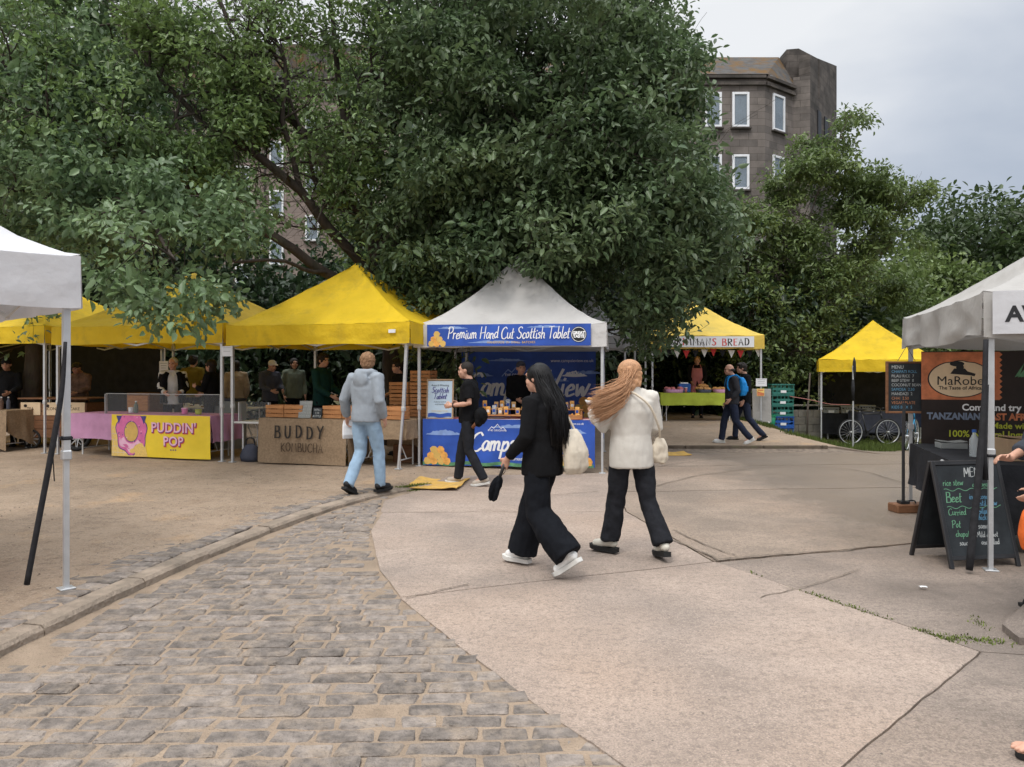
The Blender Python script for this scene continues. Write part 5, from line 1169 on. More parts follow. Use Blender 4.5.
def jar(label, p, mt, h=.1, r=.05, lid='white_print', group=None):
    T = thing('tub', label, 'tub', p, 0, group); mb = MB(); mb.lathe((0, 0, 0), [(r * .8, 0), (r * .86, .005), (r, h), (r * .93, h)], 14); mb.build('body', M[mt], T, True); m2 = MB(); m2.lathe((0, 0, h), [(r * 1.03, -.008), (r * 1.03, .006), (r * .6, .012)], 14); m2.build('lid', M[lid], T, True); return T
jar('pink tub on the pudding table near the screen', F2(2.52, .4, .765), 'pink_print', .1, .055, 'pink_pale'); jar('lime green tub in front of the bald vendor', F2(2.86, .35, .765), 'lime_cloth', .08, .06, 'lime_print'); jar('white tub beside the pale blue bottle', F2(1.28, .45, .765), 'white_print', .09, .05)
# back counter of the pudding stall with clutter
fold_table('back counter table behind the pudding stall', F2, .3, 2.0, 2.4, .6)
T = thing('display_box', 'brown wooden display box on the counter of the pudding stall', 'box', F2(.35, 1.3, .0), F2.a); MB().box((.28, .2, .55), (.56, .4, 1.1), 0, None, .01).build('body', M['wood_dark'], T); MB().box((.28, -.006, .9), (.5, .012, .3), 0, None, .004).build('front_panel', M['wood'], T)
for k in range(14):
    jar('%s pale tub from the left on the back counter of the pudding stall' % (ORD + ['thirteenth', 'fourteenth'])[k], F2(.75 + k * .13, 2.1 + .12 * (k % 3), .745), ['white_print', 'cream_print', 'wood_dark', 'white_paper'][k % 4], .09 + .03 * (k % 2), .05, group='tubs on the back counter')
T = thing('cool_box', 'grey box on the back counter of the pudding stall', 'box', F2(2.2, 1.55, .0), F2.a); MB().box((.25, .2, .48), (.5, .4, .96), 0, None, .03).build('body', M['grey_canvas'], T); MB().box((.25, .2, .98), (.52, .42, .05), 0, None, .02).build('lid', M['slate_jumper'], T)
# paper notices pinned to posts
def notice(label, p, rz, w, h, mats, fn=None, name='notice', cat='notice'):
    T = MB(); T.box((0, 0, 0), (w, .004, h)); P = lambda x, y, l=0: Vector((x, -.0025 - l, y))
    if fn: fn(T, P)
    o = T.build(name, mats); o.location = p; o.rotation_euler = (0, 0, rz); return tag(o, label, cat)
wp = [M['white_paper'], M['black_print'], M['orange_print']]
def lines(n, w, h, m=1): 
    def f(mb, P):
        for k in range(n): y = h * (.36 - .75 * k / n); q = w * (.40 - .1 * ((k * 7) % 3) / 2); mb.poly([P(-q, y, .001), P(q, y, .001), P(q, y + h * .022, .001), P(-q, y + h * .022, .001)], m)
    return f
notice('white paper sheet hung on the post at the meeting of two yellow gazebos', F3(-.03, -.06, 1.88), F3.a, .22, .17, wp, lines(2, .2, .16))
notice('white paper sign on the pole behind the wooden cart stall', F2(.72, 1.9, 1.6), F2.a, .22, .28, wp, lines(4, .2, .26))
mb = MB(); mb.tube([(0, 0, 0), (0, 0, 1.95)], .018, 8); o = mb.build('pole', M['alu']); o.location = F2(.72, 1.93); tag(o, 'grey pole carrying the white sign behind the cart stall', 'pole')
notice('white A4 sheet on the right post of the bread stall', F6(2.95, -.05, 1.05), .05, .30, .21, wp, lines(3, .28, .2)); notice('small yellow and orange poster below the white sheet', F6(2.93, -.05, .78), -.04, .20, .20, [M['ban_cream'], M['red_print'], M['orange_print']], lambda mb, P: (mb.poly([P(-.09, -.09, .001), P(.09, -.09, .001), P(.09, -.02, .001), P(-.09, .03, .001)], 2), mb.poly([P(-.07, .05, .001), P(.07, .05, .001), P(.07, .07, .001), P(-.07, .07, .001)], 1)))
# --- the cart stall at far left
T = thing('wooden_cart', 'brown wooden box cart with cream panels under the leftmost gazebo', 'cart', px(20, 449, 15.0), -.06); T.location.z = zg(T.location.x, T.location.y); 
L_ = 1.36; mb = MB()
for k in range(4): mb.box((L_ / 2, .3, .29 + k * .17), (L_, .62, .163), 0, None, .006)
mb.build('body', M['wood_dark'], T); MB().box((L_ / 2, .3, .97), (L_ + .05, .68, .03), 0, None, .006).build('counter_top', M['wood_dark'], T)
for k in range(3):
    mb = MB(); x = .03 + k * .45; mb.box((x + .2, -.018, .77), (.40, .012, .25), 0, None, .003); P = lambda xx, y, l=0: Vector((xx, -.026 - l, y))
    tx(mb, P, ['TEA', 'SCONES', 'CAKE'][k], x + .2, .77, .08, 1, .002); disc(mb, P, x + .1, .83, .035, .03, 1, .002, 12); mb.build('panel', [M['cream_print'], M['brown_print']], T)
for x in (.25, 1.15):
    mb = MB(); rr_ = .17; k = 20; mb.tube([(x + rr_ * math.cos(2 * math.pi * i / k), -.02, .18 + rr_ * math.sin(2 * math.pi * i / k)) for i in range(k + 1)], .022, 8, cap=False); wl = mb.build('wheel', M['rubber'], T, True); m2 = MB(); [m2.bar((x - .16 * math.cos(a), -.02, .18 - .16 * math.sin(a)), (x + .16 * math.cos(a), -.02, .18 + .16 * math.sin(a)), .012) for a in (0, .8, 1.57, 2.36)]; m2.build('spokes', M['alu'], wl)
fold_table('folding table with bottles at the left edge', F1, .9, .0, 1.42, .6)
table_cloth('burlap cloth draped to a point at the left edge', F1, .87, -.03, 1.48, .64, .76, lambda i: .42 + .33 * i, M['burlap'], seed=9)
for k in range(8): small_bottle('%s dark bottle from the left on the left-edge table' % ORD[k], F1(1.35 + k * .115, .12 + .05 * (k % 2), .77), 'slate_jumper' if k % 2 else 'brown_check', .24, .036, 'alu', 'bottles on the left-edge table')
T = thing('tyre', 'dark wheel leaning behind the yellow stall posts', 'wheel', F2(-.0, .5), F2.a + .2); mb = MB(); k = 22; mb.tube([(.22 * math.cos(2 * math.pi * i / k), .06 * math.sin(2 * math.pi * i / k), .26 + .22 * math.sin(2 * math.pi * i / k)) for i in range(k + 1)], .04, 8, cap=False); mb.build('tyre', M['rubber'], T, True); m2 = MB(); [m2.bar((-.2 * math.cos(a), -.06 * math.sin(a), .26 - .2 * math.sin(a)), (.2 * math.cos(a), .06 * math.sin(a), .26 + .2 * math.sin(a)), .014) for a in (0, .8, 1.57, 2.36)]; m2.build('spokes', M['alu'], T)
# --- white and blue tablet stall
fold_table('long folding table of the blue tablet stall', F4, .10, .08, 2.72, .75)
def d_tab(mb, P):
    cloud(mb, P, .35, .50, .6, .16, 2, .001, 1); cloud(mb, P, 1.5, .62, .8, .1, 2, .001, 2); cloud(mb, P, 2.4, .54, .5, .18, 2, .001, 3); cloud(mb, P, 2.2, .57, .4, .08, 1, .0014, 4)
    mb.grid(lambda i, j: P(i * 2.76, .005 + j * .055 + .012 * math.sin(i * 30), .001), 40, 1, 5)
    tablet_pile(mb, P, .24, .07, .115, 3, .003, (4, 3, 2), 4); tablet_pile(mb, P, 2.47, .09, .135, 3, .003, (4, 3, 2), 9); roundel(mb, P, 2.53, .20, .095, 6, 1, .01)
    mountains(mb, P, 1.22, .56, .30, 1, .002); tx(mb, P, 'THE ORIGINAL', 1.22, .572, .045, 1, .003); brush(mb, P, 'Campsie View', 1.56, .25, .30, 1, .004, .13, .2, .02, 1.0); tx(mb, P, 'handmade tablet', 1.60, .12, .075, 1, .003, shear=.25); tx(mb, P, 'www.campsieview.co.uk', 2.36, .69, .05, 1, .003)
banner('banner', 'blue printed tablet banner hanging down the table front of the white gazebo', F4, .08, .02, .02, 2.78, .75, [M['blue'], M['white_print'], M['blue_light'], M['tan_print'], M['gold_print'], M['green_print'], M['black_print']], d_tab, wav=.008)
table_cloth('red and white cloth on top of the blue stall table', F4, .08, .06, 2.78, .8, .755, 0, mat('red_check_cloth', (.6, .12, .12), .9, .1, 3, col2=(.72, .66, .64), detail=0), seed=5)
T = thing('framed_poster', 'pale blue framed tablet poster propped on the table end', 'poster', F4(.34, .10, .765), F4.a + .05); Rx = Matrix.Rotation(R(-7), 3, 'X'); mb = MB()
P = lambda x, y, l=0: Rx @ Vector((x, -.012 - l, y)); mb.box(Rx @ Vector((0, 0, .32)), (.40, .014, .60), 0, Rx)
q = lambda s, y, sz, m, **k: mb.text(s, Matrix.Translation(P(0, y, .002)) @ Matrix.Rotation(R(83), 4, 'X'), sz, m, **k)
q('Award-Winning', .55, .045, 1); brush(mb, P, 'Scottish', 0, .43, .09, 2, .002, .12, .2); brush(mb, P, 'Tablet', 0, .33, .09, 2, .002, .12, .2); q('made by hand in', .28, .03, 1); q('small batches', .24, .03, 1); q('Vanilla Ginger Orange', .13, .03, 3); mb.grid(lambda i, j: P(-.19 + .38 * i, .03 + .06 * j + .01 * math.sin(i * 9), .001), 8, 1, 4)
mb.build('poster', [mat('pale_blue_paper', (.42, .52, .62), .6, .06, 4), M['black_print'], M['purple_print'], M['gold_print'], M['blue']], T)
mb = MB(); [mb.box(Rx @ Vector((x, 0, .32)), (.025, .03, .67), 0, Rx, .004) for x in (-.212, .212)]; [mb.box(Rx @ Vector((0, 0, z)), (.40, .028, .025), 0, Rx, .004) for z in (.0, .64)]; mb.build('frame', M['cardboard'], T)
G = 'kraft packets on the tablet table'; T = thing('display_step', 'wooden display step on the blue stall table', 'stand', F4(.95, .30, .765), F4.a); mb = MB(); mb.box((.85, .12, .05), (1.7, .25, .02), 0, None, .004); mb.box((.85, .36, .14), (1.7, .22, .02), 0, None, .004); mb.build('shelf', M['wood'], T); mb = MB(); [mb.box((x, .24, .06), (.02, .4, .12)) for x in (.02, .85, 1.68)]; mb.build('support', M['wood'], T)
for i in range(17):
    for r_ in range(2):
        if (i * 7 + r_ * 3) % 5 == 0: continue
        p = F4(1.0 + i * .098, .40 + .23 * r_, .83 + .09 * r_); tp = thing('packet', '%s packet from the left in the %s row of the tablet display' % ((ORD + ['thirteenth', 'fourteenth', 'fifteenth', 'sixteenth', 'last'])[i], ['front', 'rear'][r_]), 'packet', p, F4.a + .2 * math.sin(i * 5 + r_), G)
        mb = MB(); hh = .11 + .02 * ((i + r_) % 3); mb.rings([((0, 0, 0), .036, .022), ((0, 0, hh * .7), .038, .02), ((0, 0, hh), .036, .004)], 10, 0, True, 4); mb.build('pouch', [M['packet'], M['tan_print'], M['glass']][(i + r_) % 3], tp); MB().box((0, -.0225, hh * .42), (.045, .003, .045)).build('label', M['white_paper'] if i % 2 else M['blue'], tp)
T = thing('wire_basket', 'wooden tray of loose tablet on the right end of the blue table', 'tray', F4(2.15, .12, .765), F4.a); mb = MB(); mb.box((.25, .12, .01), (.5, .24, .015)); [mb.box((.25, y, .04), (.5, .012, .06)) for y in (0, .24)]; [mb.box((x, .12, .04), (.012, .23, .06)) for x in (0, .5)]; mb.build('tray', M['wood'], T); mb = MB(); rr = random.Random(4)
for k in range(40): mb.box((rr.uniform(.03, .47), rr.uniform(.03, .21), .035 + rr.random() * .04), (.03, .03, .025), 0, Matrix.Rotation(rr.random() * 3, 3, 'Z') @ Matrix.Rotation(rr.random(), 3, 'X'), .003)
mb.build('tablet_pieces', M['tan_print'], T)
# mats on the ground
def floor_mat(label, c, wd, dp, rz, lift):
    mb = MB(); f = lambda i, j, l=0: Vector(((i - .5) * wd, (j - .5) * dp, .012 + lift * (.5 + fbm(i * 3, j * 3, wd * 9)) * (abs(i - .5) * 2) ** 3 + .012 * abs(fbm(i * 4, j * 4, 1)) + l))
    mb.grid(lambda i, j: f(i, j), 20, 14); mb.grid(lambda i, j: f(1 - i, j, -.010), 20, 14)
    for a, b in (((0, 0), (1, 0)), ((1, 0), (1, 1)), ((1, 1), (0, 1)), ((0, 1), (0, 0))):
        for k in range(14):
            p = [a[0] + (b[0] - a[0]) * (k + s) / 14 for s in (0, 1)]; q = [a[1] + (b[1] - a[1]) * (k + s) / 14 for s in (0, 1)]; mb.poly([f(p[0], q[0], -.010), f(p[1], q[1], -.010), f(p[1], q[1]), f(p[0], q[0])])
    o = mb.build('floor_mat', M['mat_yellow'], None, False); o.location = gp(*c); o.rotation_euler = (0, 0, rz); return tag(o, label, 'mat', 'yellow mats on the ground')
floor_mat('crumpled yellow mat by the feet of the man at the blue stall', (-1.03, 10.72), .72, .85, -.16, .06)
floor_mat('yellowish mat at the step before the bread stall', (2.95, 14.95), .95, .75, 0.02, .02)
# --- bread stall
fold_table('folding table of the bread stall under the lime cloth', F6, .28, .05, 2.0, .7)
table_cloth('lime green cloth on the bread stall table', F6, .25, .03, 2.06, .74, .755, .33, M['lime_cloth'], seed=6)
G = 'trays on the bread table'
for k, (uu, ww, mt, lb) in enumerate(((.38, .55, 'pink_cloth', 'pink cloth tray at the left of the bread table'), (1.28, .40, 'slate_jumper', 'grey cloth tray before the bread vendor'), (1.74, .50, 'pink_cloth', 'pink cloth tray heaped with loaves at the right of the bread table'))):
    T = thing('bread_tray', lb, 'tray', F6(uu, .12, .765), 0, G); mb = MB(); mb.rings([((ww / 2, .2, 0), ww / 2 * .9, .19), ((ww / 2, .2, .09), ww / 2, .21), ((ww / 2, .2, .085), ww / 2 * .93, .19), ((ww / 2, .2, .02), ww / 2 * .85, .17)], 24, 0, False, 4); mb.build('basket', M[mt], T, True)
    rr = random.Random(k); mb = MB(); [mb.ell((ww * (.2 + .3 * (i % 3)) + rr.gauss(0, .02), .12 + .16 * (i // 3), .09 + .02 * rr.random()), (.10, .07, .055), 12, 0, Matrix.Rotation(rr.random() * 3, 3, 'Z')) for i in range(6)]; mb.build('loaves', M['bread' if k != 0 else 'pink_apron'], T, True)
T = thing('bread_basket', 'round wicker basket of loaves beside the bread vendor', 'basket', F6(1.50, .42, .765), 0); mb = MB(); mb.lathe((0, 0, 0), [(.12, 0), (.17, .14), (.16, .145), (.11, .02)], 18); mb.build('basket', M['burlap'], T, True); mb = MB(); [mb.ell((.06 * math.cos(i), .06 * math.sin(i), .17 + .02 * (i % 2)), (.09, .06, .05), 12) for i in range(5)]; mb.build('loaves', M['bread'], T, True)
T = thing('cool_box', 'dark blue box with a pale lid at the rear of the bread table', 'box', F6(.82, .42, .765), 0); MB().box((.17, .12, .12), (.34, .24, .24), 0, None, .02).build('body', M['blue_plastic'], T); MB().box((.17, .12, .255), (.22, .16, .04), 0, None, .01).build('lid', M['white_print'], T)
T = thing('cup', 'pink paper cup on the bread table', 'cup', F6(.95, .12, .765), 0); mb = MB(); mb.lathe((0, 0, 0), [(.03, 0), (.045, .13)], 12); mb.build('body', M['pink_apron'], T, True); m2 = MB(); m2.lathe((0, 0, .13), [(.048, 0), (.048, .012), (.03, .016)], 12); m2.build('lid', M['white_print'], T, True)
T = thing('white_board', 'pale panel leaning beside the bread stall post', 'panel', F6(2.80, .25), -.1); MB().box((.25, 0, .47), (.5, .04, .92), 0, Matrix.Rotation(R(-4), 3, 'X'), .01).build('panel', M['white_canvas'], T); mb = MB(); [mb.box((x, .0, .02), (.04, .3, .04), 0, None, .01) for x in (.08, .42)]; mb.build('foot', M['white_metal'], T)
def plastic_crate(label, loc, rz, mt, w=.62, d=.42, h=.30, group=None):
    T = thing('plastic_crate', label, 'crate', loc, rz, group); mb = MB(); t = .012; z = h
    mb.box((w / 2, d / 2, .012), (w - .03, d - .03, .014))
    for y, s in ((.008, -1), (d - .008, 1)):
        mb.box((w / 2, y, h - .02), (w, t, .04)); mb.box((w / 2, y, .04), (w, t, .075)); mb.box((w / 2, y, h * .52), (w - .2, t * .99, h * .24)); [mb.box((x, y + s * .006, h / 2), (.018, .012, h - .03)) for x in (.02, w * .25, w * .42, w * .58, w * .75, w - .02)]
        mb.box((w / 2, y + s * .012, h - .012), (w + .02, .024, .022), 0, None, .004)
        for a in (0, w - .1): mb.box((a + .05, y, h * .52), (.1, t * .98, h * .1))
    for x, s in ((.008, -1), (w - .008, 1)):
        mb.box((x, d / 2, h - .02), (t, d - .03, .04)); mb.box((x, d / 2, h * .36), (t, d - .03, h * .55)); mb.box((x + s * .012, d / 2, h - .012), (.024, d - .05, .022), 0, None, .004); [mb.box((x + s * .006, y, h / 2), (.012, .018, h - .03)) for y in (.1, d / 2, d - .1)]
    mb.build('shell', M[mt], T); m2 = MB(); m2.box((w / 2, -.012, h * .30), (.16, .004, .07)); m2.build('label', M['white_paper'], T); return T
bx_ = pxx(772, 21.6); zb_ = zg(bx_ + .3, 21.6); G = 'plastic crates stacked by the bread stall'
zz = zb_
for k in range(5):
    mt = 'blue_plastic' if k < 2 else 'green_plastic'; plastic_crate('%s crate from the ground, %s, in the tall plastic crate stack' % (ORD[k], 'bright blue' if k < 2 else 'dull green'), (bx_ + .01 * math.sin(k * 2), 21.6, zz + .004), .03 * math.sin(k * 3), mt, group=G); zz += .305
T = thing('waste_bin', 'bright green plastic tub left of the stacked crates', 'bin', (pxx(767, 21.3), 21.3, zg(pxx(767, 21.3), 21.3)), 0); mb = MB(); mb.rings([((0, 0, 0), .17, .15), ((0, 0, .44), .21, .19), ((0, 0, .44), .19, .17), ((0, 0, .06), .15, .13)], 20, 0, True, 5); mb.build('body', M['bin_green'], T, True); mb = MB(); mb.rings([((0, 0, .42), .225, .205), ((0, 0, .46), .225, .205)], 20, 0, False, 5); mb.build('rim', M['bin_green'], T)
# shelf rack inside the grey canopy
T = thing('shelf_rack', 'dark metal shelf rack under the grey canopy', 'rack', F5(1.75, 1.2), 0); mb = MB(); [mb.bar((x, y, 0), (x, y, 1.95), .03) for x in (0, .55) for y in (0, .4)]; mb.build('upright', M['grey_canvas'], T)
for k in range(9): MB().box((.275, .2, .25 + k * .2), (.54, .4, .018)).build('shelf', M['white_canvas' if k % 2 else 'grey_canvas'], T)
T = thing('stall_counter', 'pale counter board under the grey canopy', 'counter', F5(1.2, .5), 0); MB().box((.8, .2, .45), (1.5, .4, .9), 0, None, .02).build('body', M['white_canvas'], T); MB().box((.8, .2, .92), (1.6, .5, .03), 0, None, .008).build('top', M['wood_dark'], T)
# --- right: bank, rope, low wall, bicycles
T = thing('block_wall', 'low grey concrete block wall behind the rope', 'wall', (8.0, 23.2, zg(8, 23.2)), -.05); mb = MB()
for r_ in range(4):
    x = -.9 - (.22 if r_ % 2 else 0)
    while x < 2.6: mb.box((x + .22, 0, .02 + r_ * .222), (.43, .2, .214), 0, None, .008); x += .44
mb.build('blocks', M['concrete_block'], T); MB().box((.85, 0, .93), (3.7, .26, .05), 0, None, .012).build('coping', M['concrete_block'], T)
rp = gp(pxx(807, 21.5), 21.5); o = MB().tube([(0, 0, -.1), (.02, 0, .9), (.09, 0, 1.95)], [.028, .026, .022], 8).build('rope_pole', M['bark_pale'], None, True); o.location = rp; tag(o, 'thin leaning wooden pole carrying the pink rope', 'pole')
pe = gp(pxx(853, 19.6), 19.6); T = thing('banner_pole', 'thin pale pole with a furled black flag before the yellow bicycle tent', 'pole', pe); MB().tube([(0, 0, -.1), (0, 0, 2.1)], .022, 8).build('pole', M['alu'], T); mb = MB(); mb.tube([(0.03, 0, 1.75), (.03, 0, 2.0), (.035, 0, 2.2), (.03, 0, 2.32)], [.02, .05, .04, .008], 8); mb.tube([(0, 0, 1.2), (.0, 0, 1.5), (0, 0, 1.75)], [.03, .045, .03], 8); mb.build('furled_flag', M['black_strap'], T, True)
a = rp + Vector((-.45, .1, 1.28)); b = rp + Vector((.06, -.03, 1.19)); c = Vector((pxx(850, 21.2), 21.2, rp.z + 1.06)); mb = MB(); mb.tube(smooth_path([a, b, b.lerp(c, .5) - Vector((0, 0, .05)), c]), .011, 6); tag(mb.build('barrier_rope', M['rope'], None, True), 'faded pink rope strung along the grass bank', 'rope')
def bicycle(label, p, rz, mt):
    T = thing('bicycle', label, 'bicycle', p, rz, 'bicycles by the yellow tent'); r = .34
    for x in (0, 1.04):
        k = 30; mb = MB(); mb.tube([(x + r * math.cos(2 * math.pi * i / k), 0, r + r * math.sin(2 * math.pi * i / k)) for i in range(k + 1)], .02, 8, cap=False); wl = mb.build('wheel', M['rubber'], T, True)
        m2 = MB(); m2.tube([(x + .315 * math.cos(2 * math.pi * i / k), 0, r + .315 * math.sin(2 * math.pi * i / k)) for i in range(k + 1)], .014, 6, cap=False); m2.tube([(x, -.05, r), (x, .05, r)], .025, 8); [m2.bar((x, .02 * (-1) ** i, r), (x + .31 * math.cos(2 * math.pi * i / 18), 0, r + .31 * math.sin(2 * math.pi * i / 18)), .003) for i in range(18)]; m2.build('rim', M['alu'], wl, True)
    bb = (.44, 0, .30); st = (.33, 0, .82); hd = (.84, 0, .84); hl = (.88, 0, .70); mb = MB()
    for a, b, q in ((bb, st, .016), (bb, hl, .018), (st, hd, .016), ((0, 0, r), bb, .01), ((0, 0, r), (.345, 0, .74), .009), (hl, (1.04, 0, r), .014), (hd, hl, .02), (st, (.31, 0, .93), .013), (hd, (.83, 0, .98), .013)): mb.tube([a, b], q, 8)
    mb.build('frame', M[mt], T, True); mb = MB(); mb.tube([(.14, 0, .95), (.24, 0, .955), (.36, 0, .95), (.44, 0, .955)], [.06, .07, .035, .02], 10, sq=(1, 1, .5)); mb.build('saddle', M['rubber'], T, True); mb = MB(); mb.tube(smooth_path([(.72, -.29, 1.0), (.84, -.16, 1.0), (.83, 0, .98), (.84, .16, 1.0), (.72, .29, 1.0)]), .013, 8); mb.build('handlebar', M['black_metal'], T, True)
    mb = MB(); mb.tube([(.44, .05, .30), (.44, .062, .30)], .09, 18); mb.tube([(.44, -.075, .30), (.44, .08, .30)], .016, 8); mb.bar((.44, -.07, .30), (.54, -.07, .16), .014); mb.bar((.44, .075, .30), (.34, .075, .44), .014); cs = mb.build('chainset', M['black_metal'], T); [MB().box(c, (.09, .07, .02)).build('pedal', M['rubber'], cs) for c in ((.54, -.11, .16), (.34, .12, .44))]; return T
bicycle('dark bicycle with pale rims parked under the yellow tent', gp(pxx(855, 20.6) - .05, 20.75, .0), .06, 'black_metal')
bicycle('blue bicycle behind the hanging chalk menu', gp(pxx(917, 18.3) - .3, 18.2, 0), .9, 'blueframe')
T = thing('cargo_trailer', 'dark trailer box behind the bicycle in the yellow tent', 'trailer', F7(1.0, .9), .06); MB().box((.65, .3, .55), (1.3, .6, .62), 0, None, .03).build('body', M['slate_jumper'], T); mb = MB(); [mb.bar((x, 0.0, .86), (x, .6, .86), .03) for x in (.05, .45, .85, 1.25)]; mb.build('rail', M['alu'], T); mb = MB(); mb.f and 0; [MB().lathe((x, .3, .02), [(.10, 0), (.12, .1), (.12, .2), (.02, .22)], 14).build('wheel', M['rubber'], T, True) for x in (.25, 1.05)]
fold_table('folding table inside the yellow tent', F7, .1, 1.6, 1.5, .6); table_cloth('dark cloth on the table inside the yellow tent', F7, .08, 1.58, 1.54, .64, .755, .6, M['dark_cloth'], seed=3)
for k in range(3): plastic_crate('%s dull crate on the dark table in the yellow tent' % ['left', 'middle', 'right'][k], F7(.12 + k * .48, 1.62, .765), F7.a, 'grey_canvas', .42, .34, .16 + .04 * k, 'dull crates in the yellow tent')
T = thing('pennant_sign', 'blue sign panel with a pale emblem behind the hanging menu', 'sign', gp(pxx(922, 21.5), 21.7), 0); mb = MB(); mb.box((.3, 0, .85), (1.1, .03, .9), 0, None, .005); P = lambda x, y, l=0: Vector((x, -.017 - l, y)); disc(mb, P, .3, 1.05, .1, .09, 1, .001, 10); mb.poly([P(.24, .6, .001), P(.36, .6, .001), P(.34, 1.0, .001), P(.26, 1.0, .001)], 1); mb.build('panel', [M['navy_denim'], M['blue_light']], T); mb = MB(); [mb.bar((x, .02, 0), (x, .02, 1.3), .04) for x in (-.2, .8)]; mb.build('post', M['alu'], T)
# --- African food stall on the right
def d_ma(mb, P):
    z = 1.06 - .54; n = 26
    zig = [(0, 1.07), (0, .52)]; edge = [(.80 + (.03 if k % 2 else 0), .52 + .55 * k / 18) for k in range(19)]
    mb.poly([P(x, y, .001) for x, y in zig + edge], 1)
    def pot(s, l, m): 
        pts = []
        for k in range(n + 1):
            t = k / n; a = -math.pi / 2 + math.pi * t; pts.append((.40 + s * .31 * math.cos(a) * (1 if t < .85 else .6), .76 + s * .20 * math.sin(a)))
        mb.poly([P(x, y, l) for x, y in pts] + [P(.80 - x, y, l) for x, y in reversed(pts)], m)
    pot(1.08, .002, 3); pot(1.03, .003, 2)
    disc(mb, P, .37, .935, .075, .03, 3, .004); disc(mb, P, .40, .895, .04, .04, 3, .0045); mb.poly([P(.34, .88, .004), P(.45, .88, .004), P(.52, .80, .004), P(.30, .82, .004)], 3); mb.poly([P(.44, .86, .0042), P(.56, .82, .0042), P(.55, .79, .0042), P(.43, .82, .0042)], 3)
    tx(mb, P, 'MaRobe', .40, .735, .145, 3, .005); tx(mb, P, 'The Taste of Africa', .40, .655, .056, 3, .005, offset=.001)
    tx(mb, P, 'Come and try MaRobe', .42, .43, .105, 4, .003, align='LEFT', offset=.003); tx(mb, P, 'TANZANIAN', .06, .325, .105, 6, .003, align='LEFT', offset=.005, wide=.9); tx(mb, P, 'EAST AFRICAN', .66, .325, .105, 1, .003, align='LEFT', offset=.005, wide=.9)
    tx(mb, P, 'Made with', .72, .225, .095, 5, .003, align='LEFT', offset=.002); tx(mb, P, '100% Natural Ingredients', .27, .125, .105, 5, .003, align='LEFT', offset=.002)
    for k in range(5): mb.poly([P(.95 + .03 * k, .78, .002), P(1.05 + .07 * k, .95 + .02 * (k % 2), .002), P(1.0 + .06 * k, .80, .002)], 7)
banner('banner', 'dark brown African food banner with terracotta pot emblem', F8, .10, 2.96, .76, 2.6, 1.08, [M['brown_print'], M['orange_print'], M['cream_print'], M['black_print'], M['white_print'], M['lime_print'], M['slateblue_print'], M['green_print']], d_ma, wav=.006)
def chalkboard(label, p, rz, w, h):
    T = thing('hanging_menu', label, 'menu board', p, rz); mb = MB(); mb.box((0, 0, 0), (w, .02, h)); P = lambda x, y, l=0: Vector((x, -.0105 - l, y)); rr = random.Random(8)
    for k, s in enumerate(['MENU', 'CHAPATI ROLL', 'PILAU RICE  7', 'BEEF STEW  8', 'COCONUT BEANS', 'SAMOSA  2.50', 'MANDAZI  2', 'CHAI  2.50', 'VEGAN PLATE', 'KIDS BOX  5']): tx(mb, P, s, -w * .42, h * (.42 - .093 * k), h * (.085 if k else .10), 3 if k in (7, 8) else 2 if k % 4 == 1 else 1, .002, align='LEFT', wide=.9)
    mb.build('slate', [M['slate'], M['chalk'], M['chalk_blue'], M['chalk_orange']], T); mb = MB(); [mb.box((x, 0, 0), (.025, .035, h + .05), 0, None, .004) for x in (-w / 2 - .0125, w / 2 + .0125)]; [mb.box((0, 0, z), (w, .033, .025), 0, None, .004) for z in (-h / 2 - .0125, h / 2 + .0125)]; mb.build('frame', M['wood_dark'], T); mb = MB(); mb.tube([(-.1, .0, h / 2 + .03), (0, .0, h / 2 + .2), (.1, 0, h / 2 + .03)], .004, 5); mb.build('hook_wire', M['black_metal'], T); return T
chalkboard('dark chalk menu board hanging at the rear post of the dirty white gazebo', Vector((4.63, 8.98, 1.42)), -.06, .42, .56)
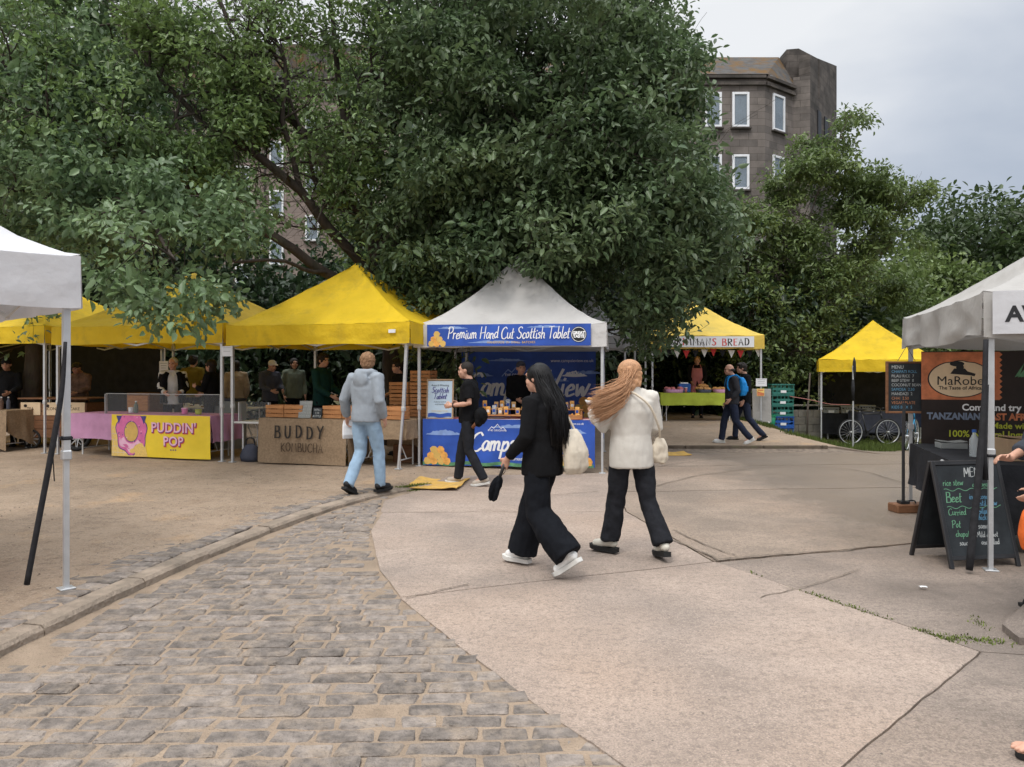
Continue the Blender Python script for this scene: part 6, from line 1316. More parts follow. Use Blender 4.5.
# a-board
T = thing('menu_board', 'black folding chalk board with blue and green menu writing', 'menu board', (3.83, 6.49, 0), R(9)); hgt = .86
def leaf(sg, nm, write):
    Rx = Matrix.Rotation(R(-sg * 15.5), 3, 'X'); off = Vector((0, -sg * .245, 0)); mb = MB(); mb.box(off + Rx @ Vector((0, 0, .46)), (.58, .012, .76), 0, Rx)
    if write:
        P = lambda x, y, l=0: off + Rx @ Vector((x, -.0065 - l, y)); q = lambda s, x, y, sz, m, **k: mb.text(s, Matrix.Translation(P(x, y, .0015)) @ Matrix.Rotation(R(90 - 15.5), 4, 'X'), sz, m, **k)
        for k, (s, x, y, sz, m) in enumerate((('MENU', -.04, .745, .075, 1), ('rice stew', -.25, .675, .055, 3), ('and beans', .02, .66, .048, 3), ('Beet', -.25, .535, .085, 3), ('in coconut', -.03, .555, .05, 2), ('lentil stew', .02, .50, .05, 2), ('Curried', -.25, .43, .055, 3), ('pilau', .03, .435, .052, 2), ('chicken', .0, .385, .05, 2), ('Pot', -.24, .33, .06, 3), ('samosa', .0, .315, .05, 1), ('chapati', -.22, .255, .05, 3), ('Mild or hot', -.03, .245, .045, 1), ('sauce', -.2, .185, .045, 1), ('and salad', .0, .185, .045, 1))):
            brush(mb, P, s, x, y, sz, m, .0012, .11, .12, .03, 1.0, 'LEFT', k)
        for y in (.635, .49): mb.grid(lambda i, j: P(-.25 + .5 * i, y + .010 * math.sin(i * 26 + y) + .005 * j, .0012), 40, 1, 3)
    lf = mb.build(nm, [M['slate'], M['chalk'], M['chalk_blue'], M['chalk_green']], T); mb = MB(); [mb.box(off + Rx @ Vector((x, 0, .44)), (.035, .028, .88), 0, Rx, .004) for x in (-.305, .305)]; [mb.box(off + Rx @ Vector((0, 0, z)), (.575, .026, .035), 0, Rx, .004) for z in (.085, .862)]; mb.build('frame', M['black_metal'], lf)
leaf(1, 'front_leaf', True); leaf(-1, 'rear_leaf', False); mb = MB(); [mb.tube([(x, -.012, .85), (x, .012, .85)], .01, 8) for x in (-.2, .2)]; mb.build('hinge', M['alu'], T)
fold_table('folding table under the black cloth beside the menu board', F8, -.02, .75, .75, 1.9); 
table_cloth('black cloth over the stall table beside the menu board', F8, -.05, .70, .8, 2.0, .78, .62, M['dark_cloth'], sides=.45, seed=7)
fold_table('folding table along the front of the African food stall', F8, .55, .16, 2.3, .6); table_cloth('long black cloth along the front of the African food stall', F8, .52, .13, 2.36, .66, .78, .70, M['dark_cloth'], sides=.7, seed=8)
small_bottle('clear plastic water bottle on the black cloth', F8(.24, 1.35, .785), 'glass', .26, .042, 'blue_plastic')
for lb, u_, v_, s_, mt in (('open cardboard box on the black cloth behind the post', .42, 1.0, (.36, .3, .2), 'cardboard'), ('flat pale carton on the black cloth behind the bottle', .12, 2.1, (.26, .2, .06), 'grey_canvas'), ('large cardboard box at the rear of the African food stall', .9, .95, (.5, .36, .24), 'cardboard')):
    T = thing('carton', lb, 'box', F8(u_, v_, .785), F8.a + .1); mb = MB(); w_, d_, h_ = s_; mb.box((w_ / 2, d_ / 2, h_ / 2), s_, 0, None, .004); mb.build('body', M[mt], T); m2 = MB(); m2.box((w_ * .25, d_ / 2, h_ + .012), (w_ * .48, d_, .006), 0, Matrix.Rotation(R(6), 3, 'Y')); m2.box((w_ * .75, d_ / 2, h_ + .012), (w_ * .48, d_, .006), 0, Matrix.Rotation(R(-6), 3, 'Y')); m2.build('flap', M[mt], T)
T = thing('food_tray', 'shallow tray of browned snacks on the front table of the African food stall', 'tray', F8(.62, .25, .785), F8.a); mb = MB(); mb.rings([((.2, .15, 0), .18, .13), ((.2, .15, .05), .2, .15), ((.2, .15, .045), .185, .135), ((.2, .15, .012), .17, .12)], 20, 0, True, 5); mb.build('tray', M['alu'], T, True); rr = random.Random(1); mb = MB(); [mb.ell((.06 + .28 * rr.random(), .05 + .2 * rr.random(), .05 + .03 * rr.random()), (.04, .03, .025), 8, 0, Matrix.Rotation(rr.random() * 3, 3, 'Z')) for _ in range(22)]; mb.build('snacks', M['bread'], T, True)
T = thing('post_weight', 'low dark timber block at the foot of the rear post', 'weight', gp(4.55, 8.75), .1); MB().box((0, 0, .05), (.42, .2, .10), 0, None, .012).build('block', M['wood_dark'], T); mb = MB(); mb.tube(smooth_path([(-.06, -.02, .10), (-.04, -.02, .13), (.04, -.02, .13), (.06, -.02, .10)]), .008, 6); mb.build('handle', M['black_metal'], T)
mb = MB(); mb.tube([(0, 0, 0), (.0, 0, .7), (.01, 0, 1.15)], .018, 8); mb.box((0, 0, .02), (.10, .10, .03)); o = mb.build('black_pole', M['black_metal']); o.location = gp(4.46, 8.72, .10); tag(o, 'thin black pole left of the black cloth', 'pole')
# left edge: checked cloth inside the near white gazebo
fold_table('low folding table in the left foreground', F9, 1.2, .5, 1.3, .6, .46)
mch = bpy.data.materials.new('pink_check_cloth'); mch.use_nodes = True; n_ = mch.node_tree.nodes; ck = n_.new('ShaderNodeTexChecker'); ck.inputs['Scale'].default_value = 28; ck.inputs['Color1'].default_value = (.55, .07, .16, 1); ck.inputs['Color2'].default_value = (.75, .68, .68, 1); tcn = n_.new('ShaderNodeTexCoord'); mch.node_tree.links.new(tcn.outputs['Object'], ck.inputs['Vector']); mch.node_tree.links.new(ck.outputs['Color'], n_['Principled BSDF'].inputs['Base Color']); n_['Principled BSDF'].inputs['Roughness'].default_value = .9
table_cloth('pink and white checked cloth at the left edge', F9, 1.17, .47, 1.36, .66, .475, .42, mch, sides=.42, seed=1)
# litter
for i, (x, y) in enumerate(((3.02, 5.62),)):
    mb = MB(); mb.grid(lambda a, b: Vector(((a - .5) * .05, (b - .5) * .035, .004 + .008 * abs(fbm(a * 3, b * 3, i)))), 5, 4); mb.grid(lambda a, b: Vector(((.5 - a) * .05, (b - .5) * .035, .002 + .008 * abs(fbm((1 - a) * 3, b * 3, i)))), 5, 4)
    o = mb.build('paper_scrap', M['white_paper']); o.location = gp(x, y, .02); o.rotation_euler = (0, 0, i * 1.3); tag(o, ['tiny paper scrap on the paving before the menu board', 'tiny paper scrap nearest the foot of the white gazebo post'][i], 'litter')
# ------------------------------------------------------------------ people
def remesh(name, mb, vox, mats, parent, iters=4, fac=.5, disp=None, post=None, thin=0):
    me = bpy.data.meshes.new(name); me.from_pydata(mb.v, [], mb.f); me.update()
    o = link(name, me); m = o.modifiers.new('r', 'REMESH'); m.mode = 'VOXEL'; m.voxel_size = vox; m.adaptivity = 0
    if iters: s = o.modifiers.new('s', 'SMOOTH'); s.factor = fac; s.iterations = iters
    dg = bpy.context.evaluated_depsgraph_get(); me2 = bpy.data.meshes.new_from_object(o.evaluated_get(dg)); bpy.data.objects.remove(o); bpy.data.meshes.remove(me)
    if disp:
        co = [v.co.copy() for v in me2.vertices]; no = [v.normal.copy() for v in me2.vertices]
        for v, c, n in zip(me2.vertices, co, no): v.co = c + n * disp(c, n)
    me2.materials.clear()
    for mt in (mats if isinstance(mats, (list, tuple)) else [mats]): me2.materials.append(mt)
    me2.polygons.foreach_set('use_smooth', [True] * len(me2.polygons))
    me2.polygons.foreach_set('material_index', [0] * len(me2.polygons))
    if post: post(me2)
    me2.update(); me2.name = name; return link(name, me2, parent)
def append_mesh(me, mb, mats_off=0):
    """add loose detail (eyes) to a mesh"""
    bm = bmesh.new(); bm.from_mesh(me); vs = [bm.verts.new(v) for v in mb.v]
    for f, m in zip(mb.f, mb.m):
        try: fc = bm.faces.new([vs[i] for i in f]); fc.material_index = m + mats_off; fc.smooth = True
        except ValueError: pass
    bm.to_mesh(me); bm.free()
def folds(amp, s=1.0, seed=0.0, stretch=(1, 1, .45)):
    def f(c, n): return amp * (.75 * fbm(c.x * 26 * s, c.y * 26 * s + seed, c.z * 11 * s) + 1.5 * fbm(c.x * 9 * s * stretch[0], c.y * 9 * s * stretch[1] + seed, c.z * 9 * s * stretch[2]) + .6 * fbm(c.x * 17 * s + c.z * 6, c.y * 17 * s + seed, c.z * 14 * s))
    return f
DEF = dict(head=(0, .03, 1.575), neck=(0, -.015, 1.43), chest=(0, -.01, 1.26), waist=(0, 0, 1.06), pelvis=(0, 0, .93),
           lsh=(-.175, -.015, 1.385), rsh=(.175, -.015, 1.385), lel=(-.225, -.04, 1.105), rel=(.225, -.04, 1.105), lwr=(-.225, .07, .875), rwr=(.225, .07, .875),
           lhip=(-.088, 0, .90), rhip=(.088, 0, .90), lkn=(-.10, .025, .49), rkn=(.10, .025, .49), lan=(-.105, -.02, .085), ran=(.105, -.02, .085), lto=(-.12, .15, .03), rto=(.12, .15, .03))
def hand(mb, wr, d, palm, thumb, s=1.0, curl=.5, spread=.012, hold=False):
    """wrist, pointing direction, palm normal, thumb-side direction"""
    d = d.normalized(); palm = (palm - d * palm.dot(d)).normalized(); th = d.cross(palm); th = th if th.dot(thumb) > 0 else -th
    pc = wr + d * .05 * s
    Mx = Matrix((th, d, palm)).transposed(); mb.ell(pc, (.038 * s, .052 * s, .017 * s), 12, 0, Mx); mb.tube([wr - d * .03 * s, wr + d * .03 * s], [.026 * s, .027 * s], 10)
    for k, (off, L) in enumerate(((.030, .070), (.010, .080), (-.010, .074), (-.028, .058))):
        b = wr + d * .085 * s + th * off * s; p = [wr + d * .05 * s + th * off * .8 * s, b]; dd = d + th * off * spread * 60 * .3
        for j, f in enumerate((.45, .32, .25)):
            c = curl * (.7 + .2 * k * .3); dd = (dd + palm * c).normalized(); p.append(p[-1] + dd * L * f * s)
        mb.tube(p, [.0095 * s, .0095 * s, .0085 * s, .0078 * s, .006 * s], 8, round_=True)
    t0 = wr + d * .025 * s + th * .024 * s; t1 = t0 + (th * .75 + d * .55 + palm * .15).normalized() * .038 * s; t2 = t1 + (d * .9 + th * .15 + palm * (.2 + curl * .5)).normalized() * .032 * s; t3 = t2 + (d * .9 - th * .15 + palm * (.2 + curl * .7)).normalized() * .026 * s
    mb.tube([t0, t1, t2, t3], [.013 * s, .0115 * s, .010 * s, .0075 * s], 8, round_=True)
def person(label, loc, rz, h=1.7, J=None, yaw=0.0, pitch=0.0, roll=0.0, skin='skin', top=None, legs=None, shoes=None, hair=None, vox=.016, hands=True, hcurl=(.5, .5), girth=1.0, hd=None, cat='person', sz=None):
    s = h / 1.70; T = thing('person', label, cat, loc, rz)
    q = {k: Vector(v) * s for k, v in {**DEF, **(J or {})}.items()}; T_q = q
    Rh = Matrix.Rotation(yaw, 3, 'Z') @ Matrix.Rotation(pitch, 3, 'X') @ Matrix.Rotation(roll, 3, 'Y'); H = q['head']; hp = lambda x, y, z: H + Rh @ (Vector((x, y, z)) * s)
    # body
    mb = MB(); bv = min(vox, .011)
    mb.ell(hp(0, -.008, .025), (.074 * s, .092 * s, .094 * s), 18, 0, Rh); mb.ell(hp(0, .022, -.035), (.060 * s, .068 * s, .080 * s), 16, 0, Rh); mb.ell(hp(0, .055, -.088), (.028 * s, .026 * s, .022 * s), 10, 0, Rh)
    mb.tube([hp(0, .078, .018), hp(0, .094, -.020), hp(0, .095, -.028)], [.009 * s, .014 * s, .012 * s], 8, round_=True)
    mb.tube([hp(-.022, .082, -.060), hp(0, .092, -.058), hp(.022, .082, -.060)], [.007 * s, .010 * s, .007 * s], 8, round_=True)
    mb.tube([hp(-.04, .078, .035), hp(0, .088, .030), hp(.04, .078, .035)], [.009 * s, .010 * s, .009 * s], 8, round_=True)
    for sx in (-1, 1): mb.ell(hp(sx * .076, -.012, -.005), (.012 * s, .020 * s, .032 * s), 10, 0, Rh); mb.ell(hp(sx * .045, .055, -.03), (.022 * s, .022 * s, .022 * s), 8, 0, Rh)
    mb.tube([q['neck'] - Vector((0, 0, .05 * s)), q['neck'] + Vector((0, .0, .03 * s)), hp(0, -.015, -.05)], [.062 * s, .052 * s, .05 * s], 12)
    g = s * girth
    mb.rings([(q['pelvis'] - Vector((0, 0, .06 * s)), .13 * g, .09 * g), (q['pelvis'], .145 * g, .10 * g), (q['waist'], .125 * g, .088 * g), (q['chest'], .145 * g, .10 * g), (q['chest'].lerp(q['neck'], .65), .14 * g, .085 * g), (q['neck'], .06 * s, .055 * s)], 20)
    for a in 'lr':
        mb.tube([q[a + 'sh'] * .75 + q['neck'] * .25 - Vector((0, 0, .03 * s)), q[a + 'sh'], q[a + 'sh'].lerp(q[a + 'el'], .5), q[a + 'el'], q[a + 'el'].lerp(q[a + 'wr'], .35), q[a + 'wr']], [.05 * s, .05 * s, .042 * s, .036 * s, .037 * s, .025 * s], 10, round_=True)
        mb.tube([q[a + 'hip'], q[a + 'hip'].lerp(q[a + 'kn'], .4), q[a + 'kn'], q[a + 'kn'].lerp(q[a + 'an'], .35), q[a + 'an']], [.08 * g, .068 * s, .048 * s, .048 * s, .034 * s], 12, round_=True)
        mb.tube([q[a + 'an'], q[a + 'an'].lerp(q[a + 'to'], .5), q[a + 'an'].lerp(q[a + 'to'], .78 if shoes else 1)], [.034 * s, .032 * s, .024 * s], 8, round_=True)
        if hands:
            d = (q[a + 'wr'] - q[a + 'el']).normalized(); hdv = (hd or {}).get(a); ins = Vector((1 if a == 'l' else -1, 0, 0)); fw = Vector((0, 1, 0)) if abs(d.y) < .8 else Vector((0, 0, 1))
            if hdv: dd, pal, th = (Vector(t) for t in hdv)
            else: dd, pal, th = d, ins, fw
            hand(mb, q[a + 'wr'], dd, pal, th, s * .98, hcurl[0 if a == 'l' else 1])
    def post(me):
        m2 = MB()
        for sx in (-1, 1): m2.ell(hp(sx * .031, .0765, .006), (.0125 * s, .009 * s, .007 * s), 10, 0, Rh)
        lip = hp(0, .09, -.06)
        for p in me.polygons:
            c = p.center
            if (c - lip).length < .018 * s and abs((Rh.transposed() @ (c - lip)).z) < .008 * s: p.material_index = 2
        append_mesh(me, m2, 1)
    body = remesh('body', mb, bv, [M[skin], M['eye'], M['lip']], T, 3, .45, None, post)
    # trousers
    if legs:
        L = dict(th=.088, kn=.064, hem=.055, hz=None, seat=1.0, amp=.006); L.update(legs); mb = MB()
        mb.rings([(q['pelvis'] + Vector((0, 0, .13 * s)), .145 * g, .105 * g), (q['pelvis'] + Vector((0, 0, .05 * s)), .158 * g, .118 * g * L['seat']), (q['pelvis'] - Vector((0, .01 * s, .04 * s)), .165 * g, .125 * g * L['seat']), (q['pelvis'] - Vector((0, 0, .10 * s)), .14 * g, .10 * g)], 22)
        for a in 'lr':
            hr = min(L['th'], .084); mb.ell(q[a + 'hip'] + Vector((0, -.012 * s, .0)), (hr * g, hr * 1.2 * g * L['seat'], hr * 1.2 * g), 16)
            k, an = q[a + 'kn'], q[a + 'an']; hem = an + (an - k).normalized() * L.get('drop', .02) * s
            mb.tube([q[a + 'hip'] - Vector((0, 0, .02)), q[a + 'hip'].lerp(k, .35), q[a + 'hip'].lerp(k, .7), k, k.lerp(hem, .5), hem], [min(L['th'], .088) * g, L['th'] * .96 * g, (L['th'] + L['kn']) / 2 * s, L['kn'] * s, (L['kn'] * .45 + L['hem'] * .55) * s, L['hem'] * s], 16)
        remesh('trousers', mb, vox, M[L['m']], T, 2, .5, folds(L['amp'], 1, 3.3))
    if top:
        t = dict(hem=.80, w=1.0, sl='long', ar=.058, cuff=.040, amp=.007, hood=False, col=False, flare=1.0); t.update(top); mb = MB(); w_ = t['w'] * g
        base = q['pelvis']; hemc = Vector((base.x, base.y, t['hem'] * s)); f = t['flare']
        mb.rings([(hemc, .168 * w_ * f, .130 * w_ * f), (hemc.lerp(q['waist'], .5), .166 * w_ * f, .130 * w_ * f), (q['waist'], .160 * w_, .125 * w_), (q['chest'], .176 * w_, .132 * w_), (q['chest'].lerp(q['neck'], .5), .185 * w_, .118 * w_), (q['chest'].lerp(q['neck'], .82), .135 * s, .088 * s), (q['neck'] + Vector((0, 0, .0)), .085 * s, .076 * s), (q['neck'] + Vector((0, 0, .03 * s)), .068 * s, .066 * s)], 26)
        for a in 'lr':
            sh, el, wr = q[a + 'sh'], q[a + 'el'], q[a + 'wr']; st = sh * .6 + q['neck'] * .4 - Vector((0, 0, .035 * s)); r_ = t['ar'] * s
            mb.tube([q['neck'] - Vector((0, 0, .035 * s)), q['neck'].lerp(sh, .5) + Vector((0, 0, .004 * s)), sh + Vector((0, 0, -.008 * s))], [.066 * s, .056 * s, .056 * s], 14, round_=True); mb.ell(sh + Vector((0, 0, -.012 * s)), r_ * 1.13, 14)
            if t['sl'] == 'long': mb.tube([st, sh, sh.lerp(el, .5), el, el.lerp(wr, .5 * t.get('send', {}).get(a, .93) / .93), el.lerp(wr, t.get('send', {}).get(a, .93))], [r_ * 1.1, r_ * 1.15, r_, r_ * .92, r_ * .88, t['cuff'] * s], 14)
            else: mb.tube([st, sh, sh.lerp(el, .45), sh.lerp(el, .78)], [r_ * 1.05, r_ * 1.12, r_, r_ * 1.02], 14)
        if t['hood']:
            n_ = q['neck']; mb.tube([n_ + Vector((-.09, .06, .02)) * s, n_ + Vector((-.10, -.03, .03)) * s, n_ + Vector((-.05, -.10, .02)) * s, n_ + Vector((.05, -.10, .02)) * s, n_ + Vector((.10, -.03, .03)) * s, n_ + Vector((.09, .06, .02)) * s], [.03 * s, .042 * s, .05 * s, .05 * s, .042 * s, .03 * s], 12, round_=True); mb.ell(n_ + Vector((0, -.125, -.06)) * s, (.115 * s, .045 * s, .10 * s), 16)
        if t['col']: mb.rings([(q['neck'] - Vector((0, 0, .01)), .082 * s, .078 * s), (q['neck'] + Vector((0, 0, .05 * s)), .070 * s, .070 * s)], 18)
        remesh('jumper' if t['sl'] == 'long' else 'shirt', mb, vox, M[t['m']], T, 2, .5, folds(t['amp'], 1, 7.7))
    if shoes:
        for a in 'lr':
            an, to = q[a + 'an'], q[a + 'to']; fd = (to - an); ff = Vector((fd.x, fd.y, 0)).normalized(); dn = shoes.get('pitch', {}).get(a, 0); k = s * shoes.get('k', 1)
            Rz = Matrix.Rotation(math.atan2(-ff.x, ff.y), 3, 'Z') @ Matrix.Rotation(dn, 3, 'X'); A0 = an + Rz @ Vector((0, 0, -.085 * s)); P = lambda x, y, z: A0 + Rz @ (Vector((x, y, z)) * k)
            sh_ = shoes.get('sole', .026); mb = MB(); rs_ = []
            prof = [(-.075, .030), (-.06, .036), (0, .035), (.07, .042), (.12, .046), (.165, .040), (.188, .022)]
            for z, gr in ((0, .96), (sh_, 1.0)): rs_.append(z)
            vs = []; ol = [(x, y) for y, x in prof] + [(-x, y) for y, x in reversed(prof)]
            m2 = MB(); n = len(ol); vv = [P(x * .97, y, 0 + .012 * max(0, (y - .12) / .06)) for x, y in ol] + [P(x * 1.03, y * 1.01, sh_ + .010 * max(0, (y - .12) / .06)) for x, y in ol]
            m2.add(vv, [tuple(range(n)), tuple(range(2 * n - 1, n - 1, -1))] + [(i, i + n, (i + 1) % n + n, (i + 1) % n) for i in range(n)])
            so = m2
            hh = shoes.get('high', .085)
            mb.tube([P(0, -.045, sh_ + .035), P(0, .02, sh_ + .035), P(0, .08, sh_ + .022), P(0, .14, sh_ + .014)], [.036 * k, .036 * k, .040 * k, .036 * k], 14, round_=True); mb.tube([P(0, -.03, sh_ + .03), P(0, -.02, hh), P(0, -.018, hh + .02)], [.04 * k, .039 * k, .038 * k], 14)
            ob = remesh('shoe', mb, min(vox, .01), M[shoes['m']], T, 2, .5); so.build('sole', M[shoes.get('sm', 'black_sole')], ob)
    if hair:
        hm = M[hair['m']]; kind = hair['k']; mb = MB()
        if kind in ('short', 'buzz'):
            e = .016 if kind == 'short' else .006
            mb.ell(hp(0, -.022, .040), ((.078 + e) * s, (.090 + e) * s, (.080 + e) * s), 18, 0, Rh); mb.ell(hp(0, -.055, -.008), ((.068 + e * .6) * s, (.052 + e) * s, (.075) * s), 14, 0, Rh)
            if kind == 'short': mb.tube([hp(-.05, .06, .085), hp(0, .075, .092), hp(.05, .06, .085)], [.02 * s, .026 * s, .02 * s], 8, round_=True)
            remesh('hair', mb, min(vox, .011), hm, T, 2, .5, lambda c, n: .012 * fbm(c.x * 38, c.y * 38, c.z * 38) if kind == 'short' else 0)
        elif kind == 'rim':
            mb.tube([hp(-.082, .005, .0), hp(-.075, -.06, .0), hp(0, -.105, -.005), hp(.075, -.06, .0), hp(.082, .005, .0)], [.014 * s, .028 * s, .034 * s, .028 * s, .014 * s], 10, round_=True); remesh('hair', mb, .011, hm, T, 2)
        elif kind == 'beanie':
            mb.ell(hp(0, -.012, .055), (.090 * s, .106 * s, .085 * s), 18, 0, Rh); mb.rings([(hp(0, -.01, .02), .09 * s, .106 * s), (hp(0, -.01, .055), .092 * s, .108 * s)], 20); remesh('hat', mb, .011, hm, T, 2)
        elif kind == 'cap':
            mb.ell(hp(0, -.012, .05), (.086 * s, .100 * s, .078 * s), 18, 0, Rh); mb.tube([hp(0, .06, .055), hp(0, .14, .048)], [.06 * s, .05 * s], 12, sq=(1, 1, .2), round_=True); remesh('hat', mb, .010, hm, T, 2)
        elif kind == 'bob':
            mb.ell(hp(0, -.022, .035), (.094 * s, .104 * s, .094 * s), 18, 0, Rh); mb.ell(hp(0, -.045, -.07), (.088 * s, .062 * s, .09 * s), 16, 0, Rh); remesh('hair', mb, .011, hm, T, 2)
    return T, q, hp
def strands(name, paths, mt, parent, r=.0045):
    mb = MB()
    for p in paths: n = len(p); mb.tube(p, [r * (1 - .85 * (i / (n - 1)) ** 3) for i in range(n)], 4, cap=True)
    return mb.build(name, mt, parent, True)
W = Vector
# 1 dark haired woman in the foreground, walking away to the left
PX = gp(.245, 6.12)
T, q, hp = person('woman with long black hair in a black jumper and wide black trousers', (PX.x, PX.y, .01), R(52), 1.66, dict(
    head=(0, .06, 1.575), neck=(0, .0, 1.43), chest=(0, .0, 1.26), pelvis=(0, 0, .93), lel=(-.235, -.01, 1.115), lwr=(-.205, .20, .93), lsh=(-.175, -.005, 1.385), rel=(.21, -.09, 1.12), rwr=(.20, .03, .92),
    rkn=(.095, .17, .51), ran=(.08, .27, .10), rto=(.08, .43, .03), lkn=(-.09, -.02, .49), lan=(-.10, -.32, .185), lto=(-.11, -.20, .03)), yaw=.12, pitch=-.03,
    top=dict(m='black_knit', hem=.79, w=1.12, ar=.064, cuff=.042, amp=.006, flare=1.04), legs=dict(m='black_twill', th=.108, kn=.112, hem=.128, amp=.009, drop=.0), shoes=dict(m='white_shoe', sm='white_sole', pitch={'l': -.62}, sole=.032, k=1.06), hair=None, vox=.010, hcurl=(1.0, .5),
    hd={'l': ((.05, .45, -.8), (.9, .2, .1), (0, .8, .5))})
bob = MB(); bob.ell(hp(0, -.02, .03), (.090, .102, .092), 18, 0, None); bob.rings([(hp(0, -.055, -.02), .092, .065), (hp(0, -.085, -.12), .102, .062), (hp(0, -.15, -.23), .122, .05), (hp(.005, -.19, -.38), .13, .04), (hp(.01, -.185, -.55), .11, .028)], 20)
hb = remesh('hair', bob, .010, M['hair_black'], T, 3); rr = random.Random(3); ps = []
for i in range(900):
    a = rr.uniform(-1.75, 1.75); e0 = rr.uniform(.1, 1.0); x0, y0 = math.sin(a) * .5 * e0, -math.cos(a) * .5 * e0; Lh = rr.uniform(.50, .66) - .16 * (abs(a) > 1.2); p = []
    for k in range(9):
        t = k / 8; z = .115 * (1 - (e0 * (1 - t)) ** 2) if False else 0
        if t < .3: u_ = t / .3; th_ = u_ * 1.5 * (.35 + .65 * e0) + (1 - u_) * .15; p.append(hp(math.sin(a) * .096 * math.sin(th_), -.018 - math.cos(a) * .108 * math.sin(th_) * (1 if math.cos(a) > 0 else .75), .028 + .100 * math.cos(th_)))
        else: u_ = (t - .3) / .7; b0 = p[2]; p.append(W((b0.x, b0.y, b0.z)) + W((math.sin(a) * .030 * u_ + .010 * fbm(i * .7, u_ * 2) , -.012 - .15 * ss(.05, .75, u_) - .01 * rr.random() + .016 * fbm(u_ * 2, i * .9, 4), -(Lh - .02) * u_)))
    ps.append(p)
strands('strands', ps, M['hair_black'], hb, .0042)
# her umbrella and tote
hw = q['lwr'] + W((.0, .045, -.075)); tp = T.matrix_basis if False else Matrix.Translation(T.location) @ Matrix.Rotation(R(52), 4, 'Z')
U = thing('umbrella', 'folded black umbrella in the hand of the black haired woman', 'umbrella', tp @ hw, R(52)); ud = W((.03, .42, -.88)).normalized(); mb = MB(); mb.tube([-ud * .03, ud * .10], [.013, .014], 10); mb.build('handle', M['black_metal'], U, True)
mb = MB(); n_ = 8; prof = [(.09, .016), (.12, .030), (.17, .040), (.23, .040), (.28, .034), (.31, .02)]; sx, sy = frame_of(ud); vs = []
for d_, r_ in prof:
    for k in range(24): a = 2 * math.pi * k / 24; rr_ = r_ * (1 + .28 * math.cos(a * n_ / 2 + d_ * 22) + .18 * math.cos(a * 3)); vs.append(ud * d_ + (sx * math.cos(a) + sy * math.sin(a)) * rr_)
mb.add(vs, [(j * 24 + k, j * 24 + (k + 1) % 24, (j + 1) * 24 + (k + 1) % 24, (j + 1) * 24 + k) for j in range(5) for k in range(24)] + [tuple(range(23, -1, -1)), tuple(5 * 24 + k for k in range(24))]); mb.build('folded_canopy', M['black_twill'], U); mb = MB(); mb.tube([-ud * .02 + sx * .012, ud * .03 + sx * .03, ud * .06 + sx * .02], .003, 5); mb.build('wrist_loop', M['black_strap'], U)
BG_ = thing('tote_bag', 'cream canvas tote bag hanging behind the black haired woman', 'bag', tp @ W((.16, -.16, .80)), R(52)); mb = MB(); mb.rings([((0, -.05, -.02), .13, .03), ((0, -.055, .03), .155, .055), ((0, -.05, .15), .15, .055), ((-.01, -.02, .27), .13, .035), ((-.02, 0, .33), .11, .015)], 22, 0, True, 2.6)
remesh('bag', mb, .010, M['cream_canvas'], BG_, 2, .5, folds(.006, 1.0, 2)); mb = MB(); [mb.tube(smooth_path([W((x0, .0, .31)), W((x0 * .6, .06 + dy, .45)), W((.015, .16, .585)), W((.0, .22, .52))]), .011, 6) for x0, dy in ((-.09, .0), (.07, .01))]; mb.build('strap', M['cream_canvas'], BG_)
# 2 fair haired woman in the pale jacket
PX = gp(1.03, 6.62); rz2 = R(16)
T, q, hp = person('woman with windblown copper blonde hair in a cream jacket and charcoal trousers', (PX.x, PX.y, .008), rz2, 1.69, dict(
    head=(-.01, .04, 1.575), lel=(-.245, .05, 1.13), lwr=(-.255, .27, 1.245), rel=(.235, .0, 1.12), rwr=(.17, .19, 1.02), rsh=(.178, -.01, 1.38), lsh=(-.178, -.01, 1.38),
    lkn=(-.10, .10, .50), lan=(-.135, .15, .10), lto=(-.22, .27, .03), rkn=(.14, -.04, .49), ran=(.20, -.22, .12), rto=(.215, -.06, .03)), yaw=.35, pitch=-.1,
    top=dict(m='cream_jacket', hem=.775, w=1.12, ar=.070, cuff=.050, amp=.0045, flare=1.06, col=True), legs=dict(m='charcoal_denim', th=.098, kn=.080, hem=.088, amp=.009, drop=-.02), shoes=dict(m='cream_shoe', sm='black_sole', sole=.038, k=1.05, pitch={'r': -.18}), vox=.010, hcurl=(.9, .6), hd={'l': ((.1, .8, .45), (.75, .1, -.5), (0, .2, 1))})
bob = MB(); bob.ell(hp(0, -.022, .035), (.094, .106, .094), 18); bob.rings([(hp(-.02, -.045, -.12), .075, .06), (hp(-.005, -.05, -.05), .094, .072), (hp(0, -.04, .03), .095, .085)], 18)
sweep = [hp(-.03, -.06, -.06), hp(-.14, -.06, -.16), hp(-.27, .0, -.235), hp(-.40, .05, -.27)]
bob.tube(smooth_path(sweep), [.074, .070, .066, .062, .058, .053, .048, .043, .038, .033, .028, .023, .018, .014, .010, .006][:16], 12)
hb = remesh('hair', bob, .010, M['hair_blonde'], T, 3, .5, lambda c, n: .012 * fbm(c.x * 6, c.y * 40, c.z * 40)); ps = []; rr = random.Random(6); sp_ = smooth_path(sweep, 4)
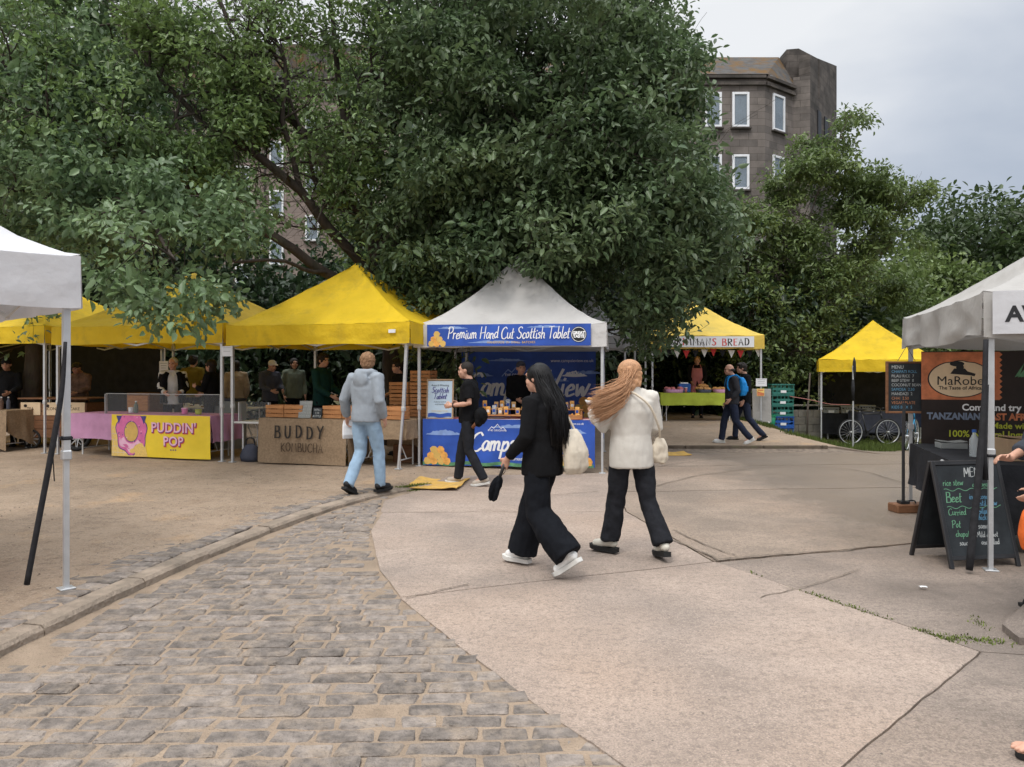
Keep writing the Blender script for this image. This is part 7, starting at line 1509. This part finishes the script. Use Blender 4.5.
for i in range(1700):
    a = rr.uniform(-2.3, 2.3); e0 = rr.uniform(.25, 1.0); p = []
    for k in range(4): th_ = (.12 + .88 * k / 3) * 1.55 * e0; p.append(hp(math.sin(a) * .100 * math.sin(th_), -.022 - math.cos(a) * .110 * math.sin(th_), .032 + .102 * math.cos(th_)))
    o1, o2 = rr.gauss(0, .036), rr.gauss(0, .042); st = rr.uniform(.7, 1.08); n_ = len(sp_)
    for k in range(1, 8):
        t = k / 7 * st * (n_ - 1); i0 = min(n_ - 2, int(t)); c = sp_[i0].lerp(sp_[i0 + 1], t - i0) if t <= n_ - 1 else sp_[-1] + (sp_[-1] - sp_[-2]) * (t - n_ + 1)
        f = min(1, k / 3); p.append(p[3].lerp(c + W((.0, o1, o2 * (.9 + .07 * k))) + W((0, .012 * fbm(i, k * .5), .018 * fbm(k * .5, i))), f * .85 + .15 * f))
    ps.append(p)
strands('strands', ps, M['hair_blonde'], hb, .0026)
tp = Matrix.Translation(T.location) @ Matrix.Rotation(rz2, 4, 'Z')
BG_ = thing('shoulder_bag', 'small cream shoulder bag at the right hip of the blonde woman', 'bag', tp @ W((.245, -.06, .80)), rz2); mb = MB(); mb.rings([((0, 0, 0), .055, .035), ((0, 0, .05), .085, .05), ((0, 0, .15), .075, .045), ((0, 0, .22), .04, .025)], 20); remesh('bag', mb, .009, M['cream_canvas'], BG_, 3, .5, folds(.008, 1.5))
mb = MB(); mb.tube(smooth_path([W((.0, .0, .21)), W((-.06, -.10, .32)), W((-.16, -.135, .50)), W((-.27, -.085, .605)), W((-.31, .0, .625))]), .011, 6); mb.build('strap', M['cream_canvas'], BG_)
FD = thing('snack', 'small paper tray of food held up by the blonde woman', 'food', tp @ W((-.235, .335, 1.31)), rz2); mb = MB(); mb.rings([((0, 0, 0), .04, .05), ((0, 0, .03), .055, .07), ((0, 0, .026), .05, .062), ((0, 0, .006), .036, .046)], 14); mb.build('tray', M['white_paper'], FD, True); mb = MB(); [mb.ell((.02 * math.cos(i * 2), .03 * math.sin(i * 2), .035), (.025, .02, .02), 8) for i in range(4)]; mb.build('filling', M['bread'], FD, True)
# 3 hooded man
PX = gp(-1.86, 9.75); rz3 = R(-24)
T, q, hp = person('sandy haired man in a pale grey hoodie and light blue jeans, seen from behind', PX, rz3, 1.80, dict(head=(-.02, .06, 1.565), neck=(0, .01, 1.425), chest=(0, .0, 1.25), lel=(-.285, -.05, 1.12), lwr=(-.325, .06, .90), rel=(.235, -.07, 1.11), rwr=(.215, .06, .90),
    rkn=(.10, .12, .50), ran=(.10, .15, .09), rto=(.12, .32, .03), lkn=(-.10, .03, .49), lan=(-.10, -.21, .13), lto=(-.11, -.07, .035)), yaw=.6, top=dict(m='grey_hoodie', hem=.86, w=1.10, ar=.072, cuff=.048, amp=.0055, hood=True), legs=dict(m='light_denim', th=.096, kn=.074, hem=.066, amp=.006, drop=.02), shoes=dict(m='black_shoe', sm='black_sole', pitch={'l': -.45}, k=1.12), hair=dict(m='hair_ginger', k='short'), vox=.012, hcurl=(.8, .5))
tp = Matrix.Translation(T.location) @ Matrix.Rotation(rz3, 4, 'Z'); CP = thing('paper_bag', 'white paper bag held by the man in the grey hoodie', 'bag', tp @ (q['lwr'] + W((-.02, .05, -.08))), rz3 + .9); mb = MB(); mb.rings([((0, 0, -.20), .068, .012), ((0, 0, -.15), .072, .032), ((0, 0, -.03), .07, .028), ((0, 0, .03), .06, .010)], 14, 0, True, 4); mb.build('bag', M['white_paper'], CP); MB().box((0, -.0, .032), (.11, .012, .02), 0, None, .003).build('folded_top', M['white_paper'], CP)
# 4 man at the blue stall
PX = gp(-.60, 10.72); rz4 = R(80)
T, q, hp = person('man in a black shirt and dark trousers walking past the blue tablet stall', PX, rz4, 1.73, dict(head=(0, .055, 1.575), neck=(0, .0, 1.43), lel=(-.235, -.06, 1.13), lwr=(-.20, .19, 1.10), rel=(.23, -.05, 1.12), rwr=(.18, .18, 1.10), lkn=(-.10, -.02, .49), lan=(-.10, -.22, .11), lto=(-.11, -.06, .03), rkn=(.10, .13, .50), ran=(.10, .18, .09), rto=(.11, .35, .03)), yaw=.05, top=dict(m='black_knit', hem=.86, w=1.05, sl='short', ar=.066, amp=.008), legs=dict(m='charcoal_denim', th=.092, kn=.070, hem=.064), shoes=dict(m='beige_shoe', sm='white_sole', pitch={'l': -.2}), hair=dict(m='hair_dark', k='buzz'), vox=.012, hcurl=(.8, .8))
tp = Matrix.Translation(T.location) @ Matrix.Rotation(rz4, 4, 'Z'); BG_ = thing('waist_bag', 'dark jacket bundle tied behind the waist of the man in black', 'bag', tp @ W((-.10, -.19, .98)), rz4); mb = MB(); mb.ell((0, 0, 0), (.16, .09, .12), 16); mb.ell((-.06, .02, -.09), (.09, .06, .07), 12); remesh('bundle', mb, .014, M['black_knit'], BG_, 2, .5, folds(.014)); mb = MB(); mb.tube(smooth_path([W((-.05, .03, -.06)), W((-.10, .06, -.12)), W((-.07, .10, -.16))]), .025, 8); mb.build('cuff', M['brown_leather'], BG_, True)
mb = MB(); k = 14; wr = q['lwr'] - (q['lwr'] - q['lel']).normalized() * .02; d_ = (q['lwr'] - q['lel']).normalized(); sx, sy = frame_of(d_); mb.tube([wr + (sx * math.cos(2 * math.pi * i / k) + sy * math.sin(2 * math.pi * i / k)) * .032 for i in range(k + 1)], .009, 6); o = mb.build('watch', M['black_strap'], T, True)
# 5 two men before the bread stall
PX = gp(4.60, 16.0); rz5 = R(84)
T, q, hp = person('balding man in a grey jersey with a bright blue rucksack', PX, rz5, 1.66, dict(head=(0, .06, 1.575), lel=(-.22, -.09, 1.12), lwr=(-.21, .07, .95), rkn=(.10, .14, .50), ran=(.10, .20, .09), rto=(.11, .37, .03), lkn=(-.10, -.06, .49), lan=(-.10, -.36, .13), lto=(-.11, -.22, .03)), top=dict(m='charcoal_jersey', hem=.84, w=1.14, ar=.07), legs=dict(m='navy_denim', th=.098, kn=.076, hem=.066), shoes=dict(m='white_shoe', sm='white_sole', pitch={'l': -.45}), hair=dict(m='hair_dark', k='rim'), skin='skin', vox=.016)
tp = Matrix.Translation(T.location) @ Matrix.Rotation(rz5, 4, 'Z'); BG_ = thing('rucksack', 'bright blue rucksack on the back of the balding man', 'bag', tp @ W((0, -.21, 1.0)), rz5); mb = MB(); mb.rings([((0, 0, 0), .13, .07), ((0, -.01, .1), .15, .09), ((0, 0, .28), .14, .08), ((0, .03, .38), .09, .05)], 20, 0, True, 2.6); remesh('pack', mb, .015, M['blue_nylon'], BG_, 3, .5, folds(.008)); mb = MB(); [mb.tube(smooth_path([W((sx * .10, .05, .36)), W((sx * .12, .16, .43)), W((sx * .13, .30, .36)), W((sx * .14, .31, .15)), W((sx * .14, .12, .03))]), .017, 6) for sx in (-1, 1)]; mb.build('strap', M['blue_nylon'], BG_); MB().box((0, -.095, .14), (.17, .03, .12), 0, None, .012).build('pocket', M['blue_nylon'], BG_)
PX = gp(5.02, 16.55); person('dark haired man in a navy jacket walking behind the balding man', PX, R(88), 1.68, dict(head=(0, .06, 1.575), rkn=(.10, .13, .50), ran=(.10, .17, .09), rto=(.11, .34, .03), lkn=(-.10, -.07, .49), lan=(-.10, -.38, .13), lto=(-.11, -.24, .03)), top=dict(m='black_twill', hem=.80, w=1.1, ar=.07), legs=dict(m='navy_denim', th=.09, kn=.07, hem=.062), shoes=dict(m='black_shoe', pitch={'l': -.45}), hair=dict(m='hair_dark', k='short'), vox=.016)
# 6 vendors
def vendor(label, p, rz, h, top, hair, J=None, apron=None, skin='skin', legs='black_twill', **k):
    T, q, hp = person(label, p, rz, h, J, top=dict(hem=.82, w=1.06, ar=.066, **top), legs=dict(m=legs), shoes=dict(m='black_shoe'), hair=hair, skin=skin, vox=.017, **k)
    if apron:
        mb = MB(); s = h / 1.7
        for sc, w0 in ((1, 1),): mb.grid(lambda i, j: ((i - .5) * (.26 + .16 * j) * s, (.145 + .02 * math.sin(i * 9) * j - .35 * (i - .5) ** 2 * .5) * s, (1.36 - .86 * j) * s), 12, 14); mb.grid(lambda i, j: ((.5 - i) * (.26 + .16 * j) * s, (.139 + .02 * math.sin((1 - i) * 9) * j - .35 * (i - .5) ** 2 * .5) * s, (1.36 - .86 * j) * s), 12, 14)
        for sx in (-1, 1): mb.tube([(sx * .11 * s, .13 * s, 1.36 * s), (sx * .085 * s, .05 * s, 1.45 * s), (sx * .05 * s, -.07 * s, 1.47 * s)], .009, 6)
        mb.build('apron', M[apron], T, True)
    return T
arms = dict(lel=(-.22, .05, 1.12), lwr=(-.13, .27, 1.04), rel=(.22, .05, 1.12), rwr=(.13, .27, 1.04))
vendor('vendor in a pink apron behind the lime bread table', gp(pxx(697, 22.2), 22.2), R(168), 1.80, dict(m='black_knit'), dict(m='hair_ginger', k='buzz'), {**arms, 'head': (0, .10, 1.56), 'lwr': (-.15, .25, .98), 'rwr': (.15, .25, .98)}, 'pink_apron', pitch=-.25)
vendor('vendor in black with a dark cap behind the blue tablet display', F4(1.50, 1.55), R(195), 1.76, dict(m='black_knit'), dict(m='slate_jumper', k='cap'), {**arms, 'lwr': (-.30, .20, .95), 'lel': (-.30, -.02, 1.12)})
vendor('vendor in a forest green jumper behind the pine crates, looking right', gp(pxx(322, 14.2), 14.2), R(-110), 1.86, dict(m='forest_jumper'), dict(m='hair_dark', k='short'), {**arms, 'lwr': (-.10, .33, 1.0), 'rwr': (.16, .30, .98)}, yaw=-.2)
vendor('person in a slate jumper and white cap browsing behind the kombucha stall', gp(pxx(270, 16.2), 16.2), R(-130), 1.72, dict(m='slate_jumper'), dict(m='white_tee', k='cap'), {**arms, 'head': (0, .09, 1.55)}, pitch=-.2)
vendor('woman in a sage top and black skirt beyond the kombucha stall', gp(pxx(294, 17.0), 17.0), R(-150), 1.72, dict(m='sage_top'), dict(m='hair_dark', k='bob'))
vendor('vendor in black reaching over the crates at the right of the kombucha stall', gp(pxx(399, 13.9), 13.9), R(120), 1.74, dict(m='black_knit', sl='short'), dict(m='hair_dark', k='short'), {**arms, 'lwr': (-.18, .20, .84), 'lel': (-.27, .02, 1.08)})
vendor('person in a beige shirt beyond the post between yellow gazebos', gp(pxx(236, 16.6), 16.6), R(30), 1.68, dict(m='beige_shirt'), dict(m='hair_dark', k='bob'))
vendor('bald vendor in an open black jacket over a white shirt behind the pudding table', gp(pxx(173, 15.0), 15.0), R(-158), 1.78, dict(m='white_tee'), dict(m='hair_grey', k='buzz'), arms, None, yaw=-.35)
vendor('dark haired person in black facing the bald vendor', gp(pxx(212, 14.9), 14.9), R(80), 1.74, dict(m='black_knit'), dict(m='hair_dark', k='bob'), {**arms, 'lwr': (-.15, .24, 1.18)})
vendor('person in an olive t-shirt with back turned behind the pudding stall', gp(pxx(193, 16.9), 16.9), R(0), 1.78, dict(m='olive_tee', sl='short', amp=.008), dict(m='hair_dark', k='short'))
vendor('person in a brown checked shirt by the wooden display box', gp(pxx(80, 15.9), 15.9), R(170), 1.68, dict(m='brown_check'), dict(m='hair_dark', k='cap'), {**arms, 'head': (0, .10, 1.55)}, pitch=-.2, skin='skin_dark')
vendor('vendor in black with a dark beanie at the far left bottle table', gp(pxx(7, 15.2), 15.2), R(-165), 1.76, dict(m='black_knit'), dict(m='black_knit', k='beanie'), arms, skin='skin_dark')
# open black jacket of the bald vendor
T = [o for o in COL.objects if o.type == 'EMPTY' and 'open black jacket' in o.get('label', '')][0]; s = 1.78 / 1.7; mb = MB()
for sx in (-1, 1):
    mb.tube([W((sx * .09, .03, 1.42)) * s, W((sx * .14, .05, 1.30)) * s, W((sx * .15, .05, 1.05)) * s, W((sx * .15, .05, .84)) * s], [.05, .075, .078, .08], 12, sq=(1, 1.55, 1)); mb.tube([W((sx * .16, -.01, 1.38)) * s, W((sx * .225, .03, 1.12)) * s, W((sx * .16, .22, 1.055)) * s], [.08, .076, .062], 12)
mb.rings([(W((0, -.06, .84)) * s, .17, .09), (W((0, -.06, 1.2)) * s, .18, .09), (W((0, -.05, 1.40)) * s, .13, .07)], 18); remesh('jacket', mb, .016, M['black_knit'], T, 2, .5, folds(.006))
# customer at the right-hand stall, and a passer-by of whom only a sandalled foot is in view
PX = gp(3.575, 5.02); rzr = R(86)
T, q, hp = person('customer at the right edge in a dark grey coat holding one bare hand forward', (PX.x, PX.y, .008), rzr, 1.68, dict(head=(0, .06, 1.575), lel=(-.24, .04, 1.08), lwr=(-.17, .22, .86), rel=(.22, .03, 1.10), rwr=(.06, .27, 1.03), lkn=(-.10, .05, .50), lan=(-.10, -.02, .085), lto=(-.10, .15, .03)),
    top=dict(m='grey_coat', hem=.60, w=1.10, ar=.074, cuff=.058, amp=.008, send={'r': .55}), legs=dict(m='charcoal_denim', th=.10, kn=.085, hem=.075), shoes=dict(m='black_shoe'), hair=dict(m='hair_grey', k='bob'), vox=.012, hcurl=(.9, .9), hd={'r': ((-.25, .95, .10), (-.55, -.1, -.8), (-.3, .3, 1))})
tp = Matrix.Translation(T.location) @ Matrix.Rotation(rzr, 4, 'Z'); BG_ = thing('shopping_bag', 'orange shopping bag hanging at the right edge below the grey sleeve', 'bag', tp @ W((-.17, .20, .46)), rzr); mb = MB(); mb.rings([((0, 0, 0), .05, .11), ((0, 0, .1), .06, .13), ((0, 0, .22), .04, .12), ((0, 0, .27), .015, .10)], 20, 0, True, 2.8); remesh('bag', mb, .012, M['orange_bag'], BG_, 2, .5, folds(.006)); mb = MB(); mb.tube(smooth_path([W((0, -.06, .26)), W((0.01, -.03, .33)), W((.01, .03, .33)), W((0, .06, .26))]), .007, 6); mb.build('handle', M['orange_bag'], BG_)
PX = gp(2.645, 3.235); rzr = R(88)
T, q, hp = person('passer-by in dark sandals stepping in at the bottom right corner', (PX.x, PX.y, .008), rzr, 1.72, dict(lkn=(-.10, .20, .50), lan=(-.10, .37, .085), lto=(-.10, .54, .03), rkn=(.10, -.04, .49), ran=(.10, -.10, .085), rto=(.11, .07, .03)),
    top=dict(m='slate_jumper', hem=.80, w=1.05), legs=dict(m='charcoal_denim', drop=-.16, hem=.075), hair=dict(m='hair_grey', k='bob'), vox=.012)
for a in 'lr':
    an = q[a + 'an']; mb = MB(); n = 20; ol = [(.045 * math.copysign(abs(math.cos(t)) ** .8, math.cos(t)) * (.85 + .15 * math.sin(t)), .055 + .135 * math.sin(t)) for t in [2 * math.pi * k / n for k in range(n)]]
    vv = [(an.x + x, an.y + y, .004) for x, y in ol] + [(an.x + x * 1.03, an.y + y, .028) for x, y in ol]; mb.add(vv, [tuple(range(n)), tuple(range(2 * n - 1, n - 1, -1))] + [(i, i + n, (i + 1) % n + n, (i + 1) % n) for i in range(n)]); so = mb.build('sandal', M['black_sole'], T)
    mb = MB(); mb.tube(smooth_path([W((an.x - .047, an.y + .08, .02)), W((an.x - .03, an.y + .095, .075)), W((an.x + .03, an.y + .095, .075)), W((an.x + .047, an.y + .08, .02))]), .016, 8, sq=(1, 1.6, 1)); mb.tube(smooth_path([W((an.x - .042, an.y - .01, .02)), W((an.x - .035, an.y + .035, .10)), W((an.x + .035, an.y + .035, .10)), W((an.x + .042, an.y - .01, .02))]), .014, 8, sq=(1, 1.4, 1)); mb.build('strap', M['grey_coat'], so, True)
mb = MB(); 
an = q['lan']; [mb.tube([(an.x - .03 + .015 * k, an.y + .13, .045), (an.x - .032 + .016 * k, an.y + [.165, .18, .176, .168, .155][::-1][k], .043), (an.x - .032 + .016 * k, an.y + [.18, .195, .19, .18, .168][::-1][k], .038)], [.010, .0095 + .003 * (k == 4), .008 + .003 * (k == 4)], 8, round_=True) for k in range(5)]
mb.build('toes', M['skin'], T, True)
